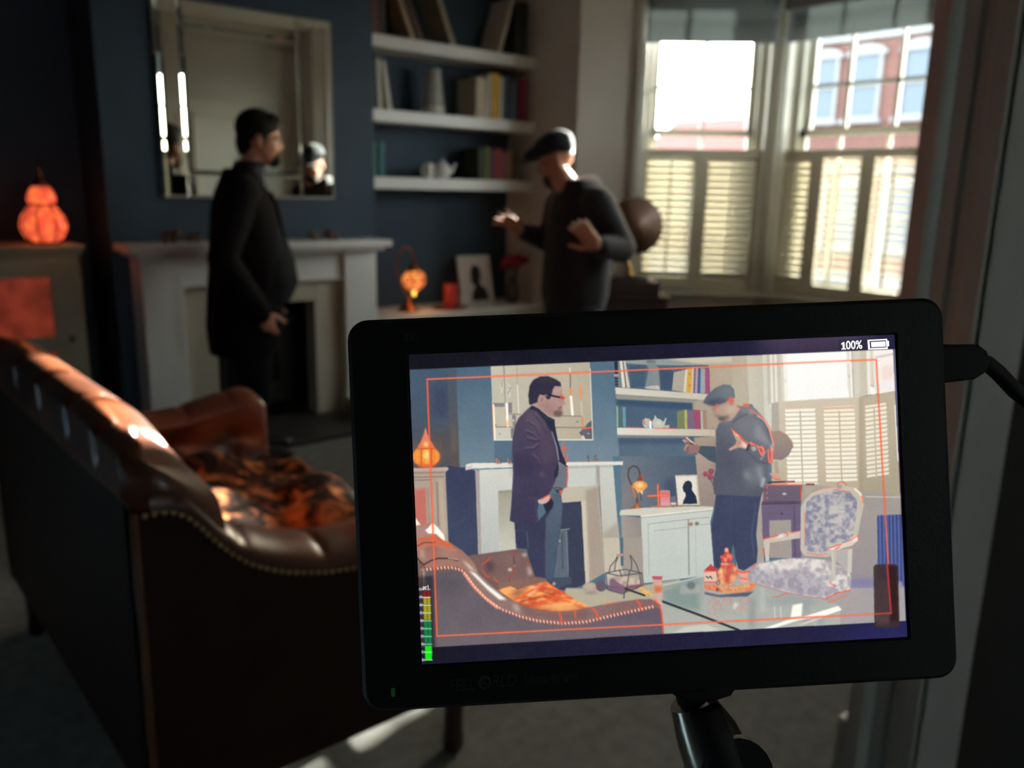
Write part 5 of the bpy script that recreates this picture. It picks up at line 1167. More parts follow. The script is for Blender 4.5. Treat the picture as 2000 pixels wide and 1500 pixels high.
# fireplace
pg(6, (62, 66, 92), [(608, 215), (770, 240), (860, 240), (1000, 290), (1028, 1500), (610, 1500), (565, 300)], 1, 1, c2=(66, 74, 98))
pg(6, (172, 162, 156), [(985, 262), (1046, 300), (1078, 1500), (1030, 1500)]); pg(6, (212, 212, 202), [(1044, 275), (1540, 250), (1540, 1000), (1600, 1500), (1076, 1500)], 1, 0, c2=(186, 188, 184))
pg(6, (164, 160, 142), [(1308, 572), (1530, 552), (1560, 1500), (1322, 1500)], 1, 1, c2=(206, 204, 190)); pg(6, (140, 136, 122), [(1308, 572), (1530, 554), (1530, 580), (1312, 600)], .7, 3)
pg(0, (206, 206, 198), [(1080, 905), (1190, 905), (1195, 950), (1105, 951)]); pg(7, (204, 206, 198), [(700, -60), (1120, -60), (1116, 172), (760, 192)])
pg(7, (196, 188, 168), [(700, 198), (1134, 172), (1180, 700), (1216, 1196), (985, 1335), (935, 360), (700, 378)], 1, 0, c2=(178, 164, 146)); pg(7, (168, 154, 140), [(985, 232), (1134, 184), (1210, 1192), (1052, 1280)], .9, 5); pg(7, (210, 200, 182), [(935, 358), (985, 352), (1030, 1305), (985, 1335)], .9, 2)
pg(7, (160, 152, 138), [(1116, -60), (1156, -60), (1176, 500), (1134, 180)], .9, 2); pg(7, (206, 208, 200), [(1150, -60), (1312, -60), (1360, 560), (1425, 1165), (1214, 1206), (1180, 640)], 1, 0, c2=(186, 180, 164)); pg(7, (166, 154, 138), [(1188, 745), (1368, 600), (1424, 1165), (1216, 1200)], .65, 5)
pg(7, (62, 66, 86), [(690, 378), (935, 362), (985, 1332), (810, 1400), (600, 1400), (640, 900)]); pg(7, (118, 126, 134), [(688, 690), (800, 676), (800, 692), (688, 716)]); pg(7, (94, 106, 118), [(680, 720), (775, 700), (792, 1250), (610, 1270)]); ln(7, (76, 86, 100), [(710, 760), (716, 1150)], 8, .7); ln(7, (122, 132, 138), [(760, 720), (780, 1200)], 4, .7)
pg(7, (72, 82, 98), [(600, 1262), (822, 1250), (822, 1330), (640, 1390)]); el_(7, (150, 150, 152), (684, 826), (14, 16))
pg(2, (228, 226, 216), [(-500, 1340), (-415, 1322), (1698, 1300), (1698, 1348), (-395, 1398), (-500, 1400)]); pg(6, (214, 196, 192), [(850, 236), (945, 206), (945, 262), (850, 280)]); ln(2, (240, 200, 180), [(930, 1310), (1698, 1300)], 2.5)
pg(2, (150, 150, 144), [(900, 1364), (1570, 1352), (1570, 1374), (905, 1392)], .6, 3)
ln(2, (168, 162, 152), [(1340, 1372), (1340, 1600)], 12, .7, 3)
# mantel ornaments
for k, c, q_ in ((6, (140, 110, 104), (1300, 150)), (6, (120, 96, 96), (1462, 150))):
    el_(k, c, q_, (46, 36) if q_[0] < 1400 else (22, 40)); ln(k, (196, 156, 136), [(q_[0] - 20, 120), (q_[0] - 8, 188)], 4, .8); ln(k, (190, 150, 130), [(q_[0] + 20, 140), (q_[0] + 24, 190)], 4, .7); ln(k, (80, 70, 80), [(q_[0] + 34, 130), (q_[0] + 44, 185)], 3, .8)
el_(2, (110, 96, 100), (1210, 1240), (14, 30)); ln(2, (120, 100, 100), [(1214, 1270), (1218, 1300)], 4); el_(2, (140, 112, 100), (1320, 1270), (30, 26)); ln(2, (90, 84, 90), [(1300, 1230), (1320, 1215)], 4)
for p in ([(870, 1040), (850, 1060), (885, 1080), (840, 1130), (905, 1110), (870, 1170)], [(865, 1170), (880, 1240), (850, 1230), (905, 1290)], [(935, 1210), (905, 1290), (890, 1320)], [(830, 1120), (860, 1180)]): ln(2, (232, 120, 96), p, 5); ln(2, (150, 96, 92), [(a + 6, b_ + 4) for a, b_ in p], 3, .7)
# man by the fireplace
pg(7, (58, 60, 84), [(150, 600), (430, 590), (540, 470), (640, 280), (700, 300), (712, 420), (690, 700), (620, 1000), (600, 1380), (330, 1400), (300, 920), (170, 915)], 1, 1, c2=(62, 66, 90))
pg(7, (88, 102, 118), [(560, 262), (640, 280), (694, 300), (716, 420), (704, 600), (664, 860), (626, 1040), (606, 1260), (570, 1330), (512, 1230), (510, 900), (520, 560), (600, 430)], 1, 2, c2=(74, 86, 106)); pg(7, (46, 46, 64), [(566, 290), (612, 376), (600, 430), (530, 505), (488, 395)], 1, 1)
ln(7, (60, 66, 84), [(300, 640), (310, 900)], 8, .5); ln(7, (66, 76, 92), [(190, 700), (290, 705)], 6, .8); ln(7, (92, 106, 120), [(296, 720), (310, 900)], 5, .5); el_(7, (190, 170, 176), (616, 1330), (18, 20), 1, 2)
pg(7, (112, 116, 124), [(640, -70), (775, -60), (768, 184), (720, 224), (640, 214), (590, 190)], 1, 1)
JK = [(1038, 792.5), (1026, 804), (1013, 817), (1006, 832), (1001.5, 854), (1000.5, 874), (1002, 902), (1002.5, 925), (1001, 950), (999, 985), (995.8, 1018.3), (1007, 1022.5), (1046, 1024), (1052, 1018), (1050, 1000), (1052, 983), (1053, 976), (1073, 966), (1080, 952), (1089, 930), (1091, 925), (1092, 902), (1088, 874), (1078, 843), (1069, 823), (1058, 810), (1050, 800)]
pg(0, (80, 70, 90), JK, 1, 1, c2=(64, 60, 86)); pg(2, (102, 86, 102), [(330, 620), (480, 580), (600, 740), (560, 960), (480, 880), (360, 760)], .6, 12); pg(2, (94, 74, 92), [(540, 960), (680, 900), (740, 1200), (640, 1400), (560, 1250)], .6, 14)
pg(2, (54, 50, 74), [(170, 1180), (420, 1160), (520, 1420), (300, 1500), (170, 1500)], .5, 14)
for p in ([(360, 720), (460, 780), (520, 900)], [(340, 860), (450, 900), (510, 980)], [(360, 960), (480, 990)], [(330, 1110), (450, 1100), (500, 1050)], [(440, 1200), (500, 1260), (540, 1330)], [(480, 640), (560, 760), (620, 860)]): ln(2, (118, 104, 120), p, 6, .6, 3); ln(2, (58, 50, 70), [(a + 6, b_ + 26) for a, b_ in p], 7, .55, 3)
pg(7, (98, 84, 98), [(440, 20), (500, 10), (510, 70), (460, 80)], .7, 4); ln(7, (92, 76, 92), [(320, 320), (400, 330), (410, 590)], 6, .5, 3)
pg(2, (46, 50, 68), [(428, 512), (520, 560), (650, 668), (740, 712), (746, 790), (782, 985), (850, 1200), (906, 1330), (894, 1342), (812, 1290), (800, 1400), (786, 1500), (730, 1560), (740, 1440), (792, 1300), (764, 1090), (694, 890), (606, 730), (486, 590), (398, 566)])
pg(2, (112, 116, 126), [(696, 850), (764, 1040), (806, 1280), (902, 1368), (918, 1500), (910, 1620), (780, 1600), (800, 1440), (796, 1300), (750, 1060)]); ln(2, (146, 152, 160), [(700, 880), (770, 1090), (806, 1340)], 4, .8); ln(2, (44, 44, 60), [(806, 1290), (870, 1330), (912, 1368)], 5)
ln(2, RED, [(900, 1360), (920, 1430), (922, 1520)], 3, .8); ln(7, RED, [(772, -30), (774, 80), (764, 190)], 3.5, .8)
pg(7, (72, 74, 86), [(600, 200), (690, 192), (724, 222), (704, 280), (650, 265)]); pg(7, (200, 100, 90), [(676, 232), (724, 222), (706, 270), (686, 282)]); ln(7, (120, 126, 140), [(620, 215), (690, 205)], 3)
pg(7, (216, 176, 160), [(428, 346), (500, 318), (560, 278), (578, 296), (560, 350), (520, 384), (470, 394), (432, 376)], 1, 1); ln(7, RED, [(470, 332), (560, 280), (574, 320)], 4, .9); ln(7, (190, 190, 200), [(432, 350), (440, 374)], 5)
pg(2, (178, 144, 136), [(690, 350), (720, 265), (832, 236), (846, 300), (850, 350), (882, 400), (862, 440), (886, 492), (850, 518), (846, 560), (858, 612), (830, 655), (760, 676), (680, 674), (600, 610), (540, 566), (428, 512), (470, 470), (520, 380)], 1, 1)
pg(2, (156, 118, 116), [(600, 440), (700, 480), (760, 560), (740, 660), (680, 672), (560, 570), (520, 500)], .55, 10); pg(2, (196, 164, 154), [(730, 280), (830, 250), (840, 330), (740, 350)], .6, 6)
pg(2, (52, 49, 66), [(384, 300), (390, 240), (440, 160), (540, 108), (650, 106), (760, 150), (822, 190), (834, 240), (830, 246), (740, 246), (714, 296), (702, 350), (676, 424), (634, 428), (606, 364), (540, 360), (512, 400), (500, 470), (440, 492), (408, 512), (384, 490), (374, 360)], 1, 1)
pg(2, (70, 64, 78), [(470, 160), (640, 120), (780, 180), (700, 200), (540, 190)], .6, 8); el_(2, (182, 140, 134), (556, 430), (36, 62), 1, 1); el_(2, (140, 98, 98), (566, 432), (16, 34), .7, 3)
pg(2, (122, 92, 90), [(784, 548), (850, 522), (848, 544), (800, 566)], .9, 1); pg(2, (112, 90, 88), [(722, 606), (790, 578), (846, 596), (858, 640), (810, 676), (742, 668)], .95, 3); ln(2, (150, 100, 100), [(800, 572), (846, 566)], 3)
ln(2, (40, 36, 46), [(560, 352), (690, 372), (810, 400)], 6); ln(2, (150, 140, 150), [(610, 362), (640, 372)], 4, .8); pg(2, (120, 90, 90), [(806, 380), (880, 396), (876, 420), (830, 422)], .8); ln(2, RED, [(826, 376), (884, 404), (866, 430), (832, 420)], 4, .9)
ln(2, (210, 120, 110), [(866, 440), (884, 490)], 3, .8)
# window wall and bay
pg(4, (180, 168, 148), [(860, -260), (1090, -260), (1100, 420), (1000, 460), (900, 420)], 1, 2); pg(4, (198, 192, 172), [(1075, -260), (1400, -260), (1400, 420), (1430, 830), (1330, 640), (1210, 500), (1100, 430)], 1, 2, c2=(184, 178, 164), d=(1, 0))
pg(5, (208, 206, 192), [(-60, 100), (210, 90), (235, 745), (160, 760), (160, 1300), (-20, 1300)])
for x, c, w_ in ((10, (184, 178, 160), 10), (50, (236, 234, 222), 8), (78, (190, 184, 168), 5), (104, (238, 236, 224), 8), (150, (196, 190, 172), 16), (188, (216, 212, 196), 12)): ln(5, c, [(x, 100), (x + 20, 760)], w_, .85, 2)
pg(5, (170, 162, 148), [(62, 768), (152, 748), (160, 1130), (60, 1130)]); ln(5, RED, [(166, 880), (172, 990)], 7, .75)
pg(5, (255, 254, 250), [(202, 60), (1062, 60), (1092, 702), (232, 748)]); pg(5, (246, 240, 226), [(204, 60), (250, 60), (275, 735), (232, 748)], .8, 3)
pg(5, (228, 222, 206), [(1016, 60), (1064, 60), (1104, 702), (1052, 706), (1030, 500)], 1, 1); ln(5, (250, 248, 238), [(1062, 60), (1092, 690)], 7); pg(5, (200, 192, 172), [(1076, 60), (1272, 60), (1292, 662), (1185, 692), (1114, 702)]); ln(5, (216, 212, 196), [(1150, 70), (1150, 690)], 20, .7, 6)
pg(5, (240, 236, 222), [(1270, 40), (1366, 40), (1424, 642), (1290, 664)]); pg(5, (212, 204, 188), [(1318, 60), (1352, 60), (1376, 560), (1330, 570)], .9, 2); pg(5, (252, 240, 234), [(1362, 40), (1616, 40), (1642, 612), (1424, 650)])
pg(5, (204, 200, 190), [(1375, 170), (1616, 124), (1618, 152), (1392, 198)], .9, 1); pg(5, (242, 214, 206), [(1470, 310), (1616, 262), (1630, 460), (1480, 480)], .8, 6); pg(5, (240, 236, 240), [(1470, 490), (1620, 440), (1630, 600), (1490, 610)], .8, 8)
pg(5, (255, 253, 246), [(1308, 560), (1350, 548), (1380, 600), (1386, 656), (1340, 660)]); el_(5, (150, 140, 130), (1350, 545), (22, 10), .7, 2); el_(5, (150, 146, 136), (1050, 420), (10, 14), .7, 2); el_(5, (180, 172, 156), (236, 478), (10, 12), .7, 2)
pg(5, (206, 192, 170), [(150, 750), (700, 712), (1190, 690), (1190, 2000), (60, 2000), (60, 1130), (160, 1130)], 1, 1, c2=(186, 172, 146)); pg(5, (184, 168, 144), [(1180, 692), (1660, 606), (1760, 2000), (1180, 2000)], 1, 1, c2=(172, 160, 138))
pg(5, (164, 148, 124), [(1180, 692), (1220, 690), (1230, 2000), (1180, 2000)], .7, 5); ln(5, (250, 130, 100), [(730, 832), (1110, 806)], 3); ln(5, (255, 240, 220), [(730, 822), (1110, 800)], 3, .8)
def slats(xa, xb, ya, ye, dxa, dxb, ca, cb, cg, slope, rod):
    H_ = ye - ya
    xl = lambda y: xa + dxa * (y - ya) / H_
    xr = lambda y: xb + dxb * (y - ya) / H_
    pg(5, ca, [(xa, ya), (xb, ya - slope), (xr(ye), ye - slope), (xl(ye), ye)], 1, 0, c2=cb)
    y = ya + 38
    while y < ye:
        ln(5, cg, [(xl(y), y), (xr(y), y - slope)], 5.5, .85, 1.6); ln(5, (255, 255, 248), [(xl(y), y + 16), (xr(y), y + 16 - slope)], 5, .55, 2); y += 56
    x = xa + (xb - xa) * rod; ln(5, (188, 174, 148), [(x, ya + 20), (x + (dxa + dxb) / 2, ye)], 5)
slats(232, 615, 850, 1800, 34, 34, (255, 250, 232), (250, 242, 222), (188, 172, 146), 10, .5)
slats(726, 1118, 850, 1770, 34, 36, (252, 238, 208), (240, 232, 210), (182, 164, 134), 10, .5)
slats(1256, 1524, 800, 1720, 26, 36, (242, 230, 204), (226, 216, 192), (168, 152, 126), 40, .42)
ln(5, (250, 248, 240), [(1640, 800), (1680, 1500)], 7, .8); ln(5, (255, 240, 214), [(240, 852), (610, 838)], 5, .9)
pg(9, (166, 158, 150), [(560, 150), (1130, 200), (1690, 292), (1740, 1600), (560, 1600)], 1, 2, c2=(150, 144, 150)); ln(9, (206, 198, 186), [(1290, 292), (1690, 298)], 4)
pg(9, (206, 196, 174), [(570, 30), (1690, 20), (1690, 280), (1260, 285), (570, 220)], .0); pg(9, (180, 170, 150), [(590, 180), (700, 170), (690, 260), (590, 300)], .6, 4)
pg(9, (172, 162, 152), [(-120, 240), (140, 240), (140, 1060), (-120, 1120)])
# horn and table
pg(5, (152, 128, 114), [(40, 1130), (160, 1118), (260, 1176), (320, 1256), (336, 1322), (280, 1432), (190, 1494), (70, 1484)], 1, 1, c2=(126, 110, 114)); ln(5, (190, 130, 100), [(160, 1118), (260, 1176), (322, 1256), (336, 1322)], 3, .7)
pg(4, (176, 158, 136), [(1448, 1232), (1512, 1220), (1526, 1400), (1478, 1404)]); pg(4, (206, 160, 140), [(1390, 1390), (1480, 1400), (1550, 1440), (1540, 1490), (1420, 1440)]); ln(4, RED, [(1400, 1410), (1460, 1470), (1550, 1484)], 4, .8)
pg(9, (110, 96, 112), [(140, 160), (576, 156), (552, 345), (130, 345)]); pg(9, (96, 82, 100), [(120, 345), (560, 340), (548, 385), (110, 390)]); pg(9, (112, 98, 124), [(112, 388), (548, 378), (558, 985), (455, 985), (446, 556), (200, 562), (206, 762), (125, 765)]); pg(9, (164, 156, 148), [(200, 562), (446, 556), (456, 985), (206, 985)])
ln(9, (240, 110, 90), [(160, 158), (570, 158)], 4, .9); ln(9, (70, 60, 72), [(190, 130), (480, 120)], 6); ln(9, RED, [(380, 124), (480, 118)], 4, .8); ln(9, (80, 60, 66), [(620, 152), (700, 152)], 6); ln(9, RED, [(612, 150), (690, 148)], 2.5, .7); el_(9, (190, 180, 184), (372, 262), (24, 14), 1, 1); el_(9, (84, 72, 92), (340, 485), (16, 14)); ln(9, (84, 70, 92), [(130, 372), (545, 362)], 4)
for y in (190, 250, 310): el_(9, (255, 90, 90), (176, y), (8, 16), .9)
ln(9, RED, [(552, 170), (560, 330)], 4, .8); ln(9, (78, 66, 90), [(480, 400), (490, 980)], 4, .6)
# radiator, floor at the right
pg(9, (72, 86, 142), [(1418, 508), (1700, 494), (1740, 1300), (1430, 1300)]);
for x in range(1450, 1720, 42): ln(9, (108, 124, 170), [(x, 505), (x + 16, 1300)], 5, .7, 2); ln(9, (54, 62, 116), [(x + 18, 505), (x + 34, 1300)], 5, .6, 2)
pg(13, (146, 140, 170), [(1200, 350), (1540, 345), (1900, 380), (1960, 940), (1100, 980)], 1, 2, c2=(186, 178, 180)); pg(13, (128, 124, 160), [(1240, 345), (1540, 350), (1540, 440), (1230, 470)], .8, 12)
# floor, glass table
pg(0, (168, 163, 162), [(1440, 1085), (1560, 1150), (1690, 1150), (1775, 1150), (1780, 1240), (1440, 1245)])
pg(11, (182, 174, 152), [(400, 640), (980, 660), (1500, 600), (2000, 520), (2000, 900), (300, 1000)], 1, 2)
pg(12, (166, 172, 166), [(60, 640), (400, 540), (690, 470), (1420, 520), (2100, 700), (2600, 900), (2600, 1400), (120, 1400), (60, 900)], 1, 1, c2=(184, 184, 174))
pg(12, (128, 148, 144), [(100, 640), (640, 510), (650, 980), (140, 850)], .8, 10); ln(12, (206, 214, 206), [(110, 606), (690, 472)], 3); pg(12, (182, 180, 168), [(360, 620), (640, 580), (640, 715), (355, 728)], .6, 3); el_(12, (104, 116, 120), (510, 605), (60, 55), .9, 3); pg(12, (176, 160, 154), [(120, 640), (260, 610), (260, 650), (120, 680)], .7, 3)
pg(12, (176, 174, 168), [(640, 720), (1080, 760), (1080, 1100), (640, 1000)], .6, 12); pg(12, (130, 136, 140), [(1320, 800), (1420, 780), (1400, 1200), (1320, 1210)], .5, 8); pg(12, (208, 208, 198), [(230, 1286), (420, 1184), (720, 1150), (920, 1238)], .9, 3)
pg(13, (158, 162, 160), [(120, 600), (420, 560), (700, 600), (900, 660), (700, 700), (150, 690)], .7, 8); pg(13, (146, 152, 154), [(600, 640), (690, 620), (700, 960), (610, 970)], .4, 6); pg(13, (150, 154, 160), [(780, 820), (890, 800), (890, 960), (790, 970)], .5, 5)
for x in (232, 310): ln(13, (220, 222, 214), [(x, 710), (x + 4, 860)], 4, .7, 2)
pg(13, (255, 252, 240), [(470, 690), (600, 664), (586, 836), (440, 856)], 1, 2); pg(13, (255, 252, 242), [(60, 1006), (380, 892), (640, 832), (1065, 700), (1114, 752), (890, 832), (560, 884), (180, 1008)], 1, 1); pg(13, (250, 236, 226), [(520, 955), (860, 842), (900, 840), (640, 934)], .9, 2)
# log basket and balls
pg(11, (198, 190, 170), [(920, -60), (1148, -60), (1170, 340), (1215, 420), (1215, 640), (960, 600)], 1, 1); pg(11, (164, 154, 144), [(1195, -60), (1468, -60), (1492, 620), (1300, 700), (1205, 640)], 1, 1); pg(11, (84, 108, 126), [(1150, -60), (1200, -60), (1208, 330), (1170, 330)])
el_(11, (178, 162, 146), (740, 640), (108, 76), 1, 1); el_(11, (202, 188, 170), (730, 612), (70, 36), .6, 6); el_(11, (108, 92, 106), (892, 616), (74, 78), 1, 1); el_(11, (120, 112, 108), (750, 714), (90, 14), .6, 4)
pg(11, (126, 92, 116), [(1010, 520), (1120, 480), (1450, 580), (1430, 640), (1260, 660), (1190, 720), (1000, 680)], .9, 3); pg(11, (170, 152, 140), [(1060, 505), (1160, 480), (1400, 476), (1452, 590), (1250, 636), (1120, 560)], 1, 1, noise=(14, 5, (204, 188, 168), .4)); ln(11, (150, 70, 104), [(1250, 630), (1450, 596)], 8, .7, 2)
for p in ([(960, 430), (1230, 378), (1460, 432), (1480, 600), (1180, 720), (980, 660), (960, 430)], [(960, 430), (1140, 470), (1460, 432)], [(1000, 420), (1020, 340), (1100, 240), (1120, 185)], [(1080, 400), (1090, 300), (1130, 200)], [(1290, 170), (1320, 280), (1310, 390)], [(1290, 170), (1380, 300), (1420, 420)], [(1290, 400), (1250, 640)], [(1150, 390), (1180, 480)], [(1430, 430), (1450, 590)]): ln(11, (78, 76, 86), p, 3.5, .9)
ln(11, (178, 150, 136), [(1120, 186), (1290, 160)], 10)
ln(11, (58, 58, 58), [(1230, 650), (1500, 745)], 7); ln(11, (70, 74, 80), [(1210, 780), (1215, 700), (1250, 670)], 4); ln(12, (54, 58, 58), [(70, 815), (600, 1010), (1180, 1232)], 8)
# armchair
pg(9, (200, 190, 176), [(556, 420), (600, 330), (680, 250), (800, 196), (940, 176), (975, 132), (1040, 130), (1070, 170), (1180, 200), (1250, 280), (1272, 380), (1244, 500), (1195, 760), (1150, 810), (860, 975), (600, 962), (552, 900)], 1, 1)
FABB = [(622, 360), (700, 284), (850, 244), (1000, 234), (1120, 252), (1192, 330), (1190, 450), (1150, 720), (1130, 792), (866, 870), (844, 936), (640, 912), (598, 860), (602, 600)]
pg(9, (196, 190, 184), FABB, 1, 0, noise=(15, 11, (124, 126, 150), .30)); pg(9, (150, 146, 168), FABB, .25, 0, noise=(34, 12, (212, 206, 198), .4))
for p in ([(600, 470), (604, 620), (600, 800)], [(620, 930), (760, 950), (860, 940)], [(680, 240), (800, 200), (940, 180)]): ln(9, (240, 110, 90), p, 3, .75)
ln(9, (255, 236, 214), [(1170, 205), (1230, 260), (1250, 330)], 8, .9); ln(9, (255, 130, 60), [(1240, 290), (1262, 360)], 6, .9); ln(9, RED, [(960, 160), (990, 130), (1040, 130), (1070, 165)], 4, .8); el_(9, (150, 140, 140), (990, 180), (36, 26), .7, 3); ln(9, (214, 110, 106), [(930, 216), (1110, 240)], 5, .7)
pg(9, (182, 176, 172), [(955, 905), (1125, 872), (1110, 980), (1085, 1150), (955, 1015)]); pg(9, (206, 200, 190), [(1090, 900), (1140, 880), (1130, 1160), (1085, 1140)])
SEAT = [(-20, 1085), (80, 1050), (400, 992), (600, 986), (860, 1012), (1090, 1120), (1126, 1200), (1112, 1345), (860, 1445), (640, 1424), (380, 1372), (60, 1274), (-20, 1240)]
pg(9, (228, 222, 214), SEAT, 1, 1, noise=(17, 21, (172, 164, 170), .35)); pg(9, (150, 144, 162), [(-20, 1100), (300, 1130), (640, 1130), (860, 1260), (880, 1440), (640, 1424), (380, 1372), (60, 1274), (-20, 1240)], .5, 8); pg(9, (232, 226, 220), [(80, 1060), (420, 1000), (600, 1050), (460, 1100), (700, 1140), (820, 1220), (620, 1130), (300, 1110)], .6, 8)
pg(9, (216, 190, 186), [(310, 1030), (470, 1020), (500, 1060), (340, 1080)], .5, 6); ln(9, RED, [(840, 1440), (980, 1380), (1108, 1350)], 5, .8); ln(9, (240, 120, 100), [(870, 1490), (980, 1450), (1090, 1410)], 5, .8)
ln(9, (206, 120, 120), [(60, 1278), (380, 1374), (640, 1426), (860, 1446)], 3, .7); ln(9, RED, [(-10, 1090), (70, 1055)], 3, .7); ln(9, RED, [(230, 1430), (300, 1420), (410, 1380)], 3, .7)
pg(9, (208, 192, 178), [(130, 776), (240, 742), (380, 702), (552, 680), (548, 764), (430, 780), (210, 816)]); pg(9, (240, 236, 228), [(280, 735), (360, 718), (360, 750), (290, 765)], .9, 3); ln(9, RED, [(130, 772), (250, 742), (300, 730)], 4, .85); ln(9, RED, [(370, 700), (410, 712), (400, 740)], 4, .7); ln(9, RED, [(440, 700), (545, 680)], 3.5, .8)
pg(9, (204, 196, 182), [(135, 792), (206, 784), (200, 1020), (158, 1030)]); ln(9, RED, [(128, 880), (140, 950)], 5, .7)
pg(9, (228, 206, 190), [(866, 884), (950, 852), (1090, 802), (1160, 735), (1205, 745), (1204, 790), (1130, 850), (960, 892)]); pg(9, (255, 246, 232), [(1150, 760), (1200, 740), (1190, 790), (1150, 800)], .9, 2); pg(9, (255, 240, 220), [(880, 880), (940, 866), (930, 892), (890, 894)], .9, 1); ln(9, RED, [(868, 880), (950, 846), (1010, 834)], 4, .85); ln(9, RED, [(920, 905), (990, 860)], 3.5, .8); ln(9, RED, [(1100, 795), (1200, 735), (1210, 780)], 3.5, .8)
pg(9, (194, 188, 176), [(868, 894), (960, 892), (948, 1235), (890, 1262), (905, 1000)]); ln(9, (214, 208, 196), [(910, 910), (930, 1230)], 6, .7, 2); ln(9, RED, [(880, 1250), (900, 1280), (950, 1300)], 4, .7)
pg(9, (190, 192, 188), [(90, 1310), (150, 1330), (160, 1600), (95, 1600)], .6, 3)
pg(0, (68, 74, 100), [(1401, 962), (1489, 968), (1483, 1003), (1479, 1045), (1482, 1076), (1480, 1100), (1455, 1116), (1444, 1112), (1438, 1090), (1436, 1072), (1433, 1063), (1430, 1085), (1425, 1112), (1397, 1112), (1393, 1062), (1391, 1030), (1397, 1000)], 1, 1, c2=(64, 70, 96)); ln(0, (92, 104, 128), [(1478, 985), (1470, 1040), (1474, 1090)], 5, .5, 3); ln(0, (58, 62, 88), [(1436, 985), (1436, 1060)], 4, .5, 2)
# tea set
pg(12, (230, 120, 88), [(692, 590), (1100, 622), (1404, 556), (1412, 640), (1330, 692), (1100, 720), (850, 694), (705, 655)], 1, 1, noise=(16, 31, (214, 170, 120), .4)); pg(12, (80, 84, 108), [(702, 698), (900, 742), (1390, 690), (1300, 760), (900, 772), (704, 730)], .9, 2)
pg(12, (222, 92, 72), [(868, 420), (930, 335), (918, 290), (1105, 290), (1166, 400), (1150, 520), (1062, 600), (900, 596)], 1, 1, noise=(20, 33, (236, 170, 120), .35)); pg(12, (176, 60, 62), [(990, 330), (1050, 330), (1060, 590), (980, 590)], .6, 4); el_(12, (255, 216, 160), (930, 400), (20, 40), .8, 3); el_(12, (250, 200, 130), (1120, 380), (22, 40), .8, 3); el_(12, (150, 140, 130), (1090, 410), (26, 30), .7, 3)
pg(12, (208, 72, 74), [(914, 196), (968, 172), (985, 110), (1000, 80), (1030, 90), (1040, 150), (1102, 188), (1084, 232), (1060, 284), (940, 284)], 1, 1, noise=(12, 35, (250, 150, 110), .4)); el_(12, (255, 180, 160), (1005, 105), (26, 24), .9, 2)
pg(12, (228, 194, 172), [(690, 400), (862, 388), (872, 562), (700, 572)]); pg(12, (188, 70, 82), [(690, 398), (776, 316), (790, 300), (800, 330), (876, 362), (862, 402)]); ln(12, (90, 84, 92), [(720, 480), (750, 500), (780, 476), (800, 510)], 4); ln(12, RED, [(695, 412), (862, 402)], 4); ln(12, RED, [(700, 560), (870, 560)], 5, .8)
pg(12, (230, 166, 150), [(1176, 420), (1326, 410), (1300, 470), (1320, 566), (1206, 574), (1200, 480)]); ln(12, RED, [(1176, 400), (1200, 424), (1326, 412)], 5); ln(12, RED, [(1200, 500), (1300, 520)], 5, .7); el_(12, (90, 100, 90), (890, 570), (28, 30), .9, 2); el_(12, (236, 214, 170), (890, 570), (12, 14), .9, 1); el_(12, (90, 80, 70), (880, 664), (30, 22), .8, 2)
for j in range(46): a = rng.random(4); ln(12, RED if a[0] < .7 else (255, 190, 140), [(700 + 690 * a[1], 580 + 110 * a[2]), (700 + 690 * a[1] + 26 * (a[3] - .5), 590 + 110 * a[2])], 3, .7)
for j in range(40):
    a = rng.random(4); x = 720 + 660 * a[1]; ln(12, (240, 120, 100), [(x, 770 + 250 * a[2] ** 2), (x + 14 * (a[3] - .5), 800 + 260 * a[2] ** 2)], 4, .45, 2)
pg(12, (250, 230, 214), [(1110, 860), (1170, 850), (1140, 920), (1100, 940)], .8, 4)
# little glass at the sofa corner
pg(11, (222, 150, 132), [(1604, 476), (1756, 480), (1738, 570), (1752, 700), (1744, 960), (1650, 950), (1640, 700), (1620, 570)], .9, 2, noise=(18, 41, (206, 190, 176), .5)); pg(11, (196, 90, 104), [(1604, 476), (1756, 480), (1740, 530), (1622, 524)]); pg(11, (216, 112, 66), [(1640, 620), (1744, 610), (1740, 700), (1650, 705)], .85, 4)
for p in ([(1475, 700), (1500, 672), (1522, 700)], [(1510, 720), (1545, 690), (1600, 745)], [(1430, 650), (1470, 640)]): ln(11, (250, 186, 84), p, 8, .9, 2)
# sofa
pg(10, (122, 92, 86), [(60, 40), (300, 60), (900, 420), (1100, 540), (1280, 640), (1280, 800), (1000, 720), (200, 700), (140, 1320), (60, 1330)])
pg(10, (120, 94, 92), [(640, 226), (1270, 140), (1345, 152), (1392, 222), (1474, 470), (1300, 500), (1060, 545), (960, 500), (880, 440), (780, 380)], 1, 1, c2=(130, 100, 96)); el_(10, (80, 62, 70), (940, 350), (46, 70), .85, 10); el_(10, (146, 116, 110), (1180, 250), (120, 50), .5, 14); pg(10, (206, 182, 170), [(1310, 200), (1372, 186), (1376, 226), (1330, 232)], .8, 4); pg(10, (220, 196, 184), [(1380, 345), (1412, 350), (1440, 446), (1392, 446)], .75, 5); el_(10, (240, 214, 200), (1178, 384), (24, 18), .9, 3)
el_(10, (150, 112, 104), (1230, 340), (18, 20)); ln(10, (84, 60, 64), [(1215, 180), (1228, 320)], 4, .8); ln(10, (84, 60, 64), [(1222, 360), (1170, 520)], 4, .8); ln(10, RED, [(1214, 180), (1218, 220)], 3, .7); ln(10, RED, [(1215, 370), (1180, 500)], 3, .7); ln(10, RED, [(1370, 300), (1400, 325)], 3, .7)
for j in range(9): ln(10, RED, [(840 + 14 * j, 330 - 9 * j), (866 + 10 * j, 312 - 10 * j)], 2.5, .75)
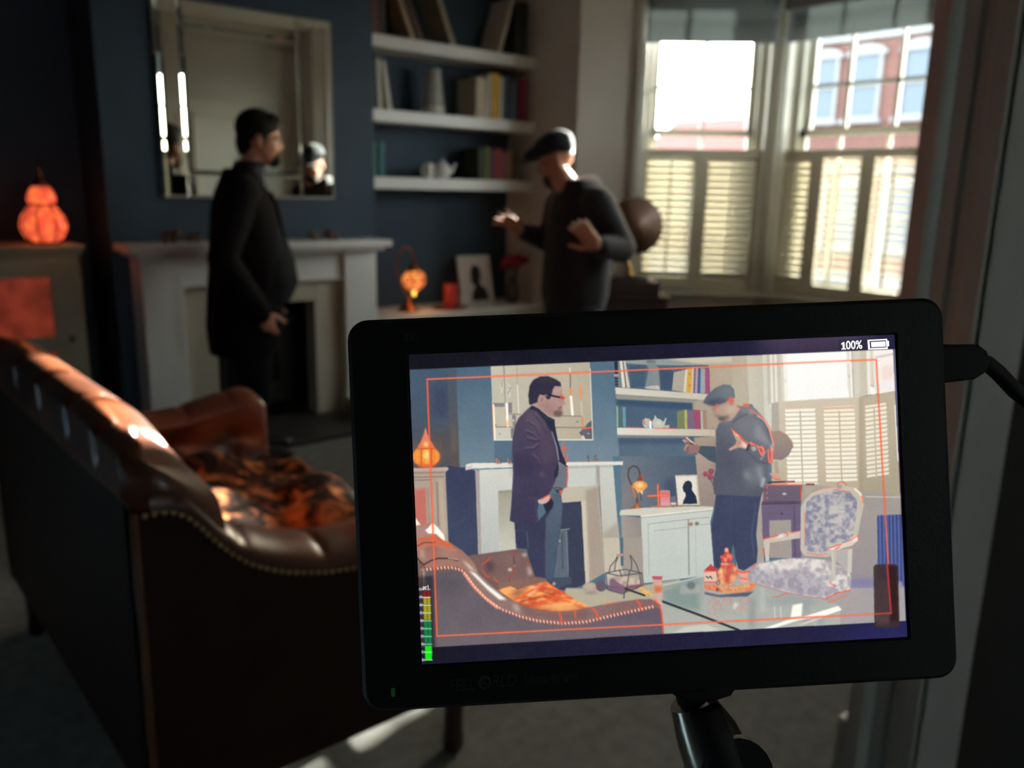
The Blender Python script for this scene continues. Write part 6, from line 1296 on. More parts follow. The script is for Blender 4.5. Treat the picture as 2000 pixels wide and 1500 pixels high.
for p in ([(845, 395), (870, 410)], [(870, 430), (890, 445)], [(890, 460), (935, 470)], [(990, 490), (1045, 540)]): ln(10, RED, p, 3.5, .8)
pg(10, (140, 104, 92), [(1040, 545), (1300, 500), (1480, 466), (1600, 488), (1645, 565), (1250, 650), (1050, 620)], 1, 2)
FUR = [(1030, 620), (1180, 580), (1240, 600), (1262, 622), (1350, 590), (1500, 545), (1610, 522), (1700, 590), (1800, 640), (1960, 745), (2060, 790), (2130, 830), (2130, 890), (1900, 930), (1500, 860), (1330, 810), (1215, 750)]
pg(10, (206, 92, 56), FUR, 1, 1, noise=(22, 51, (255, 176, 104), .3, 2.4)); pg(10, (128, 80, 66), [(1230, 620), (1400, 600), (1300, 700), (1180, 700)], .8, 10); pg(10, (252, 214, 180), [(1370, 690), (1440, 600), (1560, 548), (1500, 620), (1400, 700)], .75, 4); pg(10, (255, 190, 120), [(1440, 820), (1700, 770), (1900, 800), (2060, 850), (1800, 880)], .75, 6)
for p in ([(1240, 740), (1400, 640), (1600, 560)], [(1400, 760), (1560, 680), (1760, 690)], [(1330, 690), (1440, 620)], [(1500, 800), (1700, 720), (1880, 760)], [(1640, 560), (1760, 640), (1900, 730)]): ln(10, (255, 96, 50), p, 7, .7, 3)
for p in ([(1300, 760), (1450, 720), (1600, 700)], [(1560, 640), (1700, 680)]): ln(10, (130, 62, 44), p, 6, .55, 3)
PAN = [(165, 385), (300, 368), (560, 372), (640, 405), (760, 585), (900, 735), (1080, 855), (1300, 935), (1500, 990), (1800, 1020), (2060, 1000), (2400, 920), (2890, 815), (2960, 850), (3000, 1240), (2990, 1400), (240, 1500), (180, 560)]
pg(10, (106, 99, 103), PAN, 1, 1, c2=(104, 92, 108), d=(1, .1)); pg(10, (84, 78, 86), [(200, 400), (560, 400), (700, 600), (500, 700), (240, 640)], .5, 26); pg(10, (122, 112, 112), [(300, 1120), (1700, 1020), (2800, 1000), (2960, 1300), (300, 1300)], .35, 26)
ROLL = [(560, 345), (700, 372), (800, 415), (960, 570), (1110, 690), (1290, 800), (1400, 840), (1700, 880), (1900, 870), (2120, 825), (2400, 770), (2700, 732), (2840, 730), (2950, 800), (2950, 850), (2860, 815), (2400, 910), (2060, 992), (1800, 1012), (1500, 978), (1300, 924), (1080, 842), (900, 722), (760, 565), (640, 395)]
pg(10, (146, 120, 112), ROLL, 1, 1, c2=(134, 104, 104), d=(1, 0)); pg(10, (122, 88, 86), [(1290, 800), (1500, 850), (1800, 890), (2100, 850), (2100, 960), (1800, 1000), (1400, 950)], .5, 8)
pg(10, (150, 104, 92), [(70, 60), (130, -20), (395, -20), (470, 64), (620, 160), (760, 310), (805, 420), (700, 395), (640, 385), (560, 345), (380, 345), (200, 362), (165, 335), (80, 275)], 1, 1, c2=(166, 128, 114), d=(.2, 1)); pg(10, (206, 186, 166), [(110, 110), (150, 100), (180, 260), (120, 240)], .6, 6); pg(10, (176, 142, 126), [(330, 130), (520, 180), (600, 230), (380, 230)], .6, 10)
ln(10, (84, 56, 54), [(90, 90), (160, 60), (300, 30)], 4, .8); ln(10, (66, 46, 46), [(80, 240), (120, 290), (165, 325)], 5, .9); ln(10, (66, 46, 46), [(170, 320), (240, 278), (330, 250), (470, 250), (560, 275)], 5, .9); ln(10, (240, 226, 210), [(450, 246), (560, 266)], 3, .7)
pg(10, (255, 252, 240), [(690, 392), (770, 424), (900, 555), (960, 600), (1050, 670), (1140, 742), (1050, 735), (920, 626), (815, 520)], 1, 3); pg(10, (236, 222, 206), [(610, 262), (690, 320), (786, 412), (700, 372), (640, 300)], .85, 4); pg(10, (200, 184, 172), [(1200, 770), (1280, 800), (1300, 900), (1230, 860)], .7, 6)
ln(10, (255, 226, 196), [(640, 430), (760, 590), (880, 710), (1030, 830)], 8, .85, 3); ln(10, (255, 120, 84), [(630, 440), (750, 604), (870, 724), (1020, 844)], 4, .5, 2)
nl = [(200, 378), (300, 370), (400, 358), (500, 358), (600, 385), (660, 440), (760, 580), (900, 730), (1080, 850), (1300, 935), (1500, 985), (1800, 1015), (2060, 998), (2400, 918), (2870, 815)]
acc = 0
for (x0, y0), (x1, y1) in zip(nl, nl[1:]):
    L_ = math.hypot(x1 - x0, y1 - y0)
    while acc < L_:
        t = acc / L_; x, y = x0 + (x1 - x0) * t, y0 + (y1 - y0) * t; ln(10, (255, 96, 66), [(x - 6, y - 16), (x + 6, y + 16)], 7, .55, 2); ln(10, (255, 224, 200), [(x - 2, y - 8), (x + 4, y + 9)], 4.5, .9); acc += 42
    acc -= L_
for p in ([(1755, 890), (1780, 950), (1785, 1010)], [(2140, 830), (2190, 880), (2210, 960)], [(2660, 735), (2700, 780), (2712, 850)], [(2880, 740), (2940, 800), (2960, 900)], [(2960, 900), (2970, 1000), (2985, 1180)], [(1940, 870), (1945, 940)]): ln(10, (255, 92, 60), p, 6, .85, 2)
for j in range(8): ln(10, (255, 130, 90), [(2260 + 26 * j, 800 - 4 * j), (2290 + 24 * j, 775 - 4 * j)], 3, .6)
ln(10, (196, 176, 160), [(150, 390), (156, 560)], 14, .6, 4); ln(10, (84, 64, 62), [(138, 400), (142, 570)], 5, .7); pg(10, (70, 60, 66), [(95, 580), (240, 560), (300, 1300), (110, 1330)], .55, 8)
# left cabinet, lantern, sunlit leather
pg(6, (176, 160, 144), [(105, 252), (600, 238), (616, 262), (570, 308), (612, 1320), (560, 1280), (380, 1030), (130, 1060), (105, 600)], 1, 1); pg(6, (200, 180, 172), [(105, 252), (600, 238), (616, 262), (596, 282), (105, 290)], .8, 1)
for y in (316, 376, 420): ln(6, (112, 98, 92), [(120, y), (360 if y > 400 else 540, y - 8)], 3, .7)
pg(6, (198, 114, 104), [(135, 540), (290, 528), (312, 1045), (150, 1062)], 1, 2); pg(6, (214, 140, 128), [(140, 540), (285, 530), (288, 560), (142, 570)], .5, 3); ln(6, (140, 122, 108), [(450, 450), (470, 1050)], 6, .8, 2); ln(6, (196, 178, 156), [(500, 430), (545, 1150)], 16, .6, 6); ln(6, (146, 130, 118), [(320, 540), (345, 1040)], 5, .7, 2)
pg(6, (186, 122, 106), [(145, 1060), (390, 1015), (560, 1280), (640, 1320), (760, 1420), (620, 1420), (380, 1330), (160, 1420)], 1, 1); pg(6, (172, 140, 134), [(150, 1065), (330, 1040), (330, 1160), (400, 1200), (160, 1260)], .8, 5)
pg(6, (255, 252, 240), [(330, 1085), (390, 1008), (470, 1090), (550, 1185), (568, 1278), (535, 1262), (440, 1172), (330, 1166), (285, 1120)], 1, 1); pg(6, (255, 240, 226), [(140, 930), (222, 1042), (150, 1056)], 1, 1); ln(6, (240, 90, 50), [(200, 1240), (380, 1225), (480, 1250), (620, 1310)], 8, .8, 3); ln(6, (226, 100, 64), [(180, 1310), (380, 1290), (640, 1330)], 10, .6, 4); ln(6, (90, 58, 54), [(180, 1340), (260, 1290), (420, 1290)], 4, .7)
el_(1, (226, 120, 70), (300, 1440), (215, 150), .35, 26); el_(1, (243, 134, 58), (300, 1445), (192, 148), 1, 1); pg(1, (228, 130, 104), [(178, 1332), (230, 1222), (268, 1120), (282, 1060), (290, 1040), (302, 1060), (314, 1120), (362, 1222), (424, 1332)], 1, 1); pg(1, (234, 120, 66), [(180, 1330), (214, 1260), (386, 1260), (424, 1332)], .8, 3); el_(1, (255, 206, 116), (300, 1275), (40, 36), .95, 4)
el_(1, (255, 190, 84), (308, 1440), (66, 100), .95, 5); el_(1, (255, 236, 150), (312, 1420), (40, 58), .95, 6); el_(1, (252, 164, 72), (180, 1450), (48, 90), .8, 5); el_(1, (250, 160, 70), (436, 1450), (42, 84), .8, 5); ln(1, (200, 84, 42), [(190, 1332), (410, 1332)], 4, .8)
for x in (232, 372): ln(1, (190, 80, 40), [(x, 1340), (x - 2 if x < 300 else x + 2, 1570)], 4, .8)
for j in range(70): a = rng.random(2); el_(1, (206, 96, 44), (130 + 340 * a[0], 1350 + 200 * a[1]), (6, 6), .5)
pg(6, (226, 96, 66), [(170, 200), (440, 200), (400, 236), (200, 238)], .8, 3)
# man in the cap
pg(4, (76, 88, 102), [(414, 1012), (520, 1010), (640, 1020), (660, 1258), (540, 1210), (440, 1132), (388, 1102)])
TOR = [(690, 690), (860, 656), (980, 482), (1050, 430), (1150, 424), (1214, 560), (1322, 640), (1394, 765), (1452, 965), (1452, 1035), (1432, 1244), (1380, 1256), (1366, 1420), (1330, 1560), (1280, 1720), (620, 1690), (600, 1500), (640, 1340), (648, 1020), (640, 800)]
pg(4, (92, 98, 110), TOR, 1, 1, c2=(90, 92, 106)); pg(4, (112, 114, 126), [(880, 680), (1100, 560), (1200, 640), (1180, 880), (1060, 900), (960, 820)], .6, 18); pg(4, (146, 150, 154), [(1212, 640), (1280, 740), (1420, 985), (1386, 1030), (1250, 930), (1170, 890)], .6, 10); pg(4, (70, 76, 92), [(1300, 700), (1390, 800), (1440, 1000), (1380, 900)], .7, 6); pg(4, (78, 82, 98), [(660, 900), (900, 1000), (1000, 1300), (680, 1400)], .5, 22)
pg(4, (136, 142, 146), [(1100, 1300), (1230, 1280), (1340, 1280), (1300, 1560), (1060, 1560)], .5, 16); pg(4, (186, 190, 192), [(1230, 1300), (1260, 1280), (1310, 1500), (1270, 1520)], .6, 8); pg(4, (160, 166, 164), [(1020, 1380), (1080, 1340), (1140, 1480), (1060, 1480)], .5, 8); ln(4, (204, 204, 200), [(1290, 1560), (1310, 1480)], 14, .6, 5)
pg(4, (150, 156, 152), [(1070, 540), (1150, 500), (1200, 540), (1160, 570)], .7, 5); pg(4, (120, 122, 128), [(980, 490), (1060, 440), (1140, 440), (1180, 520), (1040, 560)], .6, 5); ln(4, (66, 70, 84), [(880, 680), (980, 600), (1080, 560)], 6, .7, 3); pg(4, (104, 112, 108), [(690, 690), (760, 660), (860, 660), (840, 700), (700, 720)], .7, 5)
pg(4, (178, 148, 132), [(568, 452), (640, 440), (800, 392), (830, 350), (884, 340), (906, 440), (960, 468), (984, 492), (900, 610), (820, 660), (740, 650), (690, 612), (620, 562), (598, 510)], 1, 1); pg(4, (206, 180, 160), [(780, 440), (900, 440), (960, 480), (880, 560), (800, 560)], .6, 8); pg(4, (150, 104, 96), [(580, 460), (640, 450), (640, 520), (610, 550)], .6, 5)
pg(4, (102, 92, 94), [(616, 556), (690, 590), (770, 590), (834, 580), (820, 640), (760, 660), (700, 650), (640, 590)], .85, 5); pg(4, (84, 74, 80), [(680, 610), (770, 610), (760, 660), (700, 660)], .8, 4)
pg(4, (92, 102, 112), [(462, 402), (520, 302), (620, 205), (740, 150), (850, 155), (900, 210), (918, 335), (830, 352), (790, 392), (640, 444), (560, 440)], 1, 1); pg(4, (64, 70, 84), [(462, 402), (560, 360), (700, 350), (810, 370), (790, 394), (640, 446), (550, 440)], .8, 6); pg(4, (124, 132, 138), [(680, 190), (820, 175), (880, 230), (860, 300), (720, 280)], .5, 14); ln(4, (206, 206, 198), [(860, 160), (905, 215), (920, 330)], 3, .7)
el_(4, (186, 120, 106), (858, 388), (34, 60), 1, 2); el_(4, (240, 70, 58), (852, 366), (34, 32), .9, 5); ln(4, (255, 80, 70), [(650, 425), (664, 455), (650, 470)], 6, .8, 2); ln(4, RED, [(940, 455), (980, 490)], 5, .8); ln(4, RED, [(1030, 430), (1090, 426)], 6, .85, 2); ln(4, RED, [(1030, 455), (1100, 445)], 6, .8, 2)
pg(4, (152, 114, 110), [(180, 934), (198, 912), (228, 893), (335, 962), (424, 1022), (404, 1092), (330, 1112), (240, 1122), (205, 1066), (232, 1000), (196, 960)], 1, 1); ln(4, (236, 216, 196), [(232, 894), (345, 985)], 5, .9); ln(4, (206, 170, 160), [(186, 932), (230, 950)], 7, .8); ln(4, (96, 70, 76), [(232, 965), (330, 985)], 6, .7, 2); ln(4, (186, 156, 146), [(250, 990), (215, 1020), (205, 1060)], 7, .7, 2); ln(4, (112, 80, 84), [(250, 1030), (240, 1100)], 6, .6, 2)
pg(4, (198, 154, 138), [(872, 776), (900, 800), (960, 860), (1022, 940), (1092, 978), (1108, 1030), (1080, 1052), (960, 1032), (838, 1078), (822, 1052), (918, 990), (930, 930), (888, 850)], 1, 1); pg(4, (244, 226, 206), [(1000, 950), (1080, 970), (1104, 1020), (1060, 1046), (1010, 1010)], .85, 5); pg(4, (168, 118, 108), [(940, 930), (1000, 930), (980, 1000), (930, 1000)], .6, 5); ln(4, (250, 220, 200), [(880, 800), (950, 870)], 5, .8)
ln(4, RED, [(862, 772), (885, 800), (960, 850), (1040, 945), (1080, 985)], 6, .85, 2); ln(4, (46, 46, 56), [(1104, 1000), (1080, 1060)], 10, .9, 2); pg(4, (164, 172, 168), [(1136, 1024), (1196, 1008), (1212, 1066), (1160, 1088)], .95, 2)
for p in ([(1120, 960), (1140, 990), (1180, 985)], [(1140, 960), (1150, 985)], [(1215, 1000), (1240, 1050), (1270, 1120), (1300, 1140)], [(1280, 1010), (1300, 1080), (1280, 1140)], [(1240, 1020), (1310, 1040), (1310, 1110)], [(1372, 1060), (1380, 1160), (1388, 1245)], [(1412, 1060), (1420, 1150), (1410, 1246)], [(1440, 1040), (1430, 1200)]): ln(4, (250, 78, 64), p, 7, .85, 2); ln(4, (255, 190, 170), p, 2.5, .6)
ln(4, (250, 96, 78), [(1130, 510), (1210, 556), (1322, 636), (1396, 768), (1456, 975)], 6, .8, 2); ln(4, (255, 206, 190), [(1220, 585), (1320, 650), (1390, 780), (1448, 1000)], 3.5, .7); el_(4, (240, 214, 204), (1428, 1030), (18, 50), .7, 4)
ln(4, (70, 76, 90), [(1000, 1050), (1120, 1120), (1240, 1230), (1370, 1260)], 8, .5, 4); ln(4, (200, 204, 206), [(1340, 1080), (1280, 1200), (1270, 1180)], 4, .5, 2)
pg(12, (222, 96, 74), [(868, 420), (930, 335), (1105, 290), (1166, 400), (1150, 480), (900, 560)], .0)
# overall haze of the picture, then overlay lines
el_(0, (255, 246, 226), (1610, 780), (210, 150), .13, 60)
fr_ = [(833.5, 740.5), (1714, 702), (1743, 1199), (853, 1244), (833.5, 740.5)]
ln(0, (255, 70, 44), fr_, 6.5, .55, 2.2); ln(0, (255, 112, 76), fr_, 4, .9); ln(0, (255, 176, 136), fr_[:2], 1.6, .7); ln(0, (255, 170, 130), [fr_[3], fr_[2]], 1.5, .5)
pg(0, (255, 252, 248), [(1533, 710), (1664, 704), (1664, 708), (1533, 714)], .7, 1); ln(0, (236, 120, 96), [(1533, 710.4), (1664, 704.4)], 1.6, .8)
for a, b_ in (((478, 496), (755, 482)), ((612, 340), (626, 636))): ln(8, (255, 70, 40), [a, b_], 8, .7, 2.2); ln(8, (255, 140, 100), [a, b_], 3.5)
CLIP = None
# dark translucent tag at the lower right
TAGP = [(1709, 1108), (1713, 1104), (1752, 1103), (1757, 1108), (1760, 1222), (1756, 1227), (1716, 1229), (1711, 1225)]
pg(0, (62, 48, 50), TAGP, .9, 1); pg(0, (48, 28, 28), [(1737, 1106), (1755, 1107), (1758, 1215), (1742, 1216)], .8, 3); pg(0, (88, 66, 66), [(1713, 1204), (1738, 1202), (1740, 1222), (1715, 1224)], .6, 3); ln(0, (190, 62, 66), [(1735.5, 1104), (1743, 1199)], 7, .9, 2); ln(0, (196, 72, 70), [(1711, 1200.5), (1743, 1199)], 6, .9, 2)
for j, y in enumerate((1152, 1157, 1163, 1168, 1173, 1180, 1186)): ln(0, (84, 44, 44), [(1720, y), (1724 + 3 * (j % 2), y - 2), (1727, y + 2)], 2.6, .8)
# audio meter
mt = lambda t, w_: (822 + 5 * t + w_, 1150 + 142 * t)
def mp(t, a): return (826 + 4.2 * t + a, 1152.5 + 138.5 * t)
pg(0, (30, 26, 34), [(812, 1128), (846, 1126), (850, 1290), (816, 1296)], .55, 4)
for t0, t1, c in ((.02, .105, (150, 30, 36)), (.115, .21, (178, 172, 30)), (.22, .325, (180, 174, 32)), (.335, .43, (172, 168, 34)), (.44, .55, (20, 140, 76)), (.56, .66, (18, 138, 78)), (.67, .77, (20, 136, 80)), (.80, 1.0, (20, 236, 16))):
    pg(0, c, [mp(t0, 0), mp(t0, 13.5), mp(t1, 13.5), mp(t1, 0)])
    if t1 < .78:
        ln(0, (36, 40, 24), [mp(t0 + .01, 6.8), mp(t1 - .015, 6.8)], 2, .8)
        for u in (.25, .5, .75): ln(0, (40, 44, 30), [mp(t0 + (t1 - t0) * u, 0), mp(t0 + (t1 - t0) * u, 13)], 1.4, .45)
for j, tx_ in enumerate(('0', '6', '12', '18', '21', '30', '36', '42', '48', '50')):
    t = j / 9; ln(0, (240, 255, 250) if j < 4 else (190, 255, 220), [mp(t, -2), mp(t, 13.5)], 2.6)
    el_(0, (214, 220, 236), mp(t, -5), (3.4 + .8 * (j > 1), 2.7), .9, 1)
# status text backdrop
pg(0, (26, 26, 40), [(1640, 664), (1694, 662), (1694, 682), (1640, 684)], .35, 2)
# --- to a fine grid of emissive points
CV = np.stack([blurm(CV[..., k], 1) for k in range(3)], -1)
CV = CV + (vnoise(SSH, SSW, 5, 91, 2)[..., None] - .5) * 9 + (vnoise(SSH, SSW, 60, 92, 2)[..., None] - .5) * 6
img = CV.reshape(GH, 2, GW, 2, 3).mean((1, 3)) / 255.0
img = np.clip(img, 0, 1); lin_ = np.where(img <= .04045, img / 12.92, ((img + .055) / 1.055) ** 2.4).astype(np.float32)
uu = (np.arange(GW) + .5) / GW * SW; vv_ = (np.arange(GH) + .5) / GH * SH_
po_ = parent_origin(mo); ex, ey, en, og = (np.array(v_[:]) for v_ in (EX, EY, EN, ORG - po_))
co3 = (og + en * .0010)[None, None] + uu[None, :, None] * ex + vv_[:, None, None] * ey
idx = np.arange(GW * GH).reshape(GH, GW); quads = np.stack([idx[:-1, :-1], idx[1:, :-1], idx[1:, 1:], idx[:-1, 1:]], -1).reshape(-1, 4)
me = bpy.data.meshes.new('display'); me.vertices.add(GW * GH); me.vertices.foreach_set('co', co3.reshape(-1).astype(np.float32))
me.loops.add(quads.size); me.loops.foreach_set('vertex_index', quads.reshape(-1).astype(np.int32))
me.polygons.add(len(quads)); me.polygons.foreach_set('loop_start', np.arange(0, quads.size, 4, dtype=np.int32)); me.update()
ca = me.color_attributes.new('picture', 'FLOAT_COLOR', 'POINT'); ca.data.foreach_set('color', np.c_[lin_.reshape(-1, 3), np.ones(GW * GH)].reshape(-1).astype(np.float32))
m = bpy.data.materials.new('lit_display'); m.use_nodes = True; n = m.node_tree; b = n.nodes['Principled BSDF']
at_ = n.nodes.new('ShaderNodeAttribute'); at_.attribute_name = 'picture'; n.links.new(at_.outputs['Color'], b.inputs['Emission Color']); b.inputs['Emission Strength'].default_value = .845
b.inputs['Base Color'].default_value = (.004, .004, .005, 1); b.inputs['Roughness'].default_value = .5; b.inputs['Specular IOR Level'].default_value = .1
me.materials.append(m); dso = bpy.data.objects.new('display', me); COL.objects.link(dso); dso.parent = mo
dso['label'] = 'lit display picture of the two men with red guide frame'
# lettering and battery symbol on the display
M_UI = mat('white_display_text', (0, 0, 0, 1), .6, emit=(1, 1, 1, 1), estr=.86); M_UID = mat('dark_display_ink', rgb(30, 28, 40), .6)
def dpos(px, py):
    q_ = HM @ np.array([px, py, 1.0]); return q_[0] / q_[2] * SW, q_[1] / q_[2] * SH_
x1_, y1_ = dpos(1654, 681.8); letters('00%', .0036, x1_, y1_, M_UI, 'status_text', dso, 0, .86, .00007, .0006, .00001)
def uiquad(name, pts, m_, z):
    P = [dpos(*p) for p in pts]; MB().prism(P, lambda p: mon(p[0], p[1], z), lambda p: mon(p[0], p[1], z + .0002)).build(name, m_, dso)
uiquad('status_text', [(1647.6, 668.2), (1651, 668), (1651.6, 682.2), (1648.2, 682.4)], M_UI, .0006); uiquad('status_text', [(1645.4, 680.6), (1654, 680.2), (1654.1, 682.4), (1645.5, 682.8)], M_UI, .0005); uiquad('status_text', [(1648.5, 668.2), (1648.6, 671.6), (1644.6, 673), (1644.5, 670.8)], M_UI, .0004)
uiquad('battery_symbol', [(1696.5, 663.5), (1734.5, 661.5), (1736, 681.5), (1698, 683)], M_UI, .0006); uiquad('battery_symbol', [(1735, 665.5), (1738, 665.3), (1738.6, 676), (1735.6, 676.2)], M_UI, .0006)
uiquad('battery_symbol', [(1700, 666.2), (1731.4, 664.4), (1732.6, 678.4), (1701.2, 680)], M_UID, .0004); uiquad('battery_symbol', [(1702, 668), (1729.8, 666.4), (1730.8, 676.8), (1703, 678.2)], M_UI, .0002)
x, y = dpos(825.5, 1151); letters('pr1', .0015, x, y, M_UI, 'meter_text', dso, 0, .95, .00002, .0006, .00001)
for j, tx_ in enumerate(('0', '6', '12', '18', '21', '30', '36', '42', '48', '50')):
    c = mp(j / 9, -8.2 if j > 1 else -6.2); x, y = dpos(c[0], c[1] + 2.4); letters(tx_, .00105, x, y, M_UID, 'meter_text', dso, 0, .9, .0, .0006, .00001)

# ---------------------------------------------------------------- mount and cable
M_CHR = mat('dark_chrome', rgb(205, 195, 178), .22, metal=1.0); M_RUB = mat('black_rubber', rgb(16, 16, 17), .7)
am = thing('monitor_arm', 'black and chrome mounting arm under the monitor', 'arm', mon(.094, .16, .02))
MB().prism([(.0735, .1040), (.0775, .1095), (.082, .1118), (.089, .1124), (.0955, .1108), (.0985, .1068), (.0985, .1040)], lambda p: mon(p[0], p[1], .004), lambda p: mon(p[0], p[1], .020)).build('shoe_plate', M_RUB, am, bevel=.001)
MB().tube([mon(.0855, .110, .012), mon(.0872, .118, .013)], .0062, 16).build('neck', M_RUB, am, smooth=True)
MB().tube([mon(.0840, .1135, .010), mon(.0885, .124, .010), mon(.0925, .1345, .010)], [.0070, .0100, .0112], 20).build('ball_housing', M_CHR, am, ang=40)
MB().tube([mon(.0860, .1130, .0), mon(.0920, .1330, -.0025)], [.0050, .0058], 16).build('clamp_band', M_RUB, am, smooth=True)
MB().tube([mon(.0945, .1300, -.006), mon(.0950, .1330, .004), mon(.0952, .150, .03)], [.0098, .0108, .0108], 20).build('arm_knob', M_RUB, am, ang=40)
MB().tube([mon(.096, .137, -.0065), mon(.096, .137, -.004)], [.0035, .0042], 16, up=(0, 1, 0)).build('knob_cap', M_CHR, am, smooth=True)
MB().tube([mon(.0945, .140, .012), mon(.090, .24, .06), mon(.08, .5, .16)], .010, 14).build('arm_tube', M_RUB, am, smooth=True)
cb_ = thing('video_cable', 'black video cable plugged into the right side of the monitor', 'cable', mon(.19, .02, .010))
MB().prism([(.1640, .0034), (.1795, .0040), (.1822, .0062), (.1832, .0088), (.1822, .0128), (.1780, .0152), (.1640, .0162)], lambda p: mon(p[0], p[1], .004), lambda p: mon(p[0], p[1], .0125)).build('plug', M_RUB, cb_, bevel=.0012)
MB().tube([mon(.1815, .0092, .008), mon(.1850, .0104, .009), mon(.1890, .0135, .010), mon(.1960, .0200, .012), mon(.207, .027, .016), mon(.225, .04, .03), mon(.25, .10, .06)], .0026, 12).build('lead', M_RUB, cb_, smooth=True)
# ================================================================== furniture that stands behind the monitor
M_IVO = mat('ivory_carved_wood', rgb(206, 198, 184), .5, var=.06, vscale=12)
M_TOI = mat('toile_fabric', rgb(206, 202, 196), .9, vscale=26, col2=rgb(120, 120, 146))
K = Fig((3.38, 1.60, 0), (-.96, .28, 0))
ch_ = thing('carved_armchair', 'ivory carved armchair with blue and white upholstery behind the monitor', 'armchair', K.p(0, 0, 0))
def ks(rows, n=24, sq=3.2): return K.rings(rows, n, sq)
MB().loft(ks([(.33, 0, .27, .28), (.345, 0, .285, .295), (.38, 0, .285, .295), (.385, 0, .28, .29)])).build('seat_rail', M_IVO, ch_, ang=40)
MB().loft(ks([(.385, 0, .255, .265), (.41, .0, .27, .28), (.445, .005, .262, .272), (.462, .01, .23, .24), (.467, .01, .15, .16)])).build('seat', M_TOI, ch_, smooth=True)
bp = [(-.22, .50), (-.245, .62), (-.25, .74), (-.22, .84), (-.13, .895), (0, .91), (.13, .895), (.22, .84), (.25, .74), (.245, .62), (.22, .50)]
def bk(p, d): return K.p(-.255 - .10 * (p[1] - .5) / .4 + d, p[0], p[1])
MB().tube([bk(p, 0) for p in bp + bp[:1]], .020, 10).build('back_frame', M_IVO, ch_, smooth=True)
MB().prism([(a * .93, .5 + (b - .5) * .95 + .01) for a, b in bp], lambda p: bk(p, -.012), lambda p: bk(p, .02)).build('back_upholstery', M_TOI, ch_, bevel=.01)
MB().ell(bk((0, .918), 0), (.02, .05, .02), K.R).build('crest', M_IVO, ch_, smooth=True)
for s in (-1, 1):
    MB().tube([bk((s * .24, .66), .01), K.p(-.10, s * .285, .645), K.p(.06, s * .30, .63), K.p(.13, s * .295, .61)], [.018, .020, .022, .018], 10).build('armrest', M_IVO, ch_, smooth=True)
    MB().tube([K.p(.10, s * .295, .61), K.p(.12, s * .285, .52), K.p(.09, s * .275, .38)], [.016, .014, .018], 10).build('arm_post', M_IVO, ch_, smooth=True)
    MB().tube([bk((s * .20, .51), 0), K.p(-.25, s * .20, .38)], .017, 8).build('back_post', M_IVO, ch_, smooth=True)
    for x in (-.24, .24): MB().tube([K.p(x, s * .24, .36), K.p(x * 1.06, s * .25, .24), K.p(x * .98, s * .235, .08), K.p(x * 1.04, s * .245, .0)], [.03, .022, .014, .018], 10).build('leg', M_IVO, ch_, smooth=True)
ct = thing('glass_coffee_table', 'low coffee table with glass top and black frame behind the monitor', 'table', (2.0, 2.22, 0))
M_BM = mat('black_steel', rgb(28, 28, 30), .4, metal=.6)
for x in (1.58, 2.42):
    for y in (1.85, 2.60): MB().box(x - .012, x + .012, y - .012, y + .012, 0, .42).build('leg', M_BM, ct)
fr_ = MB().box(1.568, 2.432, 1.838, 1.862, .40, .424).box(1.568, 2.432, 2.588, 2.612, .40, .424).box(1.568, 1.592, 1.862, 2.588, .40, .424).box(2.408, 2.432, 1.862, 2.588, .40, .424)
fr_.build('frame', M_BM, ct)
MB().box(1.56, 2.44, 1.83, 2.62, .4245, .4325).build('glass_top', M_GLASS, ct)
M_CPR = mat('bright_copper', rgb(200, 112, 74), .25, metal=1.0)
tz2 = .4325
tg = MB().lathe([(.16, tz2), (.17, tz2 + .012), (.162, tz2 + .0125), (0, tz2 + .0125)], (2.05, 2.30, 0), 12)
tag(tg.build('copper_tray', M_CPR, smooth=True, at=(2.05, 2.30, tz2)), 'round copper tray on the glass table holding the tea set', 'tray')
tz2 += .0125
tpt = thing('copper_teapot', 'copper teapot with tall pointed lid on the tray', 'teapot', (2.05, 2.30, tz2))
MB().lathe([(.04, tz2), (.065, tz2 + .03), (.07, tz2 + .06), (.05, tz2 + .10), (.032, tz2 + .115), (.034, tz2 + .125)], (2.05, 2.30, 0), 20).build('body', M_CPR, tpt, smooth=True)
MB().lathe([(.034, tz2 + .125), (.040, tz2 + .15), (.030, tz2 + .165), (.012, tz2 + .185), (.008, tz2 + .2), (.012, tz2 + .212), (0, tz2 + .222)], (2.05, 2.30, 0), 20).build('lid', M_CPR, tpt, smooth=True)
MB().tube([(2.11, 2.30, tz2 + .04), (2.145, 2.30, tz2 + .07), (2.16, 2.30, tz2 + .105)], [.014, .010, .007], 10).build('spout', M_CPR, tpt, smooth=True)
MB().tube([(1.99 - .045 * math.sin(t), 2.30, tz2 + .06 + .04 * math.cos(t)) for t in [PI * k / 8 for k in range(9)]], .005, 8).build('handle', M_CPR, tpt, smooth=True)
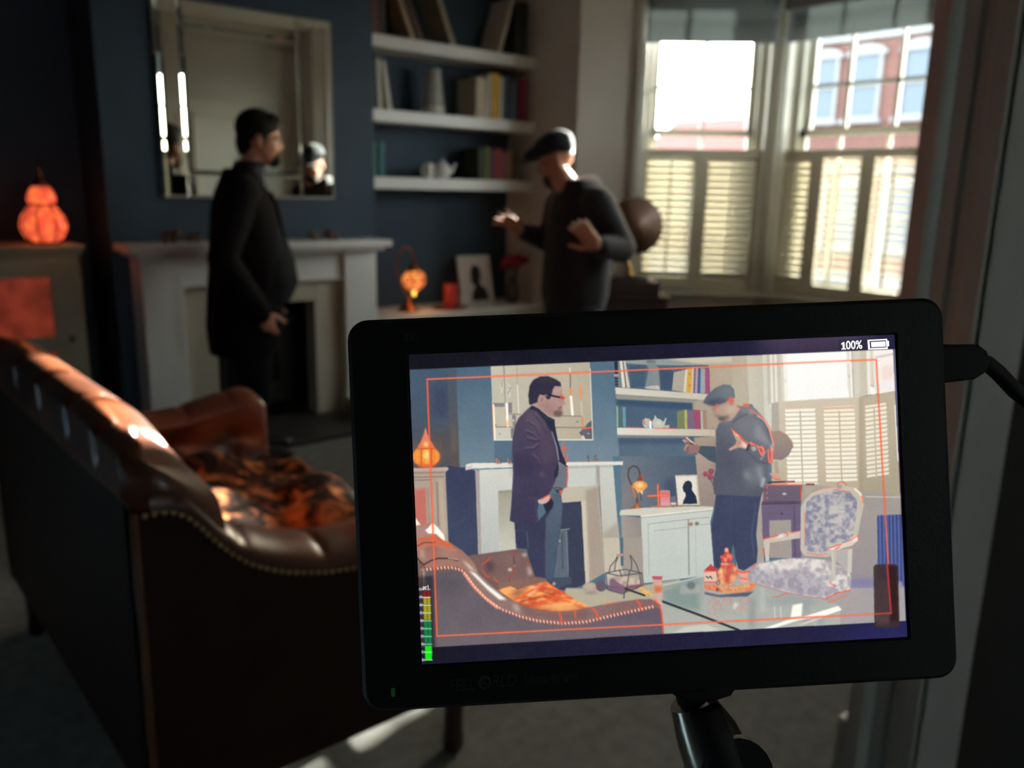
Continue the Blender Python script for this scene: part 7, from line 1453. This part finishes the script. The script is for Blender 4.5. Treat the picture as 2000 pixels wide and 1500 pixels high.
for x, y, l in ((1.93, 2.25, 'small copper tea cup left of the teapot'), (2.16, 2.22, 'small copper tea cup right of the teapot')):
    o = MB().lathe([(.02, tz2), (.024, tz2 + .01), (.030, tz2 + .06), (.026, tz2 + .06), (.018, tz2 + .01), (0, tz2 + .008)], (x, y, 0), 16).build('tea_cup', M_CPR, smooth=True, at=(x, y, tz2)); tag(o, l, 'cup', 'cups of the copper tea set')
lb = thing('log_basket', 'black wire log basket beside the fireplace, behind the monitor', 'basket', (3.02, 4.30, 0))
wr_ = MB()
for z, a in ((.02, .13), (.10, .15), (.18, .17)): wr_.tube([(3.02 + a * 1.2 * math.cos(t), 4.30 + a * math.sin(t), z) for t in [2 * PI * k / 24 for k in range(25)]], .004, 6)
for k in range(12): t = 2 * PI * k / 12; wr_.tube([(3.02 + 1.2 * a * math.cos(t), 4.30 + a * math.sin(t), z) for z, a in ((.005, .12), (.10, .15), (.18, .17))], .003, 6)
wr_.build('wire_body', M_BM, lb, smooth=True)
MB().tube([(3.02 + .2 * math.cos(t), 4.30, .18 + .17 * math.sin(t)) for t in [PI * k / 12 for k in range(13)]], .004, 6).build('handle', M_BM, lb, smooth=True)
M_LOG = mat('log_bark', rgb(124, 104, 86), .9, var=.3, vscale=20, bump=.4, bscale=50)
for (x0, y0, z0, x1, y1, z1, l) in ((2.94, 4.245, .06, 3.12, 4.25, .06, 'split log lying low in the wire basket'), (2.94, 4.345, .06, 3.12, 4.355, .06, 'split log at the back of the wire basket'), (2.94, 4.30, .132, 3.12, 4.30, .132, 'split log on top in the wire basket')):
    o = MB().tube([(x0, y0, z0), (x1, y1, z1)], .042, 9).build('fire_log', M_LOG, at=(x0, y0, z0), ang=50); tag(o, l, 'log', 'logs in the wire basket')
rd = thing('radiator', 'dark blue column radiator under the right bay window', 'radiator', (5.05, 2.8, 0))
M_RAD = mat('blue_radiator_paint', rgb(52, 66, 104), .4)
for k in range(9): MB().box(4.985, 5.085, 2.50 + .065 * k, 2.545 + .065 * k, .08, .62).build('column', M_RAD, rd, bevel=.018, seg=3)
MB().box(5.02, 5.05, 2.50, 3.06, .12, .15).box(5.02, 5.05, 2.50, 3.06, .55, .58).box(5.02, 5.05, 2.51, 2.54, 0, .1).box(5.02, 5.05, 3.02, 3.05, 0, .1).build('manifold', M_RAD, rd)
